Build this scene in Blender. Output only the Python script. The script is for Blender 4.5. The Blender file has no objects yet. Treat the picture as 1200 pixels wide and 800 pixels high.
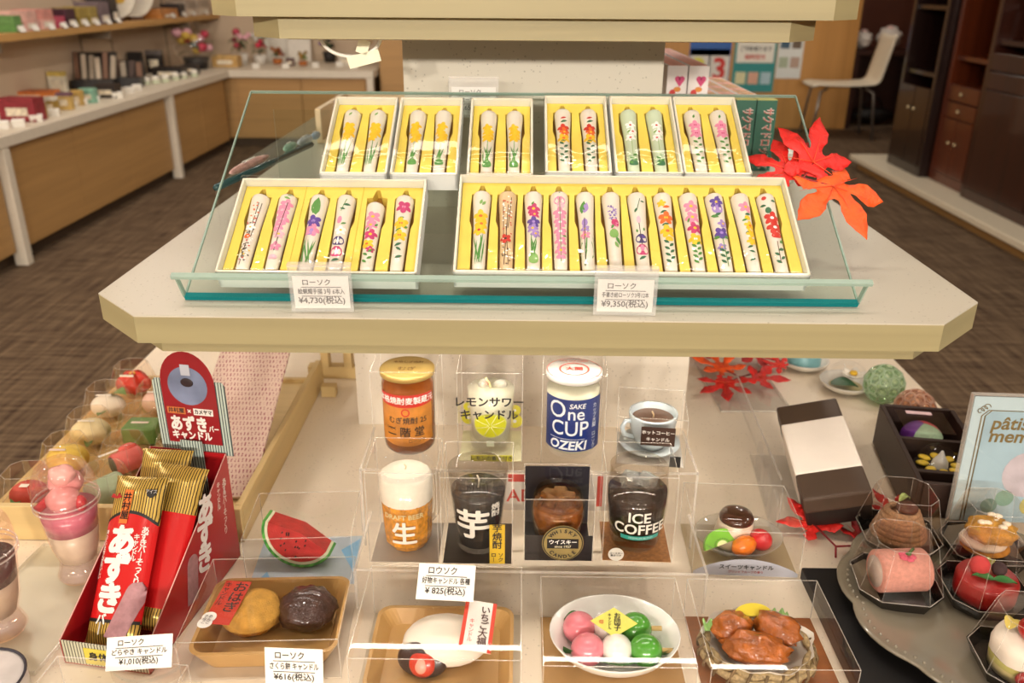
import bpy, bmesh, math, random
from mathutils import Matrix, Vector, noise
R = math.radians
PI = math.pi
SC = bpy.context.scene
COL = SC.collection
rnd = random.Random(7)

# ------------------------------------------------------------------ camera
CAM_H, F_PX = 1.25, 1000.0
PITCH, YAW, ROLL = R(22.7), R(0.57), R(0.4)
_F = Vector((-math.sin(YAW) * math.cos(PITCH), math.cos(YAW) * math.cos(PITCH), -math.sin(PITCH)))
_R0 = Vector((math.cos(YAW), math.sin(YAW), 0))
_U0 = _R0.cross(_F)
_R = _R0 * math.cos(ROLL) + _U0 * math.sin(ROLL)
_U = _U0 * math.cos(ROLL) - _R0 * math.sin(ROLL)
_C = Vector((0, 0, CAM_H))
cd = bpy.data.cameras.new('camera')
cam = bpy.data.objects.new('camera', cd)
COL.objects.link(cam)
mw = Matrix((_R, _U, -_F)).transposed().to_4x4()
mw.translation = _C
cam.matrix_world = mw
cd.sensor_width = 36.0
cd.lens = 36.0 * F_PX / 1200.0
cd.clip_start = 0.02
cd.clip_end = 60
cd.dof.use_dof = True
cd.dof.focus_distance = 0.80
cd.dof.aperture_fstop = 7.0
SC.camera = cam

def ray(px, py):
    return _F + _R * ((px - 600) / F_PX) - _U * ((py - 400) / F_PX)
def P(px, py, z):
    r = ray(px, py)
    return _C + r * ((z - CAM_H) / r.z)
def PY(px, py, y):
    r = ray(px, py)
    return _C + r * (y / r.y)

# ------------------------------------------------------------------ world, lights, exposure
w = bpy.data.worlds.new('world')
SC.world = w
w.use_nodes = True
w.node_tree.nodes['Background'].inputs[0].default_value = (1.0, 0.86, 0.70, 1)
w.node_tree.nodes['Background'].inputs[1].default_value = 0.12
SC.view_settings.view_transform = 'Standard'
SC.view_settings.look = 'None'
SC.view_settings.gamma = 1
SC.view_settings.exposure = -0.08
SC.cycles.max_bounces = 10
SC.cycles.transparent_max_bounces = 40
SC.cycles.diffuse_bounces = 3
SC.cycles.glossy_bounces = 4
SC.cycles.transmission_bounces = 6
SC.cycles.caustics_reflective = False
SC.cycles.caustics_refractive = False
SC.cycles.sample_clamp_indirect = 6
CEIL = 2.60
LAMPS = []   # recessed downlights: x, y, watts, diameter
for x in (-1.0, 0.0, 1.0):
    LAMPS.append((x, -1.0, 6, 0.20))
for x in (-0.48, 0.03, 0.5):
    LAMPS.append((x, 0.74, 4.5, 0.08))
for x in (-2.3, 2.3):
    for y in (-0.4, 1.2):
        LAMPS.append((x, y, 18, 0.20))
for x in (-2.0, -0.7, 0.7):
    for y in (2.8, 4.4, 6.0):
        LAMPS.append((x, y, 9, 0.14))
LAMPS += [(1.9, 5.0, 4, 0.14), (2.1, 7.1, 11, 0.14), (3.1, 7.6, 8, 0.14)]
SPOTS = [(x, -6.0, 125, 0.24) for x in (-2.2, -0.75, 0.75, 2.2)]   # unseen spotlights, added to throw frontal light under the shelves
AIM = Vector((0, 0.9, 0.72))
for i, (x, y, wt, d) in enumerate(LAMPS + SPOTS):
    l = bpy.data.lights.new('lamp', 'AREA')
    l.shape = 'DISK'
    l.size = d
    l.energy = wt
    l.color = (1.0, 0.90, 0.785)
    o = bpy.data.objects.new('lamp_beam', l)
    o.location = (x, y, CEIL - 0.012)
    if i >= len(LAMPS):
        o.location.z = CEIL - 0.22
        o.rotation_euler = (AIM - o.location).to_track_quat('-Z', 'Y').to_euler()
    COL.objects.link(o)

# ------------------------------------------------------------------ materials
def s2l(h):
    if isinstance(h, str):
        h = [int(h[i:i + 2], 16) / 255 for i in (0, 2, 4)]
    return tuple(c / 12.92 if c <= 0.04045 else ((c + 0.055) / 1.055) ** 2.4 for c in h)
_M = {}
def _new(name):
    m = bpy.data.materials.new(name)
    m.use_nodes = True
    nt = m.node_tree
    return m, nt, nt.nodes['Principled BSDF'], nt.nodes['Material Output']
def M(hx, rough=0.5, var=0.06, scale=40, spec=0.5, metal=0, coat=0, bump=0, sub=0, emit=0, bscale=None):
    """plain procedural material: base colour varied by a noise texture"""
    key = (hx, rough, var, scale, spec, metal, coat, bump, sub, emit, bscale)
    if key in _M:
        return _M[key]
    m, nt, b, out = _new('mat_' + str(hx))
    c = s2l(hx)
    n = nt.nodes.new('ShaderNodeTexNoise')
    tc = nt.nodes.new('ShaderNodeTexCoord')
    nt.links.new(tc.outputs['Object'], n.inputs['Vector'])
    n.inputs['Scale'].default_value = scale
    n.inputs['Detail'].default_value = 3
    r = nt.nodes.new('ShaderNodeValToRGB')
    r.color_ramp.elements[0].position = 0.3
    r.color_ramp.elements[1].position = 0.7
    r.color_ramp.elements[0].color = (*[x * (1 - var) for x in c], 1)
    r.color_ramp.elements[1].color = (*[min(1, x * (1 + var)) for x in c], 1)
    nt.links.new(n.outputs['Fac'], r.inputs['Fac'])
    nt.links.new(r.outputs['Color'], b.inputs['Base Color'])
    b.inputs['Roughness'].default_value = rough
    b.inputs['Specular IOR Level'].default_value = spec
    b.inputs['Metallic'].default_value = metal
    b.inputs['Coat Weight'].default_value = coat
    b.inputs['Coat Roughness'].default_value = 0.08
    if sub:
        b.inputs['Subsurface Weight'].default_value = sub
        b.inputs['Subsurface Radius'].default_value = (0.01, 0.006, 0.004)
        b.inputs['Subsurface Scale'].default_value = 0.5
    if emit:
        b.inputs['Emission Color'].default_value = (*c, 1)
        b.inputs['Emission Strength'].default_value = emit
    if bump:
        n2 = nt.nodes.new('ShaderNodeTexNoise')
        nt.links.new(tc.outputs['Object'], n2.inputs['Vector'])
        n2.inputs['Scale'].default_value = bscale or scale * 6
        n2.inputs['Detail'].default_value = 4
        bp = nt.nodes.new('ShaderNodeBump')
        bp.inputs['Strength'].default_value = bump
        bp.inputs['Distance'].default_value = 0.002
        nt.links.new(n2.outputs['Fac'], bp.inputs['Height'])
        nt.links.new(bp.outputs['Normal'], b.inputs['Normal'])
    _M[key] = m
    return m
def wood(hx, dark=0.8, axis=0, scale=1.0, rough=0.45, coat=0):
    """straight grained wood, grain running along the given axis"""
    key = ('wood', hx, dark, axis, scale, rough, coat)
    if key in _M:
        return _M[key]
    m, nt, b, out = _new('wood_' + hx)
    tc = nt.nodes.new('ShaderNodeTexCoord')
    mp = nt.nodes.new('ShaderNodeMapping')
    s = [60 * scale] * 3
    s[axis] = 2.2 * scale
    mp.inputs['Scale'].default_value = s
    nt.links.new(tc.outputs['Object'], mp.inputs['Vector'])
    n = nt.nodes.new('ShaderNodeTexNoise')
    n.inputs['Scale'].default_value = 1.0
    n.inputs['Detail'].default_value = 5
    n.inputs['Distortion'].default_value = 0.6
    nt.links.new(mp.outputs['Vector'], n.inputs['Vector'])
    r = nt.nodes.new('ShaderNodeValToRGB')
    c = s2l(hx)
    r.color_ramp.elements[0].position = 0.32
    r.color_ramp.elements[1].position = 0.62
    r.color_ramp.elements[0].color = (*[x * dark for x in c], 1)
    r.color_ramp.elements[1].color = (*c, 1)
    nt.links.new(n.outputs['Fac'], r.inputs['Fac'])
    nt.links.new(r.outputs['Color'], b.inputs['Base Color'])
    b.inputs['Roughness'].default_value = rough
    b.inputs['Coat Weight'].default_value = coat
    _M[key] = m
    return m
def speckle(hx, dot='a89e88', rough=0.35):
    """laminate with tiny fleck pattern"""
    key = ('speckle', hx, dot, rough)
    if key in _M:
        return _M[key]
    m, nt, b, out = _new('laminate_' + hx)
    tc = nt.nodes.new('ShaderNodeTexCoord')
    v = nt.nodes.new('ShaderNodeTexVoronoi')
    v.inputs['Scale'].default_value = 170
    nt.links.new(tc.outputs['Object'], v.inputs['Vector'])
    n = nt.nodes.new('ShaderNodeTexNoise')
    n.inputs['Scale'].default_value = 30
    nt.links.new(tc.outputs['Object'], n.inputs['Vector'])
    a = nt.nodes.new('ShaderNodeMath')
    a.operation = 'MULTIPLY'
    a.inputs[1].default_value = 0.27
    nt.links.new(n.outputs['Fac'], a.inputs[0])
    l = nt.nodes.new('ShaderNodeMath')
    l.operation = 'LESS_THAN'
    nt.links.new(v.outputs['Distance'], l.inputs[0])
    nt.links.new(a.outputs[0], l.inputs[1])
    mx = nt.nodes.new('ShaderNodeMix')
    mx.data_type = 'RGBA'
    mx.inputs['A'].default_value = (*s2l(hx), 1)
    mx.inputs['B'].default_value = (*s2l(dot), 1)
    f2 = nt.nodes.new('ShaderNodeMath')
    f2.operation = 'MULTIPLY'
    f2.inputs[1].default_value = 0.45
    nt.links.new(l.outputs[0], f2.inputs[0])
    nt.links.new(f2.outputs[0], mx.inputs['Factor'])
    nt.links.new(mx.outputs['Result'], b.inputs['Base Color'])
    b.inputs['Roughness'].default_value = rough
    _M[key] = m
    return m
def clear(tint='ffffff', refl=0.16, rough=0.03, haze=0.0, hazecol='ffffff', wave=0.0, wscale=30):
    """thin transparent sheet (plastic, film, glass pane): transparent body plus grazing-angle gloss"""
    key = ('clear', tint, refl, rough, haze, hazecol, wave, wscale)
    if key in _M:
        return _M[key]
    m, nt, b, out = _new('clear_' + tint)
    nt.nodes.remove(b)
    t = nt.nodes.new('ShaderNodeBsdfTransparent')
    t.inputs[0].default_value = (*s2l(tint), 1)
    g = nt.nodes.new('ShaderNodeBsdfGlossy')
    g.inputs['Roughness'].default_value = rough
    g.inputs['Color'].default_value = (1, 1, 1, 1)
    fr = nt.nodes.new('ShaderNodeLayerWeight')
    fr.inputs['Blend'].default_value = 0.25
    ma = nt.nodes.new('ShaderNodeMath')
    ma.operation = 'MULTIPLY_ADD'
    ma.inputs[1].default_value = 0.18
    ma.inputs[2].default_value = refl * 0.14
    nt.links.new(fr.outputs['Fresnel'], ma.inputs[0])
    mi = nt.nodes.new('ShaderNodeMixShader')
    nt.links.new(ma.outputs[0], mi.inputs[0])
    nt.links.new(t.outputs[0], mi.inputs[1])
    nt.links.new(g.outputs[0], mi.inputs[2])
    last = mi
    if wave:
        tc = nt.nodes.new('ShaderNodeTexCoord')
        n = nt.nodes.new('ShaderNodeTexNoise')
        n.inputs['Scale'].default_value = wscale
        n.inputs['Detail'].default_value = 1.5
        nt.links.new(tc.outputs['Object'], n.inputs['Vector'])
        bp = nt.nodes.new('ShaderNodeBump')
        bp.inputs['Strength'].default_value = wave
        bp.inputs['Distance'].default_value = 0.006
        nt.links.new(n.outputs['Fac'], bp.inputs['Height'])
        nt.links.new(bp.outputs['Normal'], g.inputs['Normal'])
    if haze:
        d = nt.nodes.new('ShaderNodeBsdfDiffuse')
        d.inputs[0].default_value = (*s2l(hazecol), 1)
        m2 = nt.nodes.new('ShaderNodeMixShader')
        m2.inputs[0].default_value = haze
        nt.links.new(mi.outputs[0], m2.inputs[1])
        nt.links.new(d.outputs[0], m2.inputs[2])
        last = m2
    nt.links.new(last.outputs[0], out.inputs['Surface'])
    _M[key] = m
    return m
def stripes(a, b_, n=40.0, axis=0, duty=0.5, rough=0.4, metal=0, wob=0.0):
    """two-colour printed stripes in object space"""
    key = ('stripes', a, b_, n, axis, duty, rough, metal, wob)
    if key in _M:
        return _M[key]
    m, nt, b, out = _new('stripes_' + a)
    tc = nt.nodes.new('ShaderNodeTexCoord')
    sp = nt.nodes.new('ShaderNodeSeparateXYZ')
    nt.links.new(tc.outputs['Object'], sp.inputs[0])
    src = sp.outputs[axis]
    if wob:
        nz = nt.nodes.new('ShaderNodeTexNoise')
        nz.inputs['Scale'].default_value = 60
        nt.links.new(tc.outputs['Object'], nz.inputs['Vector'])
        ad = nt.nodes.new('ShaderNodeMath')
        ad.operation = 'MULTIPLY_ADD'
        ad.inputs[1].default_value = wob
        nt.links.new(nz.outputs['Fac'], ad.inputs[0])
        nt.links.new(src, ad.inputs[2])
        src = ad.outputs[0]
    mu = nt.nodes.new('ShaderNodeMath')
    mu.operation = 'MULTIPLY'
    mu.inputs[1].default_value = n
    nt.links.new(src, mu.inputs[0])
    fr = nt.nodes.new('ShaderNodeMath')
    fr.operation = 'FRACT'
    nt.links.new(mu.outputs[0], fr.inputs[0])
    lt = nt.nodes.new('ShaderNodeMath')
    lt.operation = 'LESS_THAN'
    lt.inputs[1].default_value = duty
    nt.links.new(fr.outputs[0], lt.inputs[0])
    mx = nt.nodes.new('ShaderNodeMix')
    mx.data_type = 'RGBA'
    mx.inputs['A'].default_value = (*s2l(a), 1)
    mx.inputs['B'].default_value = (*s2l(b_), 1)
    nt.links.new(lt.outputs[0], mx.inputs['Factor'])
    nt.links.new(mx.outputs['Result'], b.inputs['Base Color'])
    b.inputs['Roughness'].default_value = rough
    b.inputs['Metallic'].default_value = metal
    _M[key] = m
    return m
def carpet_mat():
    m, nt, b, out = _new('carpet')
    tc = nt.nodes.new('ShaderNodeTexCoord')
    prev = None
    for k, (sx, sy, rot) in enumerate(((4, 62, 0.0), (62, 4, 0.0))):
        mp = nt.nodes.new('ShaderNodeMapping')
        mp.inputs['Scale'].default_value = (sx, sy, 1)
        nt.links.new(tc.outputs['Object'], mp.inputs['Vector'])
        n = nt.nodes.new('ShaderNodeTexNoise')
        n.inputs['Scale'].default_value = 1.0
        n.inputs['Detail'].default_value = 3
        nt.links.new(mp.outputs['Vector'], n.inputs['Vector'])
        if prev is None:
            prev = n
        else:
            a = nt.nodes.new('ShaderNodeMath')
            a.operation = 'ADD'
            nt.links.new(prev.outputs['Fac'], a.inputs[0])
            nt.links.new(n.outputs['Fac'], a.inputs[1])
            h = nt.nodes.new('ShaderNodeMath')
            h.operation = 'MULTIPLY'
            h.inputs[1].default_value = 0.5
            nt.links.new(a.outputs[0], h.inputs[0])
            r = nt.nodes.new('ShaderNodeValToRGB')
            r.color_ramp.elements[0].position = 0.36
            r.color_ramp.elements[1].position = 0.64
            r.color_ramp.elements[0].color = (*s2l('43342a'), 1)
            r.color_ramp.elements[1].color = (*s2l('7c6852'), 1)
            nt.links.new(h.outputs[0], r.inputs['Fac'])
            nt.links.new(r.outputs['Color'], b.inputs['Base Color'])
            bp = nt.nodes.new('ShaderNodeBump')
            bp.inputs['Strength'].default_value = 0.5
            bp.inputs['Distance'].default_value = 0.004
            nt.links.new(h.outputs[0], bp.inputs['Height'])
            nt.links.new(bp.outputs['Normal'], b.inputs['Normal'])
    b.inputs['Roughness'].default_value = 0.95
    b.inputs['Specular IOR Level'].default_value = 0.1
    return m

# ------------------------------------------------------------------ mesh building
class MB:
    """collects faces with material slots; build() links them as one mesh object"""
    def __init__(self):
        self.v, self.f, self.mi, self.sm = [], [], [], []
        self.T = Matrix.Identity(4)
        self.mats = []
    def at(self, loc=(0, 0, 0), rot=(0, 0, 0), scale=(1, 1, 1)):
        from mathutils import Euler
        self.T = Matrix.LocRotScale(Vector(loc), Euler(rot), Vector(scale))
        return self
    def slot(self, m):
        if m not in self.mats:
            self.mats.append(m)
        return self.mats.index(m)
    def add(self, vs, fs, m, smooth=False):
        o = len(self.v)
        self.v += [tuple(self.T @ Vector(p)) for p in vs]
        k = self.slot(m)
        for f in fs:
            self.f.append(tuple(i + o for i in f))
            self.mi.append(k)
            self.sm.append(smooth)
        return self
    def box(self, x0, x1, y0, y1, z0, z1, m, skip=''):
        vs = [(x0, y0, z0), (x1, y0, z0), (x1, y1, z0), (x0, y1, z0), (x0, y0, z1), (x1, y0, z1), (x1, y1, z1), (x0, y1, z1)]
        fs = {'b': (0, 3, 2, 1), 't': (4, 5, 6, 7), 'f': (0, 1, 5, 4), 'k': (2, 3, 7, 6), 'l': (3, 0, 4, 7), 'r': (1, 2, 6, 5)}
        return self.add(vs, [v for k, v in fs.items() if k not in skip], m)
    def prism(self, pts, z0, z1, m, side=None, top=True, bot=True, taper=None):
        n = len(pts)
        up = taper or pts
        vs = [(x, y, z0) for x, y in pts] + [(x, y, z1) for x, y in up]
        self.add(vs, [(i, (i + 1) % n, n + (i + 1) % n, n + i) for i in range(n)], side or m)
        if top:
            self.add([(x, y, z1) for x, y in up], [tuple(range(n))], m)
        if bot:
            self.add([(x, y, z0) for x, y in pts], [tuple(range(n - 1, -1, -1))], m)
        return self
    def lathe(self, prof, m, n=28, sx=1, sy=1, a0=0, a1=2 * PI, smooth=True, wob=None):
        full = abs(a1 - a0 - 2 * PI) < 1e-6
        k = n if full else n + 1
        vs = []
        for (r, z) in prof:
            for i in range(k):
                a = a0 + (a1 - a0) * i / n
                rr = r * (wob(a, z) if wob else 1)
                vs.append((rr * math.cos(a) * sx, rr * math.sin(a) * sy, z))
        fs = []
        for j in range(len(prof) - 1):
            for i in range(n):
                b = (i + 1) % k
                fs.append((j * k + i, j * k + b, (j + 1) * k + b, (j + 1) * k + i))
        return self.add(vs, fs, m, smooth)
    def disc(self, r, z, m, n=28, sx=1, sy=1, c=(0, 0)):
        return self.add([(c[0] + r * math.cos(2 * PI * i / n) * sx, c[1] + r * math.sin(2 * PI * i / n) * sy, z) for i in range(n)], [tuple(range(n))], m)
    def tube(self, pts, r, m, n=8, closed=False):
        pts = [Vector(p) for p in pts]
        k = len(pts)
        rs = r if isinstance(r, (list, tuple)) else [r] * k
        vs, ref = [], None
        for i, p in enumerate(pts):
            if closed:
                d = pts[(i + 1) % k] - pts[i - 1]
            else:
                d = pts[min(i + 1, k - 1)] - pts[max(i - 1, 0)]
            d.normalize()
            if ref is None:
                ref = Vector((0, 0, 1)) if abs(d.z) < 0.9 else Vector((1, 0, 0))
            u = d.cross(ref).normalized()
            v = u.cross(d).normalized()
            ref = v
            for j in range(n):
                a = 2 * PI * j / n
                vs.append(p + (u * math.cos(a) + v * math.sin(a)) * rs[i])
        fs = []
        for i in range(k if closed else k - 1):
            for j in range(n):
                a, b = i * n, ((i + 1) % k) * n
                fs.append((a + j, a + (j + 1) % n, b + (j + 1) % n, b + j))
        if not closed:
            fs += [tuple(range(n - 1, -1, -1)), tuple((k - 1) * n + j for j in range(n))]
        return self.add(vs, fs, m, True)
    def ell(self, c, r, m, nu=20, nv=12, amp=0, freq=1, seed=0, fn=None):
        if not isinstance(r, (list, tuple)):
            r = (r, r, r)
        vs = []
        for j in range(nv + 1):
            th = PI * j / nv
            for i in range(nu):
                a = 2 * PI * i / nu
                d = Vector((math.sin(th) * math.cos(a), math.sin(th) * math.sin(a), math.cos(th)))
                k = 1.0
                if amp:
                    k += amp * noise.noise(d * freq + Vector((seed * 7.3, seed, 0)))
                if fn:
                    k *= fn(a, th)
                vs.append((c[0] + d.x * r[0] * k, c[1] + d.y * r[1] * k, c[2] + d.z * r[2] * k))
        fs = []
        for j in range(nv):
            for i in range(nu):
                b = (i + 1) % nu
                fs.append((j * nu + i, (j + 1) * nu + i, (j + 1) * nu + b, j * nu + b))
        return self.add(vs, fs, m, True)
    def grid(self, fn, nu, nv, m, smooth=True, thick=0):
        vs = [fn(i / nu, j / nv) for j in range(nv + 1) for i in range(nu + 1)]
        fs = [(j * (nu + 1) + i, j * (nu + 1) + i + 1, (j + 1) * (nu + 1) + i + 1, (j + 1) * (nu + 1) + i) for j in range(nv) for i in range(nu)]
        return self.add(vs, fs, m, smooth)
    def build(self, name, parent=None, bevel=0, seg=1, solid=0):
        me = bpy.data.meshes.new(name)
        me.from_pydata(self.v, [], self.f)
        for m in self.mats:
            me.materials.append(m)
        for p, k, s in zip(me.polygons, self.mi, self.sm):
            p.material_index = k
            p.use_smooth = s
        if bevel or solid:
            bm = bmesh.new()
            bm.from_mesh(me)
            bmesh.ops.remove_doubles(bm, verts=bm.verts, dist=1e-6)
            if bevel:
                bmesh.ops.bevel(bm, geom=[e for e in bm.edges if e.is_manifold and e.calc_face_angle(0) > 0.5], offset=bevel, segments=seg, profile=0.6, affect='EDGES', clamp_overlap=True)
            bm.to_mesh(me)
            bm.free()
        me.validate()
        me.update()
        o = bpy.data.objects.new(name, me)
        COL.objects.link(o)
        if solid:
            s = o.modifiers.new('thickness', 'SOLIDIFY')
            s.thickness = solid
            s.offset = -1
        if parent:
            o.parent = parent
        return o

def tag(o, label, cat=None, group=None):
    o['label'] = label
    if cat:
        o['category'] = cat
    if group:
        o['group'] = group
    return o
def thing(name, label, cat, loc=(0, 0, 0), rot=0, group=None):
    o = bpy.data.objects.new(name, None)
    COL.objects.link(o)
    o.empty_display_size = 0.02
    o.location = loc
    o.rotation_euler = rot if isinstance(rot, (tuple, list)) else (0, 0, rot)
    return tag(o, label, cat, group)
def struct(o):
    o['kind'] = 'structure'
    return o
TEXTS = []
UP = Matrix.Rotation(R(90), 4, 'X')          # text standing up, facing -Y
def text(s, size, m, parent, mtx, bold=0.0, align='CENTER', gap=1.0, bend=None, post=None, xs=1.0, shear=0, name='lettering', depth=0.0, fit=None):
    dx = 0.0
    if bend or post:
        dx = mtx.translation.x
        mtx = mtx.copy()
        mtx.translation.x = 0
    cu = bpy.data.curves.new('lettering', 'FONT')
    cu.body = s
    cu.size = size
    cu.align_x = align
    cu.align_y = 'CENTER'
    cjk = any(ord(c) > 255 for c in s)
    cu.offset = 0.0 if cjk else min(bold, 0.03) * size
    heavy = bold * size * 0.8 if cjk and bold >= 0.015 else 0
    cu.space_line = gap
    cu.shear = shear
    cu.resolution_u = 3
    cu.extrude = depth
    cu.materials.append(m)
    o = bpy.data.objects.new(name, cu)
    COL.objects.link(o)
    TEXTS.append((o, parent, mtx, bend, post, xs, m, name, dx, fit, heavy))
    return o
def T(x, y, z, m=None):
    t = Matrix.Translation((x, y, z))
    return t @ m if m is not None else t
def flush_texts():
    bpy.context.view_layer.update()
    dg = bpy.context.evaluated_depsgraph_get()
    for (o, parent, mtx, bend, post, xs, m, name, dx, fit, heavy) in TEXTS:
        me = bpy.data.meshes.new_from_object(o.evaluated_get(dg))
        if heavy and len(me.polygons):
            vs = [v.co.copy() for v in me.vertices]
            ps = [tuple(p.vertices) for p in me.polygons]
            nv, nf = [], []
            for k in range(6):
                d = Vector((math.cos(k * PI / 3) * heavy, math.sin(k * PI / 3) * heavy, 0.0000015 * k))
                nf += [tuple(i + len(nv) for i in p) for p in ps]
                nv += [v + d for v in vs]
            me = bpy.data.meshes.new('lettering')
            me.from_pydata(nv, [], nf)
        if fit and len(me.vertices):
            ww = max(v.co.x for v in me.vertices) - min(v.co.x for v in me.vertices)
            xs = min(xs, fit / max(ww, 1e-6))
        if (bend or post) and len(me.polygons):
            bm = bmesh.new()
            bm.from_mesh(me)
            bmesh.ops.triangulate(bm, faces=bm.faces[:])
            for _ in range(4):
                es = [e for e in bm.edges if abs(e.verts[0].co.x - e.verts[1].co.x) > 0.0022]
                if not es:
                    break
                bmesh.ops.subdivide_edges(bm, edges=es, cuts=1)
                bmesh.ops.triangulate(bm, faces=[f for f in bm.faces if len(f.verts) > 3])
            bm.to_mesh(me)
            bm.free()
        for v in me.vertices:
            x, y, z = v.co
            x = x * xs + dx
            if bend:
                v.co = ((bend + z) * math.sin(x / bend), -(bend + z) * math.cos(x / bend), y)
            else:
                v.co = (x, y, z)
        if post:
            for v in me.vertices:
                v.co = post(v.co)
        me.transform(mtx)
        me.materials.clear()
        me.materials.append(m)
        n = bpy.data.objects.new(name, me)
        COL.objects.link(n)
        n.parent = parent
        cu = o.data
        bpy.data.objects.remove(o)
        bpy.data.curves.remove(cu)
def rrect(w, d, r, n=5, cx=0, cy=0):
    out = []
    for (sx, sy, a0) in ((1, 1, 0), (-1, 1, 90), (-1, -1, 180), (1, -1, 270)):
        for i in range(n + 1):
            a = R(a0 + 90 * i / n)
            out.append((cx + sx * (w / 2 - r) + r * math.cos(a), cy + sy * (d / 2 - r) + r * math.sin(a)))
    return out
def chamf(x0, x1, y0, y1, c):
    return [(x0 + c, y0), (x1 - c, y0), (x1, y0 + c), (x1, y1 - c), (x1 - c, y1), (x0 + c, y1), (x0, y1 - c), (x0, y0 + c)]
BLK, WHT, INK = M('171412', 0.5), M('f4f1ea', 0.5, 0.02), M('2a2624', 0.6)
CLEAR = clear('ffffff', 0.16)
EDGE = clear('ffffff', 0.5, 0.12, haze=0.22, hazecol='fff8ee')

# ================================================================== the shop
ZS, ZT = 0.985, 0.67
PALE = wood('a39870', 0.88, 0, 1.0, 0.45)
PALEY = wood('a39870', 0.88, 1, 1.0, 0.45)
LAM = speckle('c9c2b2', '8f8674')
WL = M('cbb59c', 0.85, 0.03, 3)
b = MB().box(-3.04, 4.6, -8.0, 9.4, -0.05, 0, carpet_mat())
tag(struct(b.build('floor')), 'dark brown woven carpet floor of the shop')
b = MB().box(-3.04, 4.6, -8.0, 9.4, CEIL, CEIL + 0.05, M('e9e2d4', 0.9))
tag(struct(b.build('ceiling')), 'plain off white shop ceiling above the frame')
wl = tag(struct(MB().box(-3.04, -2.94, -8.0, 8.2, 0, CEIL, WL).build('wall_left')), 'cream wall behind the left product counter')
for y in (4.12, 4.66, 4.82, 5.95, 6.4, 7.4):
    MB().box(-2.94, -2.936, y, y + 0.016, 0.6, 2.0, M('8d7c68', 0.7)).build('panel_seam', wl)
tag(struct(MB().box(-2.94, 0.7, 8.1, 8.2, 0, CEIL, WL).build('wall_back')), 'cream wall behind the far counter')
tag(struct(MB().box(4.5, 4.6, -8.0, 9.4, 0, CEIL, M('6b3a22', 0.6, 0.1, 4)).build('wall_right')), 'dark brown wall on the altar side')
tag(struct(MB().box(-3.04, 4.6, -8.0, -7.9, 0, CEIL, WL).build('wall_front')), 'cream wall behind the viewer')
tag(struct(MB().box(0.7, 4.5, 9.3, 9.4, 0, CEIL, M('5d2f1c', 0.6, 0.1, 4)).build('wall_far')), 'reddish brown wall behind the white chair')
for i, (x, y, wt, d) in enumerate(LAMPS):
    t = thing('downlight', 'round recessed ceiling downlight above the shop floor', 'light', (x, y, CEIL), 0, 'ceiling downlights')
    MB().lathe([(d / 2 + 0.004, -0.001), (d / 2 + 0.02, -0.006), (d / 2 + 0.02, 0.0)], WHT, 24).build('trim_ring', t)
for i, (x, y, wt, d) in enumerate(SPOTS):
    t = thing('added_spotlight', 'unseen white spotlight added to light the candle display from the front', 'light', (x, y, CEIL), 0, 'added frontal spotlights')
    MB().box(-0.02, 0.02, -0.08, 0.08, -0.025, -0.001, WHT).tube([(0, 0, -0.02), (0, -0.05, -0.14)], 0.012, WHT, 8).build('bracket', t)
    p = Vector((x, y, CEIL - 0.22))
    dr = (AIM - p).normalized()
    b = MB(); b.T = T(0, 0, -0.22) @ dr.to_track_quat('Z', 'Y').to_matrix().to_4x4()
    b.lathe([(d / 2 + 0.012, 0.02), (d / 2 + 0.012, -0.01), (d / 2 - 0.02, -0.14), (0.0001, -0.15)], WHT, 24).build('lamp_head', t)

# ------------------------------------------------------------------ display gondola
g = thing('display_gondola', 'tiered pale wood display stand with speckled chamfered shelves on a centre post', 'display stand', (0, 0, 0))
def slab(name, x0, x1, y0, y1, c, z0, z1, top):
    pts = chamf(x0, x1, y0, y1, c)
    o = MB().prism(pts, z1 - 0.0012, z1, top, top, True, False).build(name, g)
    n = len(pts)
    for i in range(n):
        (xa, ya), (xb, yb) = pts[i], pts[(i + 1) % n]
        L = math.hypot(xb - xa, yb - ya)
        e = MB().box(-L / 2, L / 2, 0, 0.012, z0, z1 - 0.0012, PALE).build('edge_band', o)
        e.location = ((xa + xb) / 2, (ya + yb) / 2, 0)
        e.rotation_euler = (0, 0, math.atan2(yb - ya, xb - xa))
    inner = chamf(x0 + 0.01, x1 - 0.01, y0 + 0.01, y1 - 0.01, c - 0.004)
    MB().prism(inner, z0, z1 - 0.0013, M('b5a684', 0.6)).build('core_board', o)
    return o
slab('middle_shelf', -0.389, 0.418, 0.682, 1.82, 0.056, ZS - 0.0255, ZS, LAM)
slab('middle_shelf_underboard', -0.372, 0.401, 0.690, 1.80, 0.056, ZS - 0.0365, ZS - 0.026, PALE)
slab('upper_shelf', -0.302, 0.322, 0.85, 1.65, 0.034, 1.2208, 1.256, LAM)
slab('upper_shelf_underboard', -0.268, 0.288, 0.866, 1.634, 0.034, 1.2005, 1.2203, PALE)
MB().box(-0.145, 0.170, 1.08, 1.42, ZS, 1.2, speckle('d6d0c0', '6e6656', 0.6)).build('upper_post', g)
MB().box(-0.228, 0.233, 1.075, 1.425, ZT, ZS - 0.037, speckle('dcd2c2', '857a68', 0.6)).build('lower_post', g)
tt = MB().prism(chamf(-0.626, 0.632, 0.43, 2.07, 0.05), ZT - 0.03, ZT, speckle('f0e1ca', 'b09e88', 0.35), PALE).build('table_top', g)
MB().box(-0.55, 0.56, 0.52, 1.98, 0.08, ZT - 0.03, PALEY).build('cabinet_base', g)
MB().box(-0.54, 0.52, 0.56, 1.94, 0.0, 0.08, M('5b4a38', 0.7)).build('plinth', g)
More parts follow.
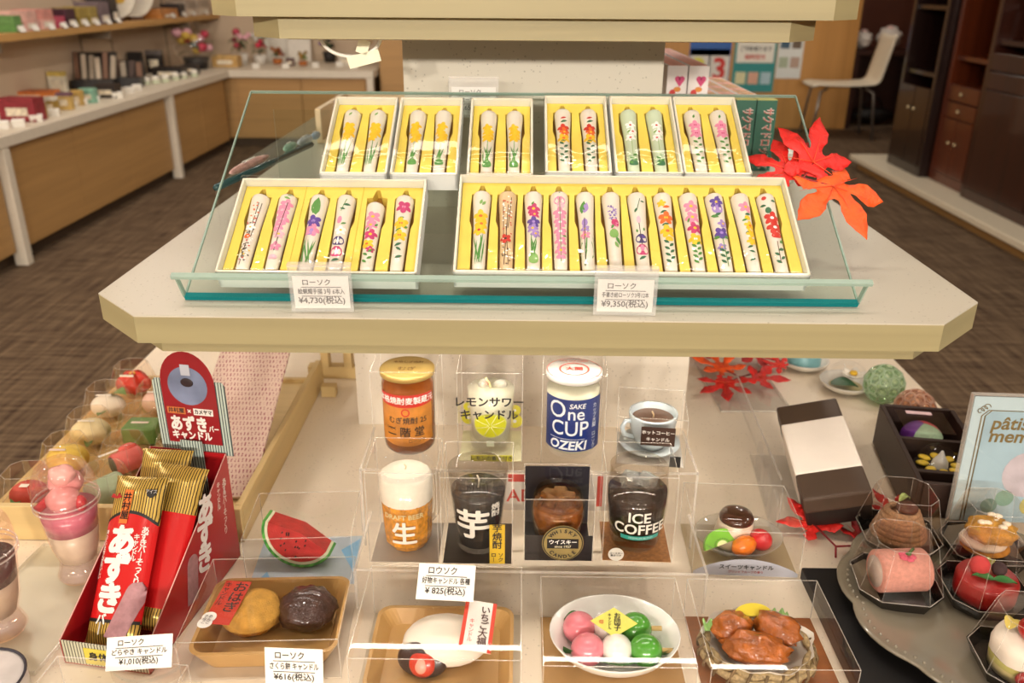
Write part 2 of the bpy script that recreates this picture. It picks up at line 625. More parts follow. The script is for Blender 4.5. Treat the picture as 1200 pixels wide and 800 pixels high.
# slim LED bars under the fronts of both shelves
def led_bar(label, x, y, z, L, th, watts):
    t = thing('led_bar', label, 'light', (x, y, z), 0, 'shelf light bars')
    MB().box(-L / 2, L / 2, -0.010, 0.010, -th, -0.0004, WHT).build('housing', t)
    l = bpy.data.lights.new('led_strip', 'AREA')
    l.shape = 'RECTANGLE'
    l.size, l.size_y = L - 0.02, 0.008
    l.energy = watts
    l.color = (1.0, 0.90, 0.785)
    o = bpy.data.objects.new('led_beam', l)
    COL.objects.link(o)
    o.parent = t
    o.location = (0, 0, -th - 0.0006)
led_bar('slim white light bar under the front of the middle shelf', 0.015, 0.80, ZS - 0.0368, 0.64, 0.010, 0.80)
led_bar('slim white light bar under the front of the upper shelf', 0.010, 0.892, 1.2003, 0.48, 0.0014, 0.13)

# ================================================================== glass stand, candle boxes
GT = R(30)
GO = Vector((0, 0.722, ZS + 0.0068))
def G(u, v, n):
    return (u, GO.y + v * math.cos(GT) - n * math.sin(GT), GO.z + v * math.sin(GT) + n * math.cos(GT))
GLASS = clear('f1f7f4', 0.06, 0.02)
GEDGE = clear('cfe2da', 0.3, 0.1, haze=0.45, hazecol='c9dcd2')
GEDGE2 = clear('2f7f80', 0.3, 0.1, haze=0.75, hazecol='1f8a90')
def glass_stand(name, label, w, length, lip, loc, rot, tilt):
    t = thing(name, label, 'glass stand', loc, rot)
    th = 0.005
    M4 = Matrix.Rotation(tilt, 4, 'X')
    b = MB(); b.T = M4
    b.box(-w / 2, w / 2, 0, length, -0.0005, 0, GLASS, skip='bfklr').build('sheet', t)
    b = MB(); b.T = M4
    b.box(-w / 2, w / 2, -th, 0.0, -0.002, lip, GLASS, skip='tblrk').build('front_lip', t)
    for nm, bx, mt in (('front_edge', (-w / 2, w / 2, -th, 0.0, -0.004, 0.001), GEDGE2), ('lip_edge', (-w / 2 - 0.004, w / 2 + 0.004, -th, 0.0, lip, lip + 0.0035), GEDGE),
                       ('back_edge', (-w / 2, w / 2, length, length + 0.0015, -0.003, 0), GEDGE)):
        b = MB(); b.T = M4
        b.box(*bx, mt).build(nm, t)
    for s in (-1, 1):
        b = MB(); b.T = M4
        b.box(s * w / 2 - 0.0008, s * w / 2 + 0.0008, 0, length, -0.002, 0, GEDGE)
        b.box(s * w / 2 - 0.0008, s * w / 2 + 0.0008, -th, 0, 0, lip, GEDGE).build('side_edge', t)
    y, z = (length - 0.03) * math.cos(tilt), (length - 0.03) * math.sin(tilt)
    MB().box(-w / 2 + 0.03, w / 2 - 0.03, y, y + 0.004, -0.0062, z - 0.001, clear('f6faf8', 0.04), skip='tbk').build('back_support', t)
    return t
glass_stand('glass_display_stand', 'wide tilted glass stand holding the boxed painted candles on the middle shelf', 0.603, 0.294, 0.024, tuple(GO), 0, GT)
CREAM = M('efe7d2', 0.55, 0.02)
YEL = M('ecd35a', 0.6, 0.03, 60)
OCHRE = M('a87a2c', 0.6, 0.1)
SLOTW = M('e2c558', 0.6, 0.05)
BOXW = M('e9ebe6', 0.5, 0.02)
FILM = clear('ffffff', 0.30, 0.07)
def candle_box(label, u0, u1, v0, v1, slots, group, panels=()):
    """white tray, yellow insert with cut out slots, cellophane over it; slots are u offsets"""
    w, L, hgt, wall = u1 - u0, v1 - v0, 0.0205, 0.0022
    t = thing('candle_gift_box', label, 'candle box', G((u0 + u1) / 2, (v0 + v1) / 2, 0.0005), (GT, 0, 0), group)
    b = MB()
    b.box(-w / 2, w / 2, -L / 2, L / 2, 0, 0.0015, BOXW)
    for (x0, x1, y0, y1) in ((-w / 2, w / 2, -L / 2, -L / 2 + wall), (-w / 2, w / 2, L / 2 - wall, L / 2), (-w / 2, -w / 2 + wall, -L / 2, L / 2), (w / 2 - wall, w / 2, -L / 2, L / 2)):
        b.box(x0, x1, y0, y1, 0.0015, hgt, BOXW)
        b.box(x0 + 0.0003, x1 - 0.0003, y0 + 0.0003, y1 - 0.0003, hgt, hgt + 0.0006, CREAM)
    b.build('tray', t)
    # insert
    bm = bmesh.new()
    iw, iL, zt = w / 2 - wall - 0.0005, L / 2 - wall - 0.0005, 0.0125
    def loop(pts):
        vs = [bm.verts.new((x, y, zt)) for x, y in pts]
        return [bm.edges.new((vs[i], vs[(i + 1) % len(vs)])) for i in range(len(vs))]
    es = loop([(-iw, -iL), (iw, -iL), (iw, iL), (-iw, iL)])
    holes = []
    for (u, kink, cs) in slots:
        yb = -L / 2 + 0.008
        ysh = yb + CL * cs + 0.002
        yt = iL - 0.004
        k = kink
        pts = [(u - 0.0078, yb), (u + 0.0078, yb), (u + 0.0084, yb + 0.055), (u + 0.0098 + 0.001 * k, yb + 0.064), (u + 0.0099, ysh), (u + 0.0046, ysh + 0.001), (u + 0.0017, yt), (u - 0.0017, yt),
               (u - 0.0046, ysh + 0.001), (u - 0.0099, ysh), (u - 0.0098 + 0.001 * k, yb + 0.064), (u - 0.0084, yb + 0.055)]
        h = loop(pts)
        holes.append(h)
        es += h
    bmesh.ops.triangle_fill(bm, use_beauty=True, use_dissolve=False, edges=es, normal=(0, 0, 1))
    top = list(bm.faces)
    for h in holes:
        r = bmesh.ops.extrude_edge_only(bm, edges=h)
        for v in [e for e in r['geom'] if isinstance(e, bmesh.types.BMVert)]:
            v.co.z = 0.002
        for f in [e for e in r['geom'] if isinstance(e, bmesh.types.BMFace)]:
            f.material_index = 1
    me = bpy.data.meshes.new('insert')
    bm.to_mesh(me)
    bm.free()
    me.materials.append(YEL)
    me.materials.append(SLOTW)
    o = bpy.data.objects.new('insert', me)
    COL.objects.link(o)
    o.parent = t
    for px in panels:
        MB().box(px - 0.0003, px + 0.0003, -iL, iL, zt, zt + 0.0003, M('c9b03c', 0.7)).build('fold_line', o)
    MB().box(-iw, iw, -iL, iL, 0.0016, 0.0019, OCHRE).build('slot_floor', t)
    sd = rnd.random() * 50
    def ff(a, c):
        x, y = (a - 0.5) * (w + 0.004), (c - 0.5) * (L + 0.004)
        e = min(a, 1 - a, c, 1 - c)
        return (x, y, hgt + 0.0046 + ((0.0014 * noise.noise(Vector((x * 34, y * 28, sd))) + 0.0021 * math.exp(-((c - 0.13) / 0.08) ** 2) * noise.noise(Vector((x * 95, y * 150, sd)))) * min(1, e * 10) if e > 0 else -0.004))
    MB().grid(ff, max(10, int(w / 0.0022)), 56, FILM).build('cellophane_wrap', t)
    return t

# --- painted candles
WAX = M('e6dfd1', 0.4, 0.02, 30, coat=0.3, sub=0.15)
WAXT = M('d9bd92', 0.4, 0.05, 30, coat=0.3)
WAXG = M('ccdcc0', 0.4, 0.05, 30, coat=0.3)
PC = dict(y='f2c51f', g='4f8f3c', d='2c6a44', p='e98fb0', m='c4316f', v='5a3f9c', l='a487cc', o='ea6a22', r='cc2f22', w='fdfbf4', k='3c2a20', b='6d4a30', f='f2b9c8', c='7fae5a', u='39276f', s='9fbf7a')
PCM = {k: M(v, 0.5, 0.08, 200) for k, v in PC.items()}
CL = 0.100
CPROF = [(0.0056, 0.0), (0.0060, 0.012), (0.0062, 0.03), (0.0066, 0.05), (0.0074, 0.07), (0.0083, 0.085), (0.0088, 0.0955), (0.0085, 0.0985), (0.0060, 0.0998), (0.0012, 0.1)]
def crad(z):
    for (r0, z0), (r1, z1) in zip(CPROF, CPROF[1:]):
        if z <= z1:
            return r0 + (r1 - r0) * (z - z0) / max(1e-9, z1 - z0)
    return 0.006
def candle(label, pos, design, wax, group, scale=1.0):
    """painted candle lying on its back in the insert: local Y runs from foot to wick, Z is the painted side"""
    t = thing('painted_candle', label, 'candle', pos, (GT, 0, 0), group)
    b = MB(); b.T = Matrix.Rotation(-PI / 2, 4, 'X')
    b.lathe([(0.0001, 0)] + [(r, z * scale) for r, z in CPROF], wax, 20).build('wax_body', t)
    b = MB()
    b.tube([(0, CL * scale - 0.001, 0), (0, CL * scale + 0.003, 0), (0.0002, CL * scale + 0.0055, 0)], [0.0016, 0.0014, 0.0006], M('d8c49a', 0.8), 8).build('wick', t)
    b = MB()
    lay = [0.00018]
    def put(pts, m):
        lay[0] += 0.00001
        vs = []
        for (x, y) in pts:
            y = min(max(y, 0.001), CL - 0.0025)
            r = crad(y) + lay[0]
            a = max(-1.5, min(1.5, x / r))
            vs.append((r * math.sin(a), y * scale, r * math.cos(a)))
        n = len(vs)
        cx, cy = sum(p[0] for p in pts) / n, sum(p[1] for p in pts) / n
        r = crad(min(max(cy, 0), CL)) + lay[0] + 0.00006
        a = max(-1.5, min(1.5, cx / r))
        vs.append((r * math.sin(a), min(max(cy, 0.001), CL - 0.0025) * scale, r * math.cos(a)))
        b.add(vs, [(i, (i + 1) % n, n) for i in range(n)], m, True)
    def el(x, y, rx, ry, rot, c, n=10):
        ca, sa = math.cos(rot), math.sin(rot)
        put([(x + rx * math.cos(a) * ca - ry * math.sin(a) * sa, y + rx * math.cos(a) * sa + ry * math.sin(a) * ca) for a in [2 * PI * i / n for i in range(n)]], PCM[c])
    def leaf(x, y, L, wd, rot, c):
        pts = []
        for i in range(5):
            s = i / 4
            pts.append((s * L, wd * math.sin(PI * s) * (1 - 0.3 * s)))
        for i in range(3, 0, -1):
            s = i / 4
            pts.append((s * L, -wd * math.sin(PI * s) * (1 - 0.3 * s)))
        ca, sa = math.cos(rot), math.sin(rot)
        put([(x + a * ca - q * sa, y + a * sa + q * ca) for a, q in pts], PCM[c])
    def stem(x0, y0, x1, y1, wd, c):
        dx, dy = x1 - x0, y1 - y0
        L = math.hypot(dx, dy) or 1
        nx, ny = -dy / L * wd, dx / L * wd
        k = 5
        put([(x0 + dx * i / k + nx, y0 + dy * i / k + ny) for i in range(k + 1)] + [(x0 + dx * i / k - nx, y0 + dy * i / k - ny) for i in range(k, -1, -1)], PCM[c])
    def flower(x, y, r, c, cc='y', n=5, ph=0.3):
        for i in range(n):
            a = ph + 2 * PI * i / n
            el(x + math.cos(a) * r * 0.58, y + math.sin(a) * r * 0.58, r * 0.5, r * 0.36, a, c, 8)
        el(x, y, r * 0.24, r * 0.24, 0, cc, 7)
    rr = random.Random(hash(design) % 999 if False else sum(ord(c) for c in design))
    mm = 0.001
    for tok in design.split():
        k = tok[0]
        a = tok[1:].split(',')
        c = a[0]
        q = [float(v) for v in a[1:]]
        if k == 'F':    # flower colour, x mm, y mm, r mm
            flower(q[0] * mm, q[1] * mm, q[2] * 1.15 * mm, c[0], c[1] if len(c) > 1 else 'y', ph=rr.random())
        elif k == 'L':  # leaf colour, x, y, length, angle deg
            leaf(q[0] * mm, q[1] * mm, q[2] * mm, q[2] * 0.25 * mm, R(q[3]), c)
        elif k == 'S':  # stem
            stem(q[0] * mm, q[1] * mm, q[2] * mm, q[3] * mm, 0.35 * mm, c)
        elif k == 'B':  # brush blob
            el(q[0] * mm, q[1] * mm, q[2] * mm, q[3] * mm, 0, c)
        elif k == 'G':  # tuft of blades
            for i in range(int(q[2])):
                leaf((q[0] + (i - q[2] / 2) * 1.5) * mm, q[1] * mm, q[3] * mm * (0.7 + 0.4 * rr.random()), 0.9 * mm, R(90 + rr.uniform(-14, 14)), c)
        elif k == 'D':  # scattered dots colour, y0, y1, n
            for i in range(int(q[2])):
                el(rr.uniform(-4.5, 4.5) * mm, rr.uniform(q[0], q[1]) * mm, 1.0 * mm, 0.85 * mm, 0, rr.choice(c), 6)
        elif k == 'V':  # leaf spray colour, y0, y1, n
            for i in range(int(q[2])):
                y = q[0] + (q[1] - q[0]) * (i + 0.5) / q[2]
                leaf(0, y * mm, 7.0 * mm, 1.7 * mm, R(48 if i % 2 else 132), c)
    b.build('painting', t)
    return t
ZC = 0.0121
DES2 = dict(
    A=('Lc,-2,88,6,60 Fy,0,70,6.5 Fy,1,60,6.5 Fy,-2,52,5 Sg,0,48,0,10 Gg,0,8,5,40', 'yellow narcissus over tall green blades'),
    B=('Fy,0,72,5.5 Fy,-2,64,5.5 Fy,2,57,5.5 Fy,0,50,5 Sc,0,46,0,12 Gg,0,18,4,22 Bg,0,14,5,5', 'yellow rape blossom over a small green clump'),
    C=('Fy,-1,70,5 Fy,1,62,6 Fy,0,54,6 Sc,0,48,0,12 Gg,0,14,5,26 Bg,0,12,5.2,6', 'round yellow flowers on green leaves'),
    D=('Lr,-3,82,7,20 Ld,-3,76,8,25 Fro,0,66,6 Fo,1,60,5 Fyo,0,50,6.5 Ld,-4,44,8,30 Vd,10,42,7', 'red and yellow flowers over dark green ferns'),
    E=('Fwr,0,72,5 Fwr,2,62,5 Fwr,-1,52,5 Lc,-4,60,6,50 Ss,0,50,0,14 Vg,8,24,4 Bd,0,12,5,5', 'white orchids with red centres on pale green'),
    F=('Lg,-1,84,6,80 Fpm,0,73,6.2 Bp,0,73,3.4,3.2 Fpm,0,60,6.2 Bp,0,60,3.4,3.2 Vg,10,52,8', 'two pink roses above green leaves'))
U2 = dict(A=(-0.198, -0.132), B=(-0.129, -0.063), C=(-0.054, 0.011), D=(0.0235, 0.0885), E=(0.092, 0.158), F=(0.159, 0.225))
PLACE2 = dict(A='leftmost in the back row', B='second from left in the back row', C='third from left in the back row', D='fourth from left in the back row', E='fifth from left in the back row', F='rightmost in the back row')
for k in 'ABCDEF':
    u0, u1 = U2[k]
    v0, v1 = (0.137, 0.257) if k in 'ABC' else (0.141, 0.262)
    kk = 0.0135
    candle_box('two-candle box, %s, %s' % (DES2[k][1].split(' over')[0].split(' above')[0].split(' on ')[0], PLACE2[k]), u0, u1, v0, v1, [(-kk, -1, 0.93), (kk, 1, 0.93)], 'two-candle gift boxes on the glass stand')
    for s, nm in ((-1, 'left'), (1, 'right')):
        candle('white candle painted with %s, %s of its pair' % (DES2[k][1], nm), G((u0 + u1) / 2 + s * kk, v0 + 0.0085, ZC), DES2[k][0], WAXG if k == 'E' else WAX, 'painted candles', 0.93)
D12 = [
    ('Lc,-1,80,7,75 Lc,1,79,7,60 Fyo,0,65,7 Fyo,1,55,6 Fyr,-1,47,6 Gg,0,4,5,38 Sg,1,40,1,6', WAX, 'yellow narcissus and long green leaves'),
    ('Sk,-2,4,1,80 Sb,2,4,-1,55 Sb,-3,40,-4,86 Sk,1,50,4,90 Dr,40,90,14 Dw,20,92,30 Frk,-1,36,5 Dk,4,30,8', WAXT, 'plum branches on a tan ground'),
    ('Fm,0,75,6 Lg,-2,80,5,60 Fm,1,68,4.5 Fvl,0,58,6 Fl,-1,50,5 Fl,2,43,4.5 Gg,0,14,4,28 Bc,0,12,5,7', WAX, 'magenta and violet orchids over a green tuft'),
    ('Lg,0,96,5,90 Bp,0,86,6,6 Bf,1,80,4,4 Fpw,0,70,6.5 Fpw,0,58,6 Fpw,0,46,6 Fpw,0,34,5.5 Fp,0,22,5.5 Bp,0,14,5,3 Sg,0,90,0,8 Lg,2,40,5,20', WAX, 'a column of pink hollyhocks'),
    ('Lg,-4,4,50,84 Lg,-3,4,40,86 Lg,-4.5,70,16,80 Ll,-2,70,14,78 Bl,-2,58,3,5 Fl,-2,50,4 Fp,-2,42,4.5 Sk,-3,4,-2,64', WAX, 'slim lavender stems up the left side'),
    ('Dv,62,80,16 Dl,60,78,16 Bm,2,58,4,5 Dp,50,62,10 Bc,0,44,4.5,6 Lg,2,40,10,-70 Lc,3,26,8,110 Lg,-2,50,6,70', WAX, 'a purple wisteria cluster and green leaves'),
    ('Sd,2,90,-2,74 Ld,2,86,5,10 Ld,-4,72,6,70 Bf,-1,62,2,5 Sk,-1,58,0,30 Lg,-3,46,5,100 Lg,3,48,5,80 Bu,0,38,6,6 Bv,1,40,3,2 Bm,0,24,6.5,7 Bp,0,26,2,4 Ld,-4,12,8,30', WAX, 'climbing vine with purple and magenta morning glories'),
    ('Fy,-3,84,4 Lo,-2,78,8,20 Ld,-5,72,7,20 Foy,0,65,7 Bo,0,65,4,3.5 Ld,-5,56,8,10 Fyo,0,48,7 By,1,38,4,3 Vd,6,34,7', WAX, 'orange and yellow marigolds with dark leaves'),
    ('Fpy,0,80,6.5 Fpy,0,66,6.5 Fmy,1,52,6.5 Lg,-5,60,6,70 Fyw,0,38,6.5 By,0,38,3.5,3.5 Vg,6,32,8', WAX, 'two pink cosmos, a crimson and a yellow bloom'),
    ('Fv,0,86,6 Bl,0,78,5.5,7 Dv,82,94,9 Ld,-4,68,8,30 Lg,0,66,9,150 Fl,3,58,4.5 Fvl,0,46,6.5 Lg,-1,40,9,160 Lg,1,40,9,20 Fl,-2,28,4 Sg,0,40,1,4 Vd,6,24,5', WAX, 'violet bellflowers and feathery leaves'),
    ('Fp,2,80,6 Ld,0,70,7,20 By,2,66,3,3 Fyo,3,56,5 Ld,-3,46,7,20 Fy,3,46,4.5 Fy,2,36,4.5 Ld,2,30,6,200 Ld,3,22,6,160 Ld,2,14,6,200 Lg,-4,62,6,20', WAX, 'small pink and yellow blooms trailing'),
    ('Br,-4,92,2.4,2.4 Ld,2,88,7,20 Ld,-3,82,7,160 Bd,-2,76,3,4 Frw,0,66,7 Frw,1,54,7 Br,1,44,5,4 Lg,2,34,9,40 Sb,0,36,-1,10 Ld,-1,24,8,30 Vd,6,20,3', WAX, 'red geraniums and dark green leaves'),
]
u0, u1 = -0.060, 0.256
slots = [(-0.1355 + 0.0248 * i - 0.0005, 1 if i > 5 else -1, 0.98) for i in range(12)]
candle_box('wide gift box of twelve painted candles, front right on the glass stand', u0, u1, 0.010, 0.137, slots, 'large candle gift boxes')
for i, (d, wx, nm) in enumerate(D12):
    candle('candle painted with %s, in the twelve-candle box' % nm, G((u0 + u1) / 2 + slots[i][0], 0.0185, ZC), d, wx, 'painted candles', 0.98)
D6 = [
    ('Sk,-2,4,2,86 Sk,2,40,5,86 Dw,6,80,34 Dk,4,60,26 Do,60,92,8 Dr,10,70,8 Dy,10,60,8 Bo,-1,40,3,3 Fw,0,52,4 Dw,10,84,12', WAX, 'dark branches with white and orange plum dots'),
    ('Lc,-2,94,7,-20 Lc,1,96,6,30 Fpf,2,84,6 Fpf,-1,76,6.5 Fpf,1,64,6.5 Fpf,-2,54,5.5 Ff,1,44,5 Sk,3,86,-1,40 Sk,1,40,0,22 Fpf,0,28,5 Bf,0,14,4.5,3', WAX, 'weeping pink cherry blossom'),
    ('Lg,-2,72,22,82 Lg,1,70,20,96 Fvl,0,62,7 Bv,0,60,4,4 Fpl,0,50,7 Bl,0,46,5,3 Gg,0,4,7,40', WAX, 'a purple iris and grassy green blades'),
    ('Sg,2,92,-2,76 Ld,-1,84,8,10 Ld,2,78,6,160 Bp,-2,64,2.4,5 Lg,0,58,6,30 Fw,1,50,5 Bu,0,36,6.4,6 Bw,0,36,1,5 Bm,0,22,6.4,7 Bw,0,22,1,5 Ld,-3,10,8,20', WAX, 'purple and magenta morning glories under a vine'),
    ('Fpy,0,76,7 Fp,-1,64,6 Lg,3,62,6,60 Fmy,0,50,6.5 Lg,-5,56,6,60 Fyo,-2,36,6 Fm,2,28,4 Vg,6,26,4', WAX, 'pink and crimson cosmos'),
    ('Fmp,1,82,7 Bm,1,82,4,4 Lg,-4,66,7,20 Fyo,0,60,7 By,0,60,4,4 Lg,3,54,6,40 Lg,-5,50,7,30 Fyo,0,44,6.5 By,0,44,4,4 Ld,-4,30,8,30 Ld,3,24,7,140 Ld,-2,14,8,30', WAX, 'a magenta rose over yellow roses'),
]
u0, u1 = -0.271, -0.092
sl6 = [(-0.251, -1), (-0.2245, -1), (-0.194, -1), (-0.168, 1), (-0.139, 1), (-0.112, 1)]
uc = (u0 + u1) / 2
slots = [(u - uc, k, 0.94) for u, k in sl6]
candle_box('gift box of six painted candles, front left on the glass stand', u0, u1, 0.007, 0.129, slots, 'large candle gift boxes', panels=((-0.2095 - uc), (-0.1535 - uc)))
for i, (d, wx, nm) in enumerate(D6):
    candle('candle painted with %s, in the six-candle box' % nm, G(sl6[i][0], 0.0155, ZC), d, wx, 'painted candles', 0.84 if i == 4 else 0.94)

# --- price cards
def price_card(label, lines, w, h, loc, rot, holder=True, group='price cards'):
    t = thing('price_card', label, 'price card', loc, rot, group)
    MB().box(-w / 2, w / 2, 0, 0.0005, 0, h, WHT).build('card', t)
    sz = h * 0.24
    for i, (s, f) in enumerate(lines):
        y = h * (0.80 - 0.28 * i)
        text(s, sz * f, INK, t, T(-w * 0.34 if i == 0 else 0, -0.0004, y, UP), 0.02, 'LEFT' if i == 0 else 'CENTER', fit=w * (0.5 if i == 0 else 0.84))
    for y in (0.66, 0.38):
        MB().box(-w * 0.36, w * 0.36, -0.0004, 0, h * y - 0.0003, h * y + 0.0002, INK).build('rule_line', t)
    if holder:
        HC = clear('ffffff', 0.3, 0.05, haze=0.10)
        hb = MB().box(-w / 2 - 0.003, w / 2 + 0.003, -0.0022, -0.0016, -0.003, h + 0.010, HC).build('clear_holder', t)
        MB().box(-w / 2 - 0.003, w / 2 + 0.003, -0.0023, 0.004, h + 0.009, h + 0.0115, EDGE).box(-w / 2 - 0.003, w / 2 + 0.003, 0.0008, 0.0012, -0.003, h + 0.010, HC).build('holder_clip', hb)
    return t
price_card('small white price card in a clear holder in front of the six-candle box', [('ローソク', 0.9), ('絵蝋燭手描 3号 6本入', 0.78), ('¥4,730(税込)', 1.05)], 0.048, 0.030, (-0.172, 0.696, 0.9885), (R(4), 0, R(1)))
price_card('small white price card in a clear holder in front of the twelve-candle box', [('ローソク', 0.9), ('手書き絵ローソク3号12本', 0.72), ('¥9,350(税込)', 1.05)], 0.048, 0.030, (0.0905, 0.696, 0.9880), (R(4), 0, R(-1.5)))
price_card('half hidden white price card behind the top edge of the glass stand', [('ローソク', 0.9), ('絵ローソク2本入', 0.85), ('¥1,650(税込)', 1.0)], 0.050, 0.030, (-0.055, 0.988, 1.114), (R(-12), 0, 0))

# --- maple sprigs
def maple_leaf(parent, size, m, loc, rot, seed=0, lobes=7, curl=0.18):
    rr = random.Random(seed)
    ang = [-150, -100, -48, 0, 48, 100, 150] if lobes == 7 else [-125, -62, 0, 62, 125]
    ln = [0.42, 0.78, 0.95, 1.0, 0.95, 0.78, 0.42] if lobes == 7 else [0.62, 0.92, 1.0, 0.92, 0.62]
    out = []
    hw = math.tan(R(20 if lobes == 7 else 27))
    for i, (a, l) in enumerate(zip(ang, ln)):
        l *= size * rr.uniform(0.9, 1.08)
        a = R(90 + a + rr.uniform(-5, 5))
        if i:
            am = (pa + a) / 2
            out.append((math.cos(am) * size * 0.27, math.sin(am) * size * 0.27))
        pa = a
        for k in range(9):
            s = (k + 1) / 9
            d = (math.sin(a), -math.cos(a))
            c = size * 0.2 + (l - size * 0.2) * s
            wd = min(0.40 * size * math.sin(PI * (0.22 + 0.78 * s)) * 0.52, c * hw * 0.78) * (1 - 0.12 * (k % 2))
            out.append((math.cos(a) * c + d[0] * wd, math.sin(a) * c + d[1] * wd))
        for k in range(7, -1, -1):
            s = (k + 1) / 9
            d = (math.sin(a), -math.cos(a))
            c = size * 0.2 + (l - size * 0.2) * s
            wd = min(0.40 * size * math.sin(PI * (0.22 + 0.78 * s)) * 0.52, c * hw * 0.78) * (1 - 0.12 * (k % 2))
            out.append((math.cos(a) * c - d[0] * wd, math.sin(a) * c - d[1] * wd))
    bm = bmesh.new()
    vs = [bm.verts.new((x, y, 0)) for x, y in out]
    es = [bm.edges.new((vs[i], vs[(i + 1) % len(vs)])) for i in range(len(vs))]
    bmesh.ops.triangle_fill(bm, use_beauty=True, edges=es, normal=(0, 0, 1))
    bmesh.ops.subdivide_edges(bm, edges=bm.edges[:], cuts=1, use_grid_fill=True)
    for v in bm.verts:
        r = math.hypot(v.co.x, v.co.y) / size
        v.co.z = size * (-curl * r * r + 0.07 * noise.noise(Vector((v.co.x / size * 3, v.co.y / size * 3, seed))) + 0.05 * math.sin(math.atan2(v.co.y, v.co.x) * 7) * r)
        v.co.z += -0.0
    r = bmesh.ops.solidify(bm, geom=bm.faces[:], thickness=0.0005)
    me = bpy.data.meshes.new('leaf')
    bm.to_mesh(me)
    bm.free()
    me.materials.append(m)
    for p in me.polygons:
        p.use_smooth = True
    o = bpy.data.objects.new('leaf', me)
    COL.objects.link(o)
    o.parent = parent
    o.location = loc
    o.rotation_mode = 'ZYX'
    o.rotation_euler = rot
    return o
RED, ORG, RED2 = M('d8231c', 0.55, 0.2, 60, bump=0.4), M('ee5a1c', 0.55, 0.2, 60, bump=0.4), M('c4201c', 0.55, 0.2, 60, bump=0.4)
def vein(lf, m, size, curl, n=5):
    b = MB()
    for a in (-100, -48, 0, 48, 100)[:n]:
        a = R(90 + a)
        b.tube([(math.cos(a) * size * s, math.sin(a) * size * s, 0.0012 - size * curl * s * s) for s in (0, 0.3, 0.55)], [0.0005, 0.0004, 0.0001], m, 5)
    b.build('leaf_vein', lf)
def sprig(label, leaves, twigs, loc, group='artificial maple sprigs', curl=0.18):
    t = thing('maple_sprig', label, 'maple sprig', loc, 0, group)
    for i, (sz, m, l, r, nl) in enumerate(leaves):
        o = maple_leaf(t, sz, m, l, r, seed=i + int(abs(loc[0]) * 1000), lobes=nl, curl=curl)
        tag(o, {RED: 'bright red maple leaf', ORG: 'orange maple leaf', RED2: 'deep red maple leaf'}[m])
        vein(o, M('e8502a', 0.6), sz, curl)
    b = MB()
    for tw in twigs:
        b.tube(tw, 0.0012, M('8c1f22', 0.6), 6)
    b.build('twig', t)
    return t
sprig('sprig of two red and one orange maple leaf at the right of the stand',
      [(0.048, RED, (-0.019, 0.013, -0.016), (R(42), R(-6), R(10)), 7), (0.054, RED, (0.004, 0.014, -0.008), (R(58), R(8), R(-20)), 5), (0.064, ORG, (0.021, -0.004, -0.028), (R(30), R(6), R(-158)), 5)],
      [[(-0.019, 0.013, -0.017), (-0.006, 0.006, -0.022), (0.004, 0.014, -0.009)], [(0.021, -0.004, -0.028), (-0.006, 0.006, -0.022), (-0.016, 0.010, -0.022)]], (0.283, 0.834, 1.098))

# ================================================================== drink candles on the acrylic steps
def clear_box(name, label, w, d, h, loc, rot=0, group=None, mat=None, bottom=None, e=0.00028):
    t = thing(name, label, 'clear box', loc, rot, group)
    m = mat or CLEAR
    MB().box(-w / 2, w / 2, -d / 2, d / 2, 0.0005, h, m, skip='b').build('shell', t)
    b = MB()
    for sx in (-1, 1):
        for sy in (-1, 1):
            b.box(sx * w / 2 - e, sx * w / 2 + e, sy * d / 2 - e, sy * d / 2 + e, 0.0005, h, EDGE)
        b.box(sx * w / 2 - e, sx * w / 2 + e, -d / 2, d / 2, h - e, h + e, EDGE)
        b.box(-w / 2, w / 2, sx * d / 2 - e, sx * d / 2 + e, h - e, h + e, EDGE)
    b.build('fold_edges', t)
    if bottom:
        MB().box(-w / 2 + 0.0006, w / 2 - 0.0006, -d / 2 + 0.0006, d / 2 - 0.0006, 0.0003, 0.0009, bottom).build('base_card', t)
    return t
def riser(label, x0, x1, y0, y1, h, z=ZT):
    t = thing('acrylic_riser', label, 'riser', ((x0 + x1) / 2, (y0 + y1) / 2, z), 0, 'clear acrylic risers')
    w, d = x1 - x0, y1 - y0
    AC = clear('ffffff', 0.10, 0.03)
    MB().box(-w / 2, w / 2, -d / 2, d / 2, 0.0006, h - 0.0006, AC, skip='bk').build('bent_sheet', t)
    b = MB()
    for (bx) in ((-w / 2, w / 2, -d / 2, -d / 2 + 0.0012, h - 0.003, h - 0.0006), (-w / 2 - 0.001, -w / 2 + 0.0012, -d / 2, d / 2, h - 0.003, h - 0.0006), (w / 2 - 0.0012, w / 2 + 0.001, -d / 2, d / 2, h - 0.003, h - 0.0006),
                 (-w / 2 - 0.0012, -w / 2 + 0.0012, -d / 2, -d / 2 + 0.0015, 0.0006, h - 0.0006), (w / 2 - 0.0012, w / 2 + 0.0012, -d / 2, -d / 2 + 0.0015, 0.0006, h - 0.0006)):
        b.box(*bx, EDGE)
    b.build('polished_edges', t)
    return t
Z1, Z2 = ZT + 0.05, ZT + 0.10
riser('low clear acrylic step under the front four drink candles', -0.160, 0.186, 0.685, 0.786, Z1 - ZT)
riser('taller clear acrylic step under the back four drink candles', -0.170, 0.192, 0.790, 0.885, Z2 - ZT)
sh = thing('printed_sheet', 'white paper sheet with red print taped on the taller step', 'paper', (0.055, 0.7885, Z1 + 0.001))
MB().box(-0.085, 0.085, 0, 0.0004, 0, 0.046, M('efe2d2', 0.7, 0.02)).build('paper', sh)
RP = M('d9584a', 0.6)
for bx in ((-0.066, -0.040, 0.036, 0.045), (-0.004, 0.012, 0.030, 0.044), (0.030, 0.036, 0.006, 0.044)):
    MB().box(bx[0], bx[1], -0.0003, 0, bx[2], bx[3], RP).build('red_print', sh)
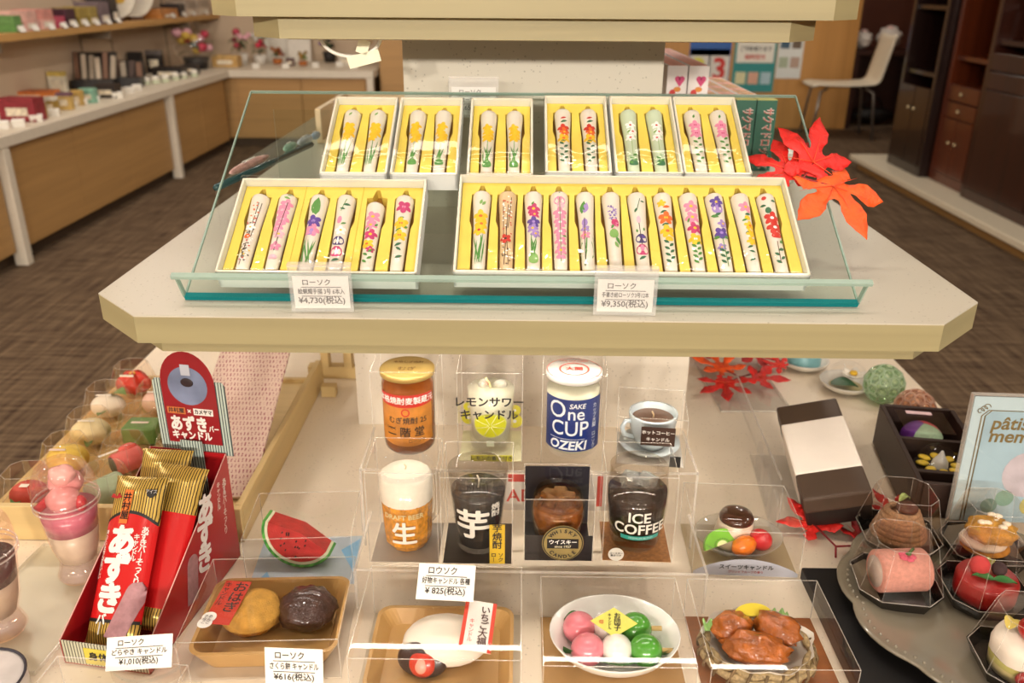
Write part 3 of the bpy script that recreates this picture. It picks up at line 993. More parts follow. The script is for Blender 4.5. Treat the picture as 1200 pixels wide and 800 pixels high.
text('AD', 0.022, RP, sh, T(-0.052, -0.0005, 0.018, UP), 0.01)
text('J', 0.026, RP, sh, T(0.074, -0.0005, 0.020, UP), 0.01)

def wax_glass(t, prof, glass, n=32):
    MB().lathe(prof, glass, n).build('glass', t)
def band(t, name, r, z0, z1, ang, m, zf=None, off=0.0, n=24):
    """label wrapped on the front (-Y side) of a cylinder; zf shifts top and bottom edge with angle"""
    b = MB()
    def f(u, v):
        a = -PI / 2 + (u - 0.5) * ang + off
        lo, hi = z0, z1
        if zf:
            lo, hi = zf((u - 0.5) * 2)
        rr = r(lo + (hi - lo) * v) if callable(r) else r
        return (rr * math.cos(a), rr * math.sin(a), lo + (hi - lo) * v)
    return b.grid(f, n, 6, m).build(name, t)
GL = clear('ffffff', 0.14, 0.02, haze=0.02)
BG, FG = 'boxed drink candles, back row', 'boxed drink candles, front row'
# 1 barley shochu jar
def on(x, y, z): return (x, y, z + 0.0011)
XB = [(-0.122, 0.842, 0), (-0.031, 0.842, 0), (0.059, 0.838, R(-2)), (0.146, 0.838, R(-6))]
x, y, rz = XB[0]
clear_box('clear_gift_box', 'tall clear box around the amber barley shochu jar, back row far left', 0.069, 0.069, 0.106, (x, y, Z2), rz, 'clear drink candle boxes')
t = thing('shochu_jar_candle', 'amber barley shochu jar candle with orange label and gold lid', 'candle', on(x, y, Z2), rz, BG)
wax_glass(t, [(0.0001, 0.0), (0.024, 0), (0.0275, 0.004), (0.0285, 0.010), (0.0285, 0.080), (0.0265, 0.085), (0.0265, 0.089)], M('8a4712', 0.12, 0.15, 30, coat=0.6))
MB().lathe([(0.0287, 0.0), (0.0300, 0.001), (0.0300, 0.0055), (0.0290, 0.0068), (0.0001, 0.0068)], M('c9aa62', 0.35, 0.05, metal=0.3)).build('lid', t).location = (0, 0, 0.0888)
band(t, 'paper_label', 0.0290, 0, 0, 2.3, M('cf8634', 0.5, 0.15, 80), lambda s: (0.013 + 0.004 * s * s, 0.062))
band(t, 'red_band', 0.0291, 0, 0, 2.36, M('cc2f22', 0.4), lambda s: (0.060 + 0.002 * s * s, 0.075 - 0.001 * s * s))
text('本格焼酎麦製蔵元', 0.0088, WHT, t, T(0, 0, 0.0675), 0.03, bend=0.0294)
text('むぎ焼酎 25', 0.0085, INK, t, T(0.002, 0, 0.044), 0.02, bend=0.0294)
text('二 階 堂', 0.0125, INK, t, T(-0.001, 0, 0.030), 0.02, bend=0.0294)
text('ローソク', 0.005, INK, t, T(0.012, 0, 0.0195), 0.01, bend=0.0294)
text('とくとく', 0.005, INK, t, T(-0.020, 0, 0.034), 0.01, bend=0.0294)
text('〇', 0.010, M('cc2f22', 0.5), t, T(0, 0, 0.0535), 0.04, bend=0.0294)
text('むぎ', 0.010, M('7d5a24', 0.5), t, T(0, -0.006, 0.0961), 0.02)
text('本格むぎ焼酎', 0.0055, M('7d5a24', 0.5), t, T(0, 0.012, 0.0961), 0.02)
# 2 lemon sour
x, y, rz = XB[1]
cb = clear_box('clear_gift_box', 'tall clear box printed with black katakana around the lemon sour glass', 0.069, 0.069, 0.106, (x, y, Z2), rz, 'clear drink candle boxes', bottom=M('efe9c0', 0.5))
text('レモンサワー', 0.0125, INK, cb, T(-0.001, -0.0352, 0.072, UP), 0.035)
text('キャンドル', 0.0125, INK, cb, T(-0.001, -0.0352, 0.057, UP), 0.035)
lb = MB().box(-0.021, 0.024, -0.0356, -0.0351, 0.001, 0.0085, M('d8d22e', 0.5)).build('yellow_strip', cb)
text('レモンの香り付き', 0.0058, INK, cb, T(0.0015, -0.0360, 0.0047, UP), 0.03)
for (lx, lz, lr) in ((-0.030, 0.016, 0.0085), (0.029, 0.012, 0.009), (0.029, 0.026, 0.007), (-0.030, 0.030, 0.006)):
    MB().at((lx * 0.9, 0.0335, lz + 0.002), (R(90), 0, 0)).disc(lr, 0, M('e3d93a', 0.5), 16).at((lx * 0.9, 0.0333, lz + 0.002), (R(90), 0, 0)).disc(lr * 0.25, 0, WHT, 10).build('lemon_print', cb)
t = thing('lemon_sour_candle', 'clear tapered lemon sour glass candle with a lemon slice print', 'candle', on(x, y, Z2), rz, BG)
LR = lambda z: 0.0225 + 0.0072 * z / 0.088
wax_glass(t, [(0.0001, 0.001), (LR(0), 0.001), (LR(0.01), 0.01), (LR(0.088), 0.088), (LR(0.088) - 0.0012, 0.0885), (LR(0.02) - 0.0015, 0.012), (0.0001, 0.011)], GL)
MB().lathe([(0.0001, 0.0135), (LR(0.014) - 0.003, 0.0135), (LR(0.075) - 0.003, 0.072), (0.0001, 0.072)], M('eae7c8', 0.35, 0.03, coat=0.3)).build('wax', t)
MB().tube([(0, 0, 0.07), (-0.002, 0, 0.078), (-0.006, -0.001, 0.084)], 0.0012, M('e8dca0', 0.7), 6).ell((0.010, 0.004, 0.074), (0.008, 0.006, 0.006), clear('f6f3dd', 0.2, 0.1, haze=0.3), 10, 8).ell((-0.008, 0.006, 0.073), (0.007, 0.008, 0.006), clear('f6f3dd', 0.2, 0.1, haze=0.3), 10, 8).build('wick_and_ice', t)
text('サ\nワ', 0.006, RP, t, T(-0.004, -0.008, 0.0805), 0.02)
b = MB()
lz, la, lbv = 0.038, 0.0195, 0.0150
for (rad, mt, o) in ((1.0, M('dfe07a', 0.5), 0.0003), (0.93, M('d6d62a', 0.4), 0.0005)):
    vs = [(la * rad * math.cos(a), lbv * rad * math.sin(a)) for a in [2 * PI * i / 28 for i in range(28)]]
    def wrap(p, oo=o):
        r = LR(lz + p[1]) + oo
        return (r * math.sin(p[0] / r), -r * math.cos(p[0] / r), lz + p[1])
    b.grid(lambda u, v: wrap((la * rad * v * math.cos(2 * PI * u), lbv * rad * v * math.sin(2 * PI * u))), 28, 3, mt)
for i in range(8):
    a = PI / 8 + i * PI / 4
    b.tube([wrap((la * 0.9 * s * math.cos(a), lbv * 0.9 * s * math.sin(a)), 0.0006) for s in (0.1, 0.5, 1)], 0.0004, M('eeeeb0', 0.5), 4)
b.build('lemon_slice_print', t)
MB().box(-0.004, 0.004, -LR(0.014) - 0.0008, -LR(0.014) - 0.0004, 0.012, 0.019, M('c8cdb0', 0.5)).build('emblem', t)
# 3 one cup
x, y, rz = XB[2]
clear_box('clear_gift_box', 'tall clear box around the blue labelled sake cup', 0.067, 0.067, 0.106, (x, y, Z2), rz, 'clear drink candle boxes')
t = thing('sake_cup_candle', 'sake cup candle with blue label and white and red paper lid', 'candle', on(x, y, Z2), rz, BG)
wax_glass(t, [(0.0001, 0.001), (0.026, 0.001), (0.0292, 0.006), (0.0298, 0.014), (0.0298, 0.082), (0.0285, 0.088), (0.0285, 0.0905)], GL)
MB().lathe([(0.0001, 0.007), (0.0275, 0.008), (0.0285, 0.014), (0.0285, 0.078), (0.0001, 0.078)], M('e3dfc2', 0.4, 0.03, coat=0.3)).build('wax', t)
MB().lathe([(0.0290, 0.0), (0.0305, 0.0008), (0.0305, 0.005), (0.030, 0.0066), (0.0001, 0.0066)], WHT).build('lid', t).location = (0, 0, 0.0900)
MB().lathe([(0.0285, 0.0970), (0.0300, 0.0968)], M('e9a59a', 0.5)).lathe([(0.0145, 0.0970), (0.0165, 0.0970)], M('e06a58', 0.5)).build('lid_rings', t)
text('大関', 0.0095, M('d9493a', 0.5), t, T(0, 0, 0.0972), 0.04)
text('ONE CUP OZEKI', 0.0042, M('e0806e', 0.5), t, T(0, 0.021, 0.0972), 0.01)
text('WARNING CANDLE', 0.0042, M('e0806e', 0.5), t, T(0, -0.021, 0.0972), 0.01)
band(t, 'blue_label', 0.0301, 0.012, 0.074, 2.5, M('1a3278', 0.35, 0.08, 40))
LT = M('eef2f4', 0.5, 0.02)
text('SAKE', 0.0078, LT, t, T(0.004, 0, 0.0665), 0.02, bend=0.0305, shear=0.2)
text('O', 0.028, LT, t, T(-0.0185, 0, 0.0605), 0.004, bend=0.0305, xs=0.95)
text('ne', 0.021, LT, t, T(0.003, 0, 0.0570), 0.010, bend=0.0305, xs=0.95)
text('CUP', 0.0245, LT, t, T(-0.004, 0, 0.0390), 0.008, bend=0.0305, xs=0.92)
text('OZEKI', 0.0150, LT, t, T(-0.006, 0, 0.0190), 0.03, bend=0.0305, shear=0.15)
MB().grid(lambda u, v: (0.0304 * math.sin(-0.9 + u * 1.35), -0.0304 * math.cos(-0.9 + u * 1.35), 0.0268 + 0.0005 * v), 12, 1, LT).build('label_rule', t)
text('カ\nッ\nプ\n大\n関', 0.0062, LT, t, T(0.0255, 0, 0.053), 0.01, bend=0.0305, gap=0.95)
text('ロ\nー\nソ\nク', 0.0062, LT, t, T(0.0255, 0, 0.023), 0.01, bend=0.0305, gap=0.8)
# 4 hot coffee
x, y, rz = XB[3]
cb = clear_box('clear_gift_box', 'low clear box around the pale blue coffee cup', 0.073, 0.073, 0.058, (x, y, Z2), rz, 'clear drink candle boxes', bottom=M('d8d2c8', 0.5))
MB().box(-0.012, 0.024, -0.0372, -0.0367, 0.026, 0.048, M('3d2519', 0.5)).build('brown_label', cb)
text('ホットコーヒー', 0.0050, WHT, cb, T(0.006, -0.0374, 0.0415, UP), 0.03)
text('キャンドル', 0.0050, WHT, cb, T(0.006, -0.0374, 0.0335, UP), 0.03)
MB().box(0.020, 0.032, -0.0372, -0.0367, 0.001, 0.014, BLK).build('black_tab', cb)
t = thing('coffee_cup_candle', 'pale blue coffee cup candle filled with brown wax, on a saucer', 'candle', on(x, y, Z2), rz, BG)
CUPM = M('cfdadd', 0.25, 0.03, coat=0.5)
MB().lathe([(0.0001, 0.0), (0.018, 0.0), (0.031, 0.006), (0.0335, 0.0085), (0.0335, 0.010), (0.018, 0.004), (0.0001, 0.004)], CUPM, 32).build('saucer', t)
MB().at((0.002, 0.002, 0)).lathe([(0.0001, 0.005), (0.015, 0.005), (0.0195, 0.012), (0.0245, 0.026), (0.027, 0.044), (0.0268, 0.0457), (0.0245, 0.0453), (0.0225, 0.036)], CUPM, 32).build('cup', t)
MB().at((0.002, 0.002, 0)).lathe([(0.0242, 0.0385), (0.012, 0.0383), (0.0001, 0.0386)], M('7b5d4c', 0.25, 0.05, coat=0.4)).build('wax', t)
MB().tube([(0.002, 0.002, 0.038), (0.0025, 0.002, 0.042), (0.0005, 0.002, 0.046)], 0.0009, M('d9b98c', 0.8), 6).build('wick', t)
MB().tube([(-0.020, -0.004, 0.036), (-0.028, -0.006, 0.0365), (-0.0315, -0.007, 0.029), (-0.029, -0.006, 0.020), (-0.018, -0.004, 0.0165)], 0.0028, CUPM, 10).build('handle', t)
# 5 beer
XF = [(-0.1120, 0.729, 0), (-0.0400, 0.729, 0), (0.0405, 0.734, 0), (0.1200, 0.735, R(-2))]
x, y, rz = XF[0]
clear_box('clear_gift_box', 'tall clear box around the beer mug candle, front row left', 0.068, 0.068, 0.103, (x, y, Z1), rz, 'clear drink candle boxes', bottom=M('a49a8c', 0.5))
t = thing('beer_mug_candle', 'beer mug candle of golden gel with thick white foam and handle', 'candle', on(x, y, Z1), rz, FG)
BR = lambda z: 0.0235 + 0.0040 * min(1, z / 0.082)
MB().lathe([(0.0001, 0.001), (0.019, 0.001), (0.0235, 0.008), (BR(0.02), 0.02), (BR(0.058), 0.056), (0.0001, 0.056)], M('d9901a', 0.15, 0.35, 220, coat=0.6, bump=0.5, bscale=350), 12, smooth=False).build('beer', t)
MB().lathe([(BR(0.056), 0.0555), (BR(0.082) - 0.001, 0.080), (BR(0.08) - 0.004, 0.083), (0.010, 0.086), (0.0001, 0.086)], M('efe6d2', 0.6, 0.04, 200), 28, wob=lambda a, z: 1 if z > 0.06 else 1).build('foam', t)
wax_glass(t, [(0.0205, 0.0008), (0.0248, 0.008), (BR(0.02) + 0.001, 0.02), (BR(0.09) + 0.001, 0.090), (BR(0.09) - 0.0008, 0.0905), (BR(0.084) - 0.0006, 0.084)], GL)
MB().at().tube([(0.022, 0.010, 0.074), (0.0275, 0.016, 0.076), (0.0295, 0.018, 0.062), (0.0295, 0.018, 0.036), (0.0275, 0.016, 0.024), (0.023, 0.009, 0.022)], 0.0028, clear('efe8da', 0.3, 0.04, haze=0.15), 8).build('handle', t)
MB().tube([(0, 0, 0.0855), (0.001, 0, 0.089), (-0.001, 0.001, 0.091)], 0.0008, M('e3d3b0', 0.8), 6).build('wick', t)
WT = M('e9e4d8', 0.5)
text('生', 0.027, WT, t, T(0, 0, 0.026), 0.03, bend=BR(0.03) + 0.0022)
text('DRAFT BEER', 0.0075, M('d8c58c', 0.5), t, T(0, 0, 0.047), 0.02, bend=BR(0.05) + 0.0022)
# 6 imo shochu
x, y, rz = XF[1]
cb = clear_box('clear_gift_box', 'tall clear box with yellow strip around the dark potato shochu glass', 0.069, 0.069, 0.099, (x, y, Z1), rz, 'clear drink candle boxes', bottom=M('3a322d', 0.4))
MB().box(0.0125, 0.0275, -0.0353, -0.0347, 0.0015, 0.047, M('cdaa2c', 0.5)).build('yellow_strip', cb)
text('芋\n焼\n酎', 0.0098, INK, cb, T(0.020, -0.0356, 0.033, UP), 0.03, gap=0.98)
text('ロ ソ\n｜ ク', 0.0055, INK, cb, T(0.020, -0.0356, 0.0090, UP), 0.03)
t = thing('shochu_glass_candle', 'dark flared potato shochu glass candle with large white brush character', 'candle', on(x, y, Z1), rz, FG)
IR = lambda z: 0.0215 + 0.0085 * max(0, (z - 0.012) / 0.076) ** 0.8
DK = M('1e1a1a', 0.12, 0.1, 30, coat=0.8)
MB().lathe([(0.0001, 0.006), (0.020, 0.006), (0.0205, 0.012)] + [(IR(z) - 0.0008, z) for z in (0.02, 0.035, 0.05, 0.06, 0.066)] + [(0.0001, 0.066)], DK).build('dark_wax', t)
wax_glass(t, [(0.0001, 0.0005), (0.021, 0.0005), (0.0225, 0.003), (0.0215, 0.010)] + [(IR(z), z) for z in (0.014, 0.02, 0.035, 0.05, 0.065, 0.08, 0.090)] + [(IR(0.09) - 0.001, 0.0905), (IR(0.07) - 0.001, 0.068)], clear('efedea', 0.2, 0.03, haze=0.01))
MB().tube([(0, 0, 0.066), (0.001, 0, 0.075), (-0.001, 0, 0.080)], 0.0009, M('d9cdb8', 0.8), 6).build('wick', t)
text('芋', 0.037, WT, t, T(-0.005, 0, 0.036), 0.035, post=lambda p: Vector((((IR(0.036 + p.y) + 0.0008) * math.sin(p.x / IR(0.036 + p.y))), -(IR(0.036 + p.y) + 0.0008) * math.cos(p.x / IR(0.036 + p.y)), p.y)))
text('焼\n酎', 0.0082, WT, t, T(0.018, 0, 0.054), 0.02, post=lambda p: Vector((p.x, -math.sqrt(max(1e-6, (IR(0.054 + p.y) + 0.001) ** 2 - p.x ** 2)), p.y)))
# 7 whisky
x, y, rz = XF[2]
cb = clear_box('clear_gift_box', 'shorter clear box with black card back around the round whisky candle', 0.068, 0.066, 0.072, (x, y, Z1), rz, 'clear drink candle boxes', bottom=M('1d1a1c', 0.35))
MB().box(-0.0335, 0.0335, 0.0318, 0.0324, 0.001, 0.070, M('26242a', 0.35)).build('card_back', cb)
MB().box(-0.0335, 0.0335, -0.0325, -0.0319, 0.001, 0.030, M('1a1618', 0.35)).build('card_front', cb)
GD = M('a3925c', 0.35, 0.08, metal=0.4)
b = MB()
for (rad, mt, o) in ((0.0205, GD, 0), (0.0198, BLK, 0.0003), (0.0188, GD, 0.0006)):
    b.at((0.004, -0.0335 - o, 0.022), (R(90), 0, 0)).disc(rad, 0, mt, 36)
b.build('round_label', cb)
b = MB().box(-0.0115, 0.0195, -0.0347, -0.0343, 0.0165, 0.0275, BLK)
b.build('label_plaque', cb, bevel=0)
text('ウイスキー', 0.0056, WHT, cb, T(0.004, -0.0352, 0.0240, UP), 0.03)
text('since 1927', 0.0038, M('d8cfae', 0.5), cb, T(0.004, -0.0352, 0.0190, UP), 0.02)
for s, sg in (('WHISKY', 1), ('CANDLE', -1)):
    for i, ch in enumerate(s):
        a = R(90 - (i - 2.5) * 19) if sg > 0 else R(-90 + (i - 2.5) * 19)
        mt = T(0.004 + 0.0150 * math.cos(a), -0.0351, 0.022 + 0.0150 * math.sin(a)) @ UP @ Matrix.Rotation(a - PI / 2 if sg > 0 else a + PI / 2, 4, 'Z')
        text(ch, 0.0055, INK, cb, mt, 0.03)
t = thing('whisky_glass_candle', 'round whisky tumbler candle of amber gel with ice chunks', 'candle', on(x, y + 0.001, Z1), rz, FG)
WRp = [(0.0001, 0.001), (0.019, 0.001), (0.024, 0.012), (0.0275, 0.034), (0.0270, 0.048), (0.0225, 0.060), (0.0215, 0.060), (0.0255, 0.047)]
MB().lathe([(0.0001, 0.004), (0.018, 0.004), (0.0225, 0.013), (0.0262, 0.034), (0.0250, 0.045), (0.0001, 0.046)], M('9a6226', 0.12, 0.4, 120, coat=0.7), 24).build('amber_gel', t)
wax_glass(t, WRp, clear('e8dcc8', 0.22, 0.03))
b = MB()
for i in range(5):
    a = i * 1.26
    b.at((0.011 * math.cos(a), 0.011 * math.sin(a), 0.049), (a, a * 0.7, i)).box(-0.006, 0.006, -0.006, 0.006, -0.006, 0.006, clear('e3c79a', 0.3, 0.05, haze=0.25, hazecol='caa06a'))
b.build('ice_chunks', t)
# 8 ice coffee
x, y, rz = XF[3]
CORK = M('a8703c', 0.8, 0.25, 300, bump=0.4)
cb = clear_box('clear_gift_box', 'tall clear box on cork around the iced coffee tumbler, front row right', 0.069, 0.067, 0.098, (x, y, Z1), rz, 'clear drink candle boxes', bottom=CORK)
MB().at((-0.021, -0.0339, 0.0085), (R(90), 0, 0)).disc(0.0078, 0, M('cfc9bd', 0.5), 24).build('round_sticker', cb)
text('コースター\n敷きつき', 0.0027, INK, cb, T(-0.021, -0.0343, 0.0085, UP), 0.02)
t = thing('iced_coffee_candle', 'dark iced coffee tumbler candle with white lettering and teal strip', 'candle', on(x, y, Z1), rz, FG)
KR = lambda z: 0.0258 + 0.0045 * math.sin((z - 0.012) / 0.08 * PI * 0.85) if z < 0.072 else 0.0288 - 0.02 * (z - 0.072)
wax_glass(t, [(0.0001, 0.001), (0.021, 0.001), (0.024, 0.004)] + [(KR(z) + 0.0006, z) for z in (0.012, 0.03, 0.05, 0.066, 0.08, 0.090)] + [(KR(0.09) - 0.0008, 0.0905), (KR(0.075) - 0.0008, 0.075)], clear('f3efea', 0.2, 0.03))
MB().lathe([(0.0001, 0.014), (0.022, 0.014)] + [(KR(z) - 0.0006, z) for z in (0.018, 0.03, 0.05, 0.064)] + [(0.0001, 0.065)], M('26140e', 0.1, 0.1, coat=0.8)).build('coffee_gel', t)
MB().at((-0.008, 0.004, 0.070), (0.4, 0.3, 0.2)).box(-0.007, 0.007, -0.007, 0.007, -0.007, 0.007, clear('dfeaea', 0.3, 0.05, haze=0.2)).at((0.010, 0.003, 0.071), (0.1, 0.5, 0.9)).box(-0.007, 0.007, -0.007, 0.007, -0.007, 0.007, clear('dfeaea', 0.3, 0.05, haze=0.2)).build('ice_cubes', t)
kp = lambda zc: (lambda p: Vector((((KR(zc) + 0.0013) * math.sin(p.x / KR(zc))), -(KR(zc) + 0.0013) * math.cos(p.x / KR(zc)), p.y)))
text('ICE', 0.0155, WT, t, T(0.0, 0, 0.0475), 0.02, post=kp(0.048))
text('COFFEE', 0.0155, WT, t, T(0.002, 0, 0.0335), 0.02, post=kp(0.034))
band(t, 'teal_strip', lambda z: KR(z) + 0.001, 0.0205, 0.0255, 1.45, M('2f9a8c', 0.4), off=0.10)
text('PREMIUM BLEND', 0.0032, M('bfe3dc', 0.5), t, T(0.003, 0, 0.0230), 0.0, post=kp(0.023))

# ================================================================== boxed sweets on the table front
SWG = 'boxed sweet candles on the table'
TAN = M('c49a5e', 0.35, 0.08, 20, coat=0.3)
def food_tray(t, w, d, h, m=TAN, name='tray', r=0.014):
    o1, o2, o3 = rrect(w * 0.82, d * 0.80, r * 0.8), rrect(w, d, r), rrect(w * 0.95, d * 0.93, r * 0.9)
    i1 = rrect(w * 0.80, d * 0.78, r * 0.75)
    n = len(o1)
    b = MB()
    vs = [(x, y, 0.0) for x, y in o1] + [(x, y, h) for x, y in o2] + [(x, y, h) for x, y in o3] + [(x, y, 0.0015) for x, y in i1]
    fs = []
    for k in range(3):
        fs += [(k * n + i, k * n + (i + 1) % n, (k + 1) * n + (i + 1) % n, (k + 1) * n + i) for i in range(n)]
    b.add(vs, fs, m, False)
    b.add([(x, y, 0.0015) for x, y in i1], [tuple(range(n))], m)
    b.add([(x, y, 0.0) for x, y in o1], [tuple(range(n - 1, -1, -1))], m)
    return b.build(name, t)
# ohagi
OX, OY, ORZ = -0.232, 0.648, R(3)
clear_box('clear_sweet_box', 'wide clear box around two round rice cakes on a tan tray', 0.142, 0.118, 0.045, (OX, OY, ZT), ORZ, 'clear sweet boxes', bottom=M('d8cbb8', 0.5))
t = thing('ohagi_candle_set', 'tan tray with golden and dark brown rice cake candles and red label', 'candle', (OX, OY, ZT + 0.0013), ORZ, SWG)
food_tray(t, 0.134, 0.108, 0.024)
MB().ell((-0.022, 0.006, 0.0215), (0.029, 0.026, 0.0185), M('bf8e3a', 0.75, 0.2, 120, bump=0.6), 24, 14, 0.10, 2.2, 3).build('golden_rice_cake', t)
MB().ell((0.030, 0.008, 0.0225), (0.028, 0.026, 0.0180), M('3f2620', 0.25, 0.25, 90, bump=0.8, coat=0.5), 26, 16, 0.16, 3.0, 5).build('dark_rice_cake', t)

lb = MB().box(-0.0125, 0.0125, -0.029, 0.029, 0, 0.0005, M('c23a26', 0.45)).build('red_label', t)
lb.location = (-0.040, -0.004, 0.0415); lb.rotation_euler = (R(2), R(0), R(-7))
text('お\nは\nぎ', 0.0145, INK, lb, T(0.0048, 0.006, 0.0008), 0.02, gap=0.95)
text('キ\nャ\nン\nド\nル', 0.0072, INK, lb, T(-0.0080, 0.010, 0.0008), 0.02, gap=0.88)
MB().at((-0.009, -0.0215, 0.0012)).disc(0.0068, 0, WHT, 16).at((-0.010, -0.0290, 0.0012)).disc(0.0068, 0, WHT, 16).build('white_sticker', lb)
text('きあ\nなん\nここ', 0.0042, INK, lb, T(-0.0095, -0.0252, 0.0018), 0.01, gap=0.95)
# watermelon
WX, WY, WRZ = -0.228, 0.762, R(4)
cb = clear_box('clear_sweet_box', 'clear box with pale blue base card around the watermelon slice', 0.110, 0.085, 0.060, (WX, WY, ZT), WRZ, 'clear sweet boxes', bottom=M('bcc9d2', 0.5))
MB().at((0.046, 0.006, 0.001)).prism([(-0.012, 0.01), (0.006, -0.03), (0.007, 0.03)], 0, 0.0003, M('7fb6dc', 0.5)).at((-0.040, -0.03, 0.001)).prism([(-0.010, -0.01), (0.010, -0.01), (0.0, 0.012)], 0, 0.0003, M('7fb6dc', 0.5)).build('blue_print', cb)
t = thing('watermelon_candle', 'upright red watermelon slice candle with green rind', 'candle', (WX - 0.001, WY, ZT + 0.0015), (0, 0, R(-6)), SWG)
def wedge(b, r0, r1, m, y0, y1, a0=R(190), a1=R(350), cz=0.0, n=18):
    pts = [(r1 * math.cos(a0 + (a1 - a0) * i / n), r1 * math.sin(a0 + (a1 - a0) * i / n)) for i in range(n + 1)]
    pin = [(r0 * math.cos(a0 + (a1 - a0) * i / n), r0 * math.sin(a0 + (a1 - a0) * i / n)) for i in range(n, -1, -1)] if r0 > 0 else [(0, 0)]
    b.at((0, 0, cz), (R(90), 0, 0)).prism(pts + pin, y0, y1, m)
RO = 0.050
tilt = MB()
wm = MB(); wedge(wm, 0, 0.0345, M('b8302c', 0.4, 0.15, 120, bump=0.3), -0.012, 0.012, cz=0.0415)
f1 = wm.build('red_flesh', t)
wm = MB(); wedge(wm, 0.0346, 0.0375, M('dfe0c0', 0.4), -0.0125, 0.0125, cz=0.0415)
f2 = wm.build('white_rind', t)
wm = MB(); wedge(wm, 0.0376, 0.0405, stripes('3f8a3c', '5fae4c', 120, 0, 0.5, 0.3), -0.013, 0.013, cz=0.0415)
f3 = wm.build('green_rind', t)
for o in (f1, f2, f3):
    o.rotation_euler = (R(-8), R(28), 0)
    o.location = (-0.020, -0.006, 0.0058)
sd = MB()
for i in range(16):
    a, r = R(rnd.uniform(205, 335)), rnd.uniform(0.010, 0.030)
    sd.ell((r * math.cos(a), -0.0122, 0.0415 + r * math.sin(a)), (0.0008, 0.0004, 0.0016), BLK, 8, 6)
s = sd.build('seeds', f1)
# strawberry daifuku
DX, DY = -0.069, 0.618
clear_box('clear_sweet_box', 'wide clear box around the white rice cake with strawberry', 0.146, 0.124, 0.058, (DX, DY, ZT), 0, 'clear sweet boxes', bottom=M('cfc0a6', 0.5))
t = thing('strawberry_daifuku_candle', 'cut white rice cake candle with strawberry on a tan tray', 'candle', (DX, DY, ZT + 0.0013), 0, SWG)
food_tray(t, 0.132, 0.112, 0.014)
MB().ell((0.004, 0.004, 0.019), (0.040, 0.029, 0.0185), M('eee4d4', 0.55, 0.03, 60, sub=0.1), 28, 14, 0.05, 2, 1).build('rice_cake', t)
MB().at((-0.016, -0.0185, 0.0155), (R(62), 0, R(-10))).ell((0, 0, 0), (0.0235, 0.0160, 0.007), M('33211d', 0.35, 0.1, coat=0.3), 24, 10).build('bean_paste', t)
MB().at((-0.0155, -0.0235, 0.0160), (R(62), 0, R(-10))).ell((0, 0, 0), (0.0125, 0.013, 0.0055), M('c23420', 0.3, 0.15, 90, coat=0.5), 20, 10, fn=lambda a, th: 1.0 - 0.25 * max(0, math.sin(a)) ** 3).ell((0, -0.002, 0.0035), (0.006, 0.007, 0.003), M('e59a86', 0.35), 14, 8).build('strawberry', t)
lb = MB().box(-0.0145, 0.0145, -0.026, 0.026, 0, 0.0005, M('f0ebe2', 0.45)).box(-0.0145, -0.0110, -0.026, 0.026, 0.0005, 0.0008, M('d9432c', 0.45)).box(0.0110, 0.0145, -0.026, 0.026, 0.0005, 0.0008, M('d9432c', 0.45)).build('paper_label', t)
lb.location = (0.034, -0.0065, 0.0440); lb.rotation_euler = (R(14), R(8), R(-3))
text('い\nち\nご\n大\n福', 0.0090, M('4a2018', 0.5), lb, T(0.0050, 0.0, 0.0012), 0.02, gap=0.92)
text('キ\nャ\nン\nド\nル', 0.0052, M('d9432c', 0.5), lb, T(-0.0060, -0.006, 0.0012), 0.01, gap=0.92)
pc = price_card('bent white price card lying on top of the strawberry rice cake box', [('ロウソク', 1.0), ('好物キャンドル 各種', 0.80), ('¥ 825(税込)', 0.95)], 0.053, 0.033, (-0.0665, 0.628, ZT + 0.0600), (R(-52), 0, R(-3)), holder=False)
# dango
NX, NY = 0.088, 0.618
clear_box('clear_sweet_box', 'clear box around the bowl of three-colour dumplings', 0.130, 0.118, 0.050, (NX, NY, ZT), 0, 'clear sweet boxes', bottom=M('b98f58', 0.5))
t = thing('dango_candle_bowl', 'white bowl with two skewers of pink, white and green dumplings', 'candle', (NX + 0.002, NY + 0.004, ZT + 0.0013), 0, SWG)
BW = M('ecebe4', 0.25, 0.02, coat=0.5)
MB().lathe([(0.0001, 0.001), (0.030, 0.001), (0.034, 0.004), (0.052, 0.019), (0.0595, 0.030), (0.0600, 0.0315), (0.0588, 0.0315), (0.050, 0.020), (0.033, 0.006), (0.0001, 0.005)], BW, 40, sx=1.0, sy=0.86).build('bowl', t)
for j, (yy, zz, xo) in enumerate(((-0.015, 0.023, 0.003), (0.012, 0.0245, -0.003))):

    st = MB().tube([(-0.030 + xo, yy, zz), (0.048 + xo, yy - 0.002, zz + 0.002)], 0.0023, wood('d8b777', 0.85, 0), 8).build('skewer', t)
    for i, (c, lab) in enumerate((('e2808c', 'pink dumpling'), ('eeeae0', 'white dumpling'), ('4f9a34', 'green dumpling'))):
        s = MB().ell((-0.0285 + 0.0262 * i + xo, yy, zz), (0.0155 - 0.001 * i * (i == 1), 0.0150, 0.0148), M(c, 0.22, 0.05, 60, coat=0.6, sub=0.05), 26, 16).build('dumpling', st)
        tag(s, lab)
lf = MB().grid(lambda u, v: (-0.048 + 0.1 * u, -0.016 - 0.018 * math.sin(PI * u) * v, 0.0145 + 0.010 * abs(u - 0.5) + 0.008 * v), 14, 4, M('3f6f35', 0.4, 0.2)).build('bamboo_leaf', t)
MB().grid(lambda u, v: (-0.046 + 0.02 * u, 0.016 + 0.012 * v * math.sin(PI * u), 0.024 + 0.006 * v + 0.001), 8, 3, M('3f6f35', 0.4, 0.2)).build('bamboo_leaf', t)
lb = MB().prism([(-0.0215, 0), (0, -0.0145), (0.0215, 0), (0, 0.0145)], 0, 0.0005, M('dcd75e', 0.5)).build('yellow_label', t)
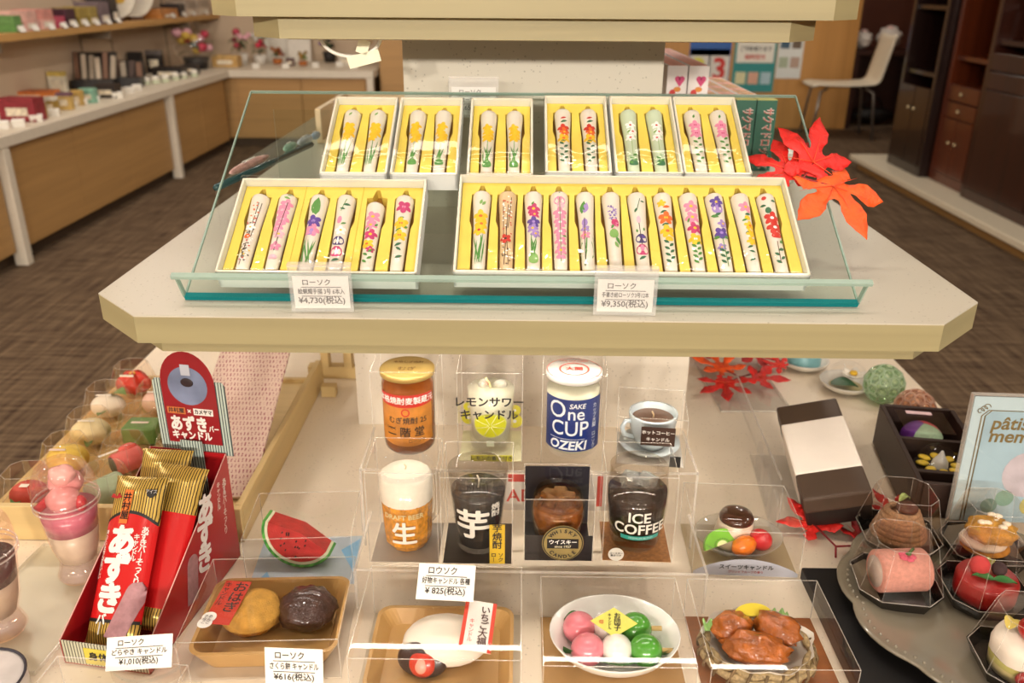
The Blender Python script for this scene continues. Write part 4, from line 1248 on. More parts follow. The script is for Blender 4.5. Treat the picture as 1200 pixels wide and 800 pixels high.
lb.location = (-0.001, 0.001, 0.0405); lb.rotation_euler = (R(22), 0, R(-4))
text('お\n団\n子', 0.0065, INK, lb, T(0.0030, 0.0, 0.0008), 0.03, gap=0.9)
text('キ\nャ\nン\nド\nル', 0.0036, INK, lb, T(-0.0040, 0.0, 0.0008), 0.02, gap=0.88)
text('印', 0.0042, M('d2492e', 0.5), lb, T(-0.0115, -0.001, 0.0008), 0.03)
# karaage
KX, KY = 0.2290, 0.622
clear_box('clear_sweet_box', 'clear box with dark wood base around the basket of fried chicken', 0.126, 0.118, 0.046, (KX, KY, ZT), 0, 'clear sweet boxes', bottom=wood('9a5a2a', 0.7, 0))
t = thing('fried_chicken_candle_basket', 'woven basket with glazed fried chicken candles, lemon and lettuce', 'candle', (KX - 0.006, KY + 0.002, ZT + 0.0013), 0, SWG)
bk = MB()
for k in range(3):
    n = 44
    bk.tube([((0.047 + 0.0035 * math.sin(PI * k / 2)) * math.cos(2 * PI * i / n) * (1 + 0.03 * math.sin(11 * 2 * PI * i / n + k * 2)), 0.88 * (0.047 + 0.0035 * math.sin(PI * k / 2)) * math.sin(2 * PI * i / n) * (1 + 0.03 * math.sin(11 * 2 * PI * i / n + k * 2)), 0.006 + 0.0055 * k + 0.001 * math.sin(11 * 2 * PI * i / n)) for i in range(n)], 0.0036, M('a08a62', 0.7, 0.4, 300), 7, closed=True)
for i in range(22):
    a = 2 * PI * i / 22
    bk.tube([(0.0535 * math.cos(a), 0.047 * math.sin(a), 0.003), (0.0545 * math.cos(a + 0.05), 0.048 * math.sin(a + 0.05), 0.011), (0.050 * math.cos(a + 0.1), 0.044 * math.sin(a + 0.1), 0.0205)], 0.0014, M('6b5536', 0.7, 0.3), 5)
bk.build('woven_rim', t)
MB().lathe([(0.0001, 0.004), (0.030, 0.004), (0.044, 0.014), (0.0505, 0.0235)], M('e2dccf', 0.6, 0.03), 36, sy=0.88, wob=lambda a, z: 1 + (0.05 * math.sin(a * 9) + 0.03 * math.sin(a * 5 + 1)) * (z > 0.02)).build('paper_liner', t)
FC = M('a85a1c', 0.22, 0.35, 90, bump=1.0, bscale=260, coat=0.7)
for i, (cx, cy, cz, rx, ry, rz_) in enumerate(((-0.020, 0.014, 0.025, 0.020, 0.015, 0.4), (0.020, 0.008, 0.027, 0.0215, 0.017, -0.7), (-0.006, -0.014, 0.024, 0.031, 0.0165, -0.12))):
    MB().at((cx, cy, cz), (0, 0, rz_)).ell((0, 0, 0), (rx, ry, 0.0125), FC, 26, 16, 0.34, 2.1, i + 2).build('fried_chicken_piece', t)
MB().at((0.0, 0.022, 0.030), (R(35), 0, 0.1)).prism([(0.019 * math.cos(PI * i / 12), 0.012 * math.sin(PI * i / 12)) for i in range(13)], -0.002, 0.002, M('d8c43a', 0.35)).build('lemon_slice', t)
for s in ((-0.037, 0.014, 0.5), (0.026, 0.030, -0.4)):
    MB().grid(lambda u, v, s=s: (s[0] + (u - 0.5) * 0.022, s[1] + (v - 0.5) * 0.014, 0.025 + 0.0035 * math.sin(u * 19 + s[2]) * v), 16, 5, M('8fb86a', 0.5, 0.2)).build('lettuce_leaf', t)
# fruit pudding
FX, FY = 0.2440, 0.792
cb = clear_box('clear_sweet_box', 'clear box with silver front card around the fruit pudding dish', 0.113, 0.092, 0.056, (FX, FY, ZT), R(-2), 'clear sweet boxes', bottom=M('b9a47e', 0.5))
pts = [(-0.055 + 0.11 * i / 20, 0.004 + 0.017 * math.sin(PI * i / 20) ** 0.8) for i in range(21)]
b = MB(); b.T = T(0, -0.0468, 0.001, UP); b.prism([(-0.055, 0)] + pts + [(0.055, 0)], -0.0003, 0.0003, M('b4b6c2', 0.4)); b.build('silver_card', cb)
text('スイーツキャンドル', 0.0064, INK, cb, T(0, -0.0475, 0.0120, UP), 0.03)
text('プリンとフルーツの香り', 0.0034, M('a03a3a', 0.5), cb, T(0, -0.0475, 0.0060, UP), 0.02)
t = thing('fruit_pudding_candle', 'clear dish with chocolate-topped pudding, kiwi, orange and strawberry candles', 'candle', (FX, FY, ZT + 0.0013), 0, SWG)
MB().lathe([(0.0001, 0.001), (0.022, 0.001), (0.036, 0.008), (0.0475, 0.020), (0.048, 0.021), (0.046, 0.020), (0.034, 0.010), (0.0001, 0.005)], clear('f4f3ee', 0.2, 0.03, haze=0.12), 36, sy=0.84).build('glass_dish', t)
MB().at((-0.002, 0.008, 0)).lathe([(0.0235, 0.006), (0.0225, 0.016), (0.0185, 0.034), (0.017, 0.036)], M('ddcbb4', 0.3, 0.03, sub=0.1), 28).build('pudding', t)
MB().at((-0.002, 0.008, 0)).lathe([(0.0185, 0.034), (0.0192, 0.037), (0.0165, 0.0415), (0.009, 0.0435), (0.0001, 0.0438)], M('4a2c20', 0.15, 0.05, coat=0.8), 28).build('chocolate_top', t)
kw = MB().at((-0.022, -0.016, 0.0165), (R(50), R(-10), R(20))).prism([(0.020 * math.cos(a), 0.017 * math.sin(a)) for a in [PI * i / 14 for i in range(15)]], -0.003, 0.003, M('79b93c', 0.25, 0.1, coat=0.5)).prism([(0.006 * math.cos(a), 0.0045 * math.sin(a)) for a in [PI * i / 10 for i in range(11)]], 0.003, 0.0034, M('e3eaa8', 0.4))
for i in range(9):
    a = PI * (i + 0.5) / 9
    kw.ell((0.0085 * math.cos(a), 0.0065 * math.sin(a), 0.0032), (0.0009, 0.0005, 0.0004), BLK, 6, 4)
kw.build('kiwi_slice', t)
MB().at((0.002, -0.019, 0.0175), (R(25), 0, R(30))).ell((0, 0, 0), (0.0150, 0.0110, 0.0125), M('ea7a1c', 0.2, 0.15, 120, coat=0.6), 22, 12, fn=lambda a, th: 1 + 0.03 * math.sin(9 * a)).build('orange_segment', t)
MB().at((0.022, -0.009, 0.0185), (R(30), R(20), R(-30))).ell((0, 0, 0), (0.0140, 0.0120, 0.0160), M('c8242a', 0.2, 0.15, 120, coat=0.7, bump=0.4), 22, 14, fn=lambda a, th: 1 - 0.22 * (th / PI) ** 2).build('strawberry', t)

# ================================================================== left side of the table
TRW = wood('d9bd84', 0.88, 0, 0.8, 0.5)
TRWY = wood('d9bd84', 0.88, 1, 0.8, 0.5)
t = thing('wooden_tray', 'shallow pale wooden tray holding the boxed sweets at the left', 'tray', (0, 0, ZT))
X0, X1, Y0, Y1 = -0.622, -0.306, 0.792, 1.205
MB().box(X0, X1 - 0.008, Y0 + 0.008, Y1 - 0.008, 0.0006, 0.006, TRW).build('bottom', t)
MB().box(X0, X1, Y0, Y0 + 0.008, 0.0006, 0.045, TRW).build('front_rail', t, bevel=0.0008)
MB().box(X0, X1, Y1 - 0.008, Y1, 0.0006, 0.012, TRW).build('back_rail', t, bevel=0.0008)
MB().box(X1 - 0.008, X1, Y0 + 0.008, Y1 - 0.008, 0.0006, 0.045, TRWY).build('side_rail', t, bevel=0.0008)
# wooden rack feet behind the tray
t = thing('wooden_rack', 'small pale wood slatted rack standing behind the tray', 'rack', (-0.30, 1.225, ZT + 0.0005))
MB().box(-0.035, 0.045, 0.0, 0.018, 0.0, 0.02, TRW).build('crossbar', t)
MB().box(-0.012, 0.0, -0.006, 0.014, 0.0205, 0.060, TRW).build('upright', t)
MB().box(0.024, 0.036, -0.006, 0.014, 0.0205, 0.060, TRW).build('upright', t)
t = thing('wooden_block', 'small pale wooden peg beside the tray rail', 'block', (-0.286, 1.165, ZT + 0.0005))
MB().box(-0.014, 0.008, -0.008, 0.008, 0.0, 0.018, TRW).build('peg', t, bevel=0.001)
# pink patterned board
def pattern_mat():
    m, nt, b, out = _new('pink_print')
    tc = nt.nodes.new('ShaderNodeTexCoord')
    br = nt.nodes.new('ShaderNodeTexBrick')
    mp = nt.nodes.new('ShaderNodeMapping')
    mp.inputs['Scale'].default_value = (1, 1, 1)
    nt.links.new(tc.outputs['Object'], mp.inputs['Vector'])
    sp = nt.nodes.new('ShaderNodeSeparateXYZ')
    nt.links.new(mp.outputs['Vector'], sp.inputs[0])
    cb = nt.nodes.new('ShaderNodeCombineXYZ')
    nt.links.new(sp.outputs[0], cb.inputs[0])
    nt.links.new(sp.outputs[1], cb.inputs[1])
    nt.links.new(cb.outputs[0], br.inputs['Vector'])
    br.inputs['Scale'].default_value = 1.0
    br.inputs['Brick Width'].default_value = 0.0046
    br.inputs['Row Height'].default_value = 0.0082
    br.inputs['Mortar Size'].default_value = 0.0014
    br.inputs['Mortar Smooth'].default_value = 0.1
    n = nt.nodes.new('ShaderNodeTexNoise')
    n.inputs['Scale'].default_value = 420
    nt.links.new(cb.outputs[0], n.inputs['Vector'])
    r = nt.nodes.new('ShaderNodeValToRGB')
    r.color_ramp.interpolation = 'CONSTANT'
    r.color_ramp.elements[0].color = (*s2l('dcc0b0'), 1)
    r.color_ramp.elements[1].position = 0.47
    r.color_ramp.elements[1].color = (*s2l('a8616a'), 1)
    nt.links.new(n.outputs['Fac'], r.inputs['Fac'])
    mx = nt.nodes.new('ShaderNodeMix')
    mx.data_type = 'RGBA'
    nt.links.new(br.outputs['Fac'], mx.inputs['Factor'])
    nt.links.new(r.outputs['Color'], mx.inputs['A'])
    mx.inputs['B'].default_value = (*s2l('dfc5b4'), 1)
    nt.links.new(mx.outputs['Result'], b.inputs['Base Color'])
    b.inputs['Roughness'].default_value = 0.6
    return m
t = thing('patterned_board', 'board covered in small pink printed pattern leaning back in the tray', 'board', (-0.365, 0.866, ZT + 0.0125), (R(24), 0, R(0)))
MB().box(-0.050, 0.046, 0.0, 0.262, -0.004, 0.0, pattern_mat()).build('board', t)
# --- boxed wagashi
def oct_case(label, s, h, loc, rot=0, mat=None, base=None, bh=0.006, top=0.62, group='clear clamshell cases', name='clear_clamshell', cat='clear case'):
    t = thing(name, label, cat, loc, rot, group)
    m = mat or CLEAR
    c = s * 0.22
    o1, o2 = chamf(-s / 2, s / 2, -s / 2, s / 2, c), chamf(-s / 2 * top, s / 2 * top, -s / 2 * top, s / 2 * top, c * top)
    MB().prism(o1, bh, h, m, None, True, False, o2).build('lid', t)
    b = MB()
    n = 8
    for i in range(n):
        j = (i + 1) % n
        b.tube([(*o2[i], h), (*o2[j], h)], 0.0003, EDGE, 4)
        b.tube([(*o1[i], bh), (*o1[j], bh)], 0.0005, EDGE, 4)
        b.tube([(*o1[i], bh), (*o2[i], h)], 0.0002, EDGE, 4)
    b.build('lid_edges', t)
    i1 = [(x * 0.9, y * 0.9) for x, y in o1]
    if base:
        MB().prism(i1, 0.0006, bh, base, base, False, True, [(x * 1.03, y * 1.03) for x, y in o1]).prism([(x * 0.88, y * 0.88) for x, y in o1], 0.0007, 0.002, base, base, True, False).build('base_tray', t)
    else:
        MB().prism(i1, 0.0006, bh, m, None, False, False, o1).build('base_tray', t)
    return t
ZB = ZT + 0.0066
WG = 'sweet candles in the wooden tray'
CS = 'clear cases in the wooden tray'
def wag(label, name, pos, parts, rot=0):
    t = thing(name, label, 'candle', (pos[0], pos[1], ZB + 0.0015), rot, WG)
    for nm, b in parts:
        b.build(nm, t)
    return t
def leafm(b, x0, y0, L, w, z, a, m, cup=0.006):
    ca, sa = math.cos(a), math.sin(a)
    def f(u, v):
        q = (v - 0.5) * w * math.sin(PI * (0.06 + 0.94 * u) ** 0.8)
        p = u * L
        return (x0 + p * ca - q * sa, y0 + p * sa + q * ca, z + cup * math.sin(PI * u) + 0.003 * abs(v - 0.5))
    return b.grid(f, 8, 4, m)
GRN, GRN2 = M('4c7a3a', 0.45, 0.15), M('7d9a5a', 0.45, 0.15)
tray_pos = dict(red=(-0.578, 1.150), white=(-0.583, 1.075), palep=(-0.515, 1.085), cream=(-0.570, 0.995), green=(-0.506, 1.008), yellow=(-0.566, 0.925), coral=(-0.493, 0.928), roll=(-0.486, 0.855), rose=(-0.575, 0.850), redb=(-0.415, 0.850), mint=(-0.430, 0.935))
caselab = dict(red='clear case around the red flower sweet, farthest in the tray', white='clear case around the white leaf-wrapped sweet', palep='clear case around the pale pink sweet behind the striped header card', cream='clear case around the cream petal bun', green='clear case around the green leaf-wrapped sweet', yellow='clear case around the yellow petal bun', coral='clear case around the coral roll with dark end', roll='clear case around the pale green roll, nearest in the tray', rose='clear case with red label behind the pink parfait cup', redb='clear case with red sweet beside the red carton', mint='clear case with green sweet beside the red carton')
for k, (x, y) in tray_pos.items():
    oct_case(caselab[k], 0.066, 0.050, (x, y, ZB), R(rnd.uniform(-8, 8)), clear('fffaf4', 0.2), None, group=CS)
b = MB().ell((0, 0, 0.018), (0.023, 0.020, 0.016), M('cc3328', 0.35, 0.12, 60, coat=0.3), 24, 12, fn=lambda a, th: 1 + 0.16 * math.cos(5 * a))
wag('red five-petal flower sweet candle with dark green leaf, farthest in the tray', 'camellia_candle', tray_pos['red'], [('petals', b), ('leaf', leafm(MB(), 0.006, -0.014, 0.020, 0.014, 0.012, 0.6, GRN)), ('flower_centre', MB().ell((0, 0, 0.033), (0.006, 0.006, 0.003), M('e8b45a', 0.5), 12, 8)), ('ribbon_label', MB().box(-0.012, 0.008, -0.016, -0.0135, 0.034, 0.0365, WHT))])
b = MB().ell((0, 0, 0.017), (0.024, 0.019, 0.0165), M('ebe6da', 0.5, 0.03), 24, 12)
wag('plump white bun candle wrapped with two green leaves', 'white_bun_candle', tray_pos['white'], [('bun', b), ('leaf', leafm(MB(), -0.006, -0.022, 0.024, 0.018, 0.012, 0.9, GRN)), ('leaf', leafm(MB(), 0.004, 0.010, 0.022, 0.022, 0.030, -0.2, GRN2)), ('paper_label', MB().box(-0.014, 0.008, -0.003, 0.001, 0.0335, 0.0342, WHT))])
wag('pale pink bun candle half hidden behind the striped header card', 'pink_bun_candle', tray_pos['palep'], [('bun', MB().ell((0, 0, 0.018), (0.023, 0.020, 0.0175), M('ecc8bc', 0.5, 0.03), 24, 12)), ('paper_label', MB().box(-0.012, 0.010, -0.006, -0.002, 0.0360, 0.0366, WHT))])
def petal_bun(hx, n): return MB().ell((0, 0, 0.019), (0.0255, 0.0225, 0.0175), M(hx, 0.45, 0.04, 60), 40, 14, fn=lambda a, th: 1 - 0.10 * math.sin(th) * (abs(math.sin(n * a / 2)) < 0.25))
wag('cream petal bun candle with a small green leaf at its foot', 'petal_bun_candle', tray_pos['cream'], [('bun', petal_bun('e9deb2', 8)), ('leaf', leafm(MB(), 0.006, -0.026, 0.014, 0.012, 0.010, 1.5, GRN)), ('paper_label', MB().box(-0.012, 0.010, -0.006, -0.003, 0.0372, 0.0378, WHT))])
wag('yellow petal bun candle with a small green leaf', 'petal_bun_candle', tray_pos['yellow'], [('bun', petal_bun('e6c95a', 9)), ('leaf', leafm(MB(), 0.010, -0.026, 0.012, 0.011, 0.010, 1.7, GRN)), ('paper_label', MB().box(-0.016, 0.004, -0.010, -0.006, 0.0360, 0.0366, M('f3e3e0', 0.5)))])
gb = MB().box(-0.023, 0.023, -0.018, 0.018, 0.001, 0.027, M('5f8a48', 0.45, 0.2, 40))
t = wag('green leaf-wrapped square rice cake candle with pink label', 'leaf_wrapped_candle', tray_pos['green'], [('paper_label', MB().box(-0.013, 0.010, -0.004, 0.000, 0.0275, 0.0282, M('f3e3e0', 0.5)))])
gb.build('leaf_wrap', t, bevel=0.006, seg=3)
def roll(hx, end, L=0.036, r=0.0145): 
    return [('roll', MB().at((0, 0, r + 0.001), (0, R(90), 0)).lathe([(0.0001, -L / 2), (r * 0.9, -L / 2), (r, -L / 2 + 0.003), (r, L / 2 - 0.003), (r * 0.9, L / 2), (0.0001, L / 2)], M(hx, 0.5, 0.06, 90, bump=0.3), 24)), ('filling', MB().at((-L / 2 - 0.0005, 0, r + 0.001), (0, R(90), 0)).lathe([(0.0001, 0), (r * 0.8, 0), (r * 0.8, 0.001)], M(end, 0.4), 20))]
wag('coral pink rolled sweet candle with dark bean filling showing', 'rolled_sweet_candle', tray_pos['coral'], roll('dd6a68', '33211d') + [('fold', MB().ell((0.006, 0.008, 0.024), (0.014, 0.009, 0.010), M('e2605a', 0.5), 18, 10)), ('paper_label', MB().box(-0.030, -0.006, 0.006, 0.010, 0.0300, 0.0306, WHT))], R(48))
wag('pale mint green rolled sweet candle, nearest in the tray', 'rolled_sweet_candle', tray_pos['roll'], roll('a9bfa2', '9fb49a', 0.040, 0.017), R(55))
wag('small red and green sweet candle behind the pink parfait cup', 'red_bun_candle', tray_pos['rose'], [('bun', MB().ell((0, 0, 0.016), (0.022, 0.019, 0.015), M('c2453c', 0.5, 0.1), 20, 10)), ('leaf', leafm(MB(), -0.008, -0.022, 0.020, 0.016, 0.012, 1.3, GRN)), ('paper_label', MB().box(-0.004, 0.006, -0.010, -0.004, 0.031, 0.0316, WHT))])
wag('small red sweet candle tucked beside the red carton', 'red_bun_candle', tray_pos['redb'], [('bun', MB().ell((0, 0, 0.016), (0.020, 0.018, 0.015), M('b8322c', 0.5, 0.1), 20, 10)), ('paper_label', MB().box(-0.010, 0.006, -0.008, -0.002, 0.031, 0.0316, WHT))])
wag('small green sweet candle tucked beside the red carton', 'green_bun_candle', tray_pos['mint'], [('bun', MB().ell((0, 0, 0.016), (0.020, 0.018, 0.015), M('6f9a50', 0.5, 0.1), 20, 10))])

# --- azuki carton with ice bars
RDC = M('a3161c', 0.35, 0.05, 8, coat=0.2)
CA = R(-9)
cx, cy = -0.374, 0.600
t = thing('display_carton', 'open red cardboard counter display with striped header card', 'display carton', (cx, cy, ZT + 0.0008), CA)
CW, CD, CB, CF = 0.086, 0.178, 0.128, 0.026
STR = stripes('b9c6bb', '3b4a4c', 330, 0, 0.38)
MB().box(-CW / 2, CW / 2, 0, CD, 0, 0.001, RDC).build('bottom_panel', t)
for s in (-1, 1):
    b = MB()
    x = s * CW / 2
    vs = [(x, 0, 0), (x, CD, 0), (x, CD, CB), (x, 0.0, CF)]
    vs2 = [(x - s * 0.001, y, z) for _, y, z in vs]
    b.add(vs + vs2, [(0, 1, 2, 3), (7, 6, 5, 4), (0, 4, 5, 1), (1, 5, 6, 2), (2, 6, 7, 3), (3, 7, 4, 0)], RDC)
    o = b.build('side_panel', t)
    b = MB().tube([(x - s * 0.0005, 0, CF), (x - s * 0.0005, CD, CB)], 0.0007, M('d8a59c', 0.5), 4).build('cut_edge', o)
MB().box(-CW / 2 + 0.001, CW / 2 - 0.001, CD - 0.0012, CD, 0.001, CB, RDC).build('back_panel', t)
MB().box(-CW / 2 + 0.001, CW / 2 - 0.001, 0, 0.001, 0.001, CF, stripes('c9c8b0', '5d5c4c', 330, 0, 0.4)).build('front_panel', t)
MB().box(-0.020, 0.008, -0.0006, 0, 0.003, 0.021, M('d8c84a', 0.5)).build('yellow_tag', t)
text('身体', 0.010, INK, t, T(-0.006, -0.0009, 0.012, UP), 0.04)
# side print
SM = Matrix.Rotation(R(90), 4, 'Z') @ UP      # text on the +X side
WB = M('e6e0da', 0.5)
fa = math.atan2(CB - CF, CD)
SR = T(CW / 2 + 0.0004, 0.128, 0.062) @ SM
text('あ\nず\nき', 0.032, WB, t, SR @ Matrix.Rotation(R(-16), 4, 'Z') @ T(-0.012, 0.004, 0), 0.06, gap=0.80)
text('あ\nず\nき\nバ\n｜\nそ\nっ\nく\nり', 0.0085, WB, t, SR @ Matrix.Rotation(R(-10), 4, 'Z') @ T(0.030, 0.018, 0), 0.02, gap=0.80)
text('キ\nャ\nン\nド\nル', 0.0075, WB, t, SR @ Matrix.Rotation(R(-10), 4, 'Z') @ T(0.018, 0.034, 0), 0.02, gap=0.80)
b = MB(); b.T = SR @ Matrix.Rotation(R(-14), 4, 'Z') @ T(-0.036, -0.034, 0)
b.prism([(0.0095 * math.cos(a), 0.018 + 0.0095 * math.sin(a)) for a in [PI * i / 12 for i in range(13)]] + [(-0.0095, -0.022), (0.0095, -0.022)], 0, 0.0003, M('a2787c', 0.5, 0.15, 200)).build('ice_bar_print', t)
# header card

HY, HW = CD + 0.001, 0.079
pts = [(-HW / 2, 0), (HW / 2, 0), (HW / 2, 0.080), (HW / 2 - 0.003, 0.084)] + [(HW / 2 * 0.86 * math.cos(PI * i / 16), 0.084 + 0.034 * math.sin(PI * i / 16)) for i in range(17)] + [(-HW / 2 + 0.003, 0.084), (-HW / 2, 0.080)]
HT = T(0.010, HY + 0.001, 0.124, UP)
b = MB(); b.T = HT; b.prism([(x, y) for x, y in pts if y < 0.0841], -0.0012, 0, STR)
hd = b.build('header_card', t)
b = MB(); b.T = HT; b.prism([(-0.0295, 0.012), (0.0295, 0.012), (0.0295, 0.080)] + [(0.0295 * math.cos(PI * i / 16), 0.080 + 0.036 * math.sin(PI * i / 16)) for i in range(17)] + [(-0.0295, 0.080)], 0.0002, 0.0007, M('8d1a22', 0.35, 0.06, coat=0.2)).build('red_panel', hd)
b = MB(); b.T = HT @ T(0, 0.078, 0.0009); b.disc(0.0215, 0, M('75809c', 0.4, 0.2, 40), 32)
b.T = HT @ T(0, 0.080, 0.0011); b.ell((0, 0.002, 0), (0.007, 0.005, 0.0006), M('2c2024', 0.4), 14, 6)
b.box(-0.005, 0.005, 0.010, 0.022, 0, 0.0003, M('b8bcc8', 0.5))
b.build('round_picture', hd)
text('あずき', 0.0185, WB, hd, HT @ T(-0.0045, 0.0335, 0.0010), 0.06, fit=0.040)
text('バー', 0.0080, WB, hd, HT @ T(0.0225, 0.0300, 0.0010), 0.05, fit=0.011)
text('キャンドル', 0.0110, WB, hd, HT @ T(-0.003, 0.0205, 0.0010), 0.06, fit=0.044)
b = MB(); b.T = HT; b.box(-0.0265, -0.0065, 0.0455, 0.0530, 0.0008, 0.0010, M('c8733a', 0.5)).box(0.0025, 0.0240, 0.0455, 0.0530, 0.0008, 0.0010, WB).build('name_plates', hd)
text('井村屋', 0.0060, INK, hd, HT @ T(-0.0165, 0.0492, 0.0013), 0.03, fit=0.018)
text('×', 0.0085, WB, hd, HT @ T(-0.002, 0.0492, 0.0013), 0.02)
text('カメヤマ', 0.0058, INK, hd, HT @ T(0.01325, 0.0492, 0.0013), 0.05, fit=0.019)
b = MB(); b.T = T(0.008, CD - 0.004, 0.062, UP); b.box(-0.012, 0.012, 0, 0.080, 0, 0.0008, STR).build('striped_strut', hd)
# packets
GSTR = stripes('c8a650', '3a3018', 380, 0, 0.36, 0.28, 0.35, 0.002)
PRED = M('c01a1c', 0.22, 0.05, 30, coat=0.5)
def packet(label, loc, rot, front=True):
    p = thing('ice_bar_candle_packet', label, 'packet', loc, rot, 'foil ice bar candle packets in the red carton')
    W, L, D = 0.056, 0.158, 0.0088
    def pil(z0, z1, m, nm, sx=1.0, lift=0.0):
        b = MB()
        def f(s):
            def g(u, v):
                x = (u - 0.5) * W
                z = z0 + (z1 - z0) * v
                k = min(1, (z / 0.014)) * min(1, (L - z) / 0.014)
                prof = math.sqrt(max(0, 1 - (2 * u - 1) ** 2)) * D * max(0, k) ** 0.6
                wr = 0.0006 * math.sin(u * 60 + z * 300) * (1 - min(1, k)) if True else 0
                return (x * (1 - 0.05 * max(0, k)), s * (prof + lift) + wr, z)
            return g
        b.grid(f(-1), 20, 14, m)
        b.grid(f(1), 20, 14, m)
        return b.build(nm, p)
    pil(0.0, 0.022, GSTR, 'foil_foot')
    pil(0.022, 0.112, PRED, 'red_sleeve')
    pil(0.112, 0.158, GSTR, 'foil_top')
    if front:
        fy = lambda x: -math.sqrt(max(0, 1 - (2 * x / (W * 0.95)) ** 2)) * D - 0.0007
        wrap = lambda zc: (lambda q: Vector((q.x, fy(q.x), q.y)))
        for i, ch in enumerate('あずき'):
            text(ch, 0.0295, WB, p, T(-0.004 - 0.001 * i, 0, 0.0945 - 0.0265 * i), 0.07, post=wrap(0))
        for i, ch in enumerate('バ｜'):
            text(ch, 0.0110, WB, p, T(-0.010, 0, 0.0235 - 0.008 * i), 0.05, post=wrap(0), name='lettering')
        text('あ\nず\nき\nバ\n｜\nそ\nっ\nく\nり', 0.0072, WB, p, T(0.0175, 0, 0.083), 0.03, post=wrap(0), gap=0.82)
        text('キ\nャ\nン\nド\nル', 0.0062, WB, p, T(0.0108, 0, 0.090), 0.03, post=wrap(0), gap=0.80)
        text('凍\nっ\nて\nい\nま\nせ\nん\nが\nお\nい\nし\nい', 0.0044, WB, p, T(-0.0225, 0, 0.082), 0.01, post=wrap(0), gap=0.86)
        b = MB().grid(lambda u, v: ((u - 0.5) * W * 0.94, fy((u - 0.5) * W * 0.94) + 0.0003, 0.1115 + 0.0030 * v + 0.010 * (1 - (2 * u - 1) ** 2)), 18, 1, BLK)
        b.grid(lambda u, v: ((u - 0.5) * W * 0.94, fy((u - 0.5) * W * 0.94) + 0.0005, 0.105 + (0.0068 + 0.010 * (1 - (2 * u - 1) ** 2)) * v), 18, 2, PRED)
        b.build('sleeve_border', p)
        MB().grid(lambda u, v: ((u - 0.5) * W * 0.94, fy((u - 0.5) * W * 0.94) + 0.0003, 0.0215 + 0.0030 * v), 18, 1, BLK).build('sleeve_border', p)
        b = MB().grid(lambda u, v: (-0.0105 + 0.0085 * u + 0.001 * v, fy(-0.006) - 0.0004, 0.112 + 0.032 * v), 2, 2, M('d96a1c', 0.45))
        o = b.build('orange_tag', p)
        text('井\n村\n屋', 0.0088, INK, p, T(-0.0058, 0, 0.128), 0.03, post=lambda q: Vector((q.x, fy(-0.006) - 0.0008, q.y)), gap=0.98)
        b = MB().prism([(-0.006, 0.0), (-0.0045, 0.004), (0, 0.001), (0.002, 0.005), (0.004, 0.002), (0.006, 0.001), (0.004, 0.0), (0.0, -0.001)], -0.0002, 0.0002, M('c8242a', 0.4))
        b.v = [(x - 0.0185, fy(-0.0185) - 0.0012, 0.136 + y) for x, y, z in b.v]
        b.build('maker_mark', p)
        b = MB().grid(lambda u, v: ((0.011 + 0.012 * u), fy(0.017) - 0.0008, 0.1455 - 0.008 * v * math.sqrt(max(0, 1 - (2 * u - 1) ** 2))), 10, 3, BLK).build('black_seal', p)
        text('アイス', 0.0042, WB, p, T(0.017, 0, 0.1432), 0.02, post=lambda q: Vector((q.x, fy(0.017) - 0.0012, q.y)))
        ca, sa = math.cos(R(-18)), math.sin(R(-18))
        def bar(u, v):
            hw = 0.0095 * (math.sqrt(max(0, 1 - ((v - 0.8) / 0.2) ** 2)) if v > 0.8 else 1)
            xx, yy = (2 * u - 1) * hw, -0.012 + 0.056 * v
            x, z = 0.0095 + xx * ca - yy * sa, 0.018 + xx * sa + yy * ca
            x = min(0.0268, x)
            return (x, fy(x) - 0.0004, max(0.003, z))
        b = MB().grid(bar, 8, 14, M('a5777c', 0.45, 0.15, 200))
        b.build('ice_bar_print', p)
    return p
def loc_in(x, y, z):
    c, s = math.cos(CA), math.sin(CA)
    return (cx + x * c - y * s, cy + x * s + y * c, ZT + 0.0008 + z)
packet('front foil ice bar candle packet, red sleeve with large white lettering', loc_in(-0.006, 0.017, 0.0085), (R(-39), R(-3), CA))
packet('second foil ice bar packet leaning behind the front one, top right', loc_in(0.008, 0.044, 0.0080), (R(-38), R(3), CA - R(1)), False)
packet('third foil ice bar packet at the back left of the carton', loc_in(-0.006, 0.070, 0.008), (R(-36), R(-2), CA + R(1)), False)

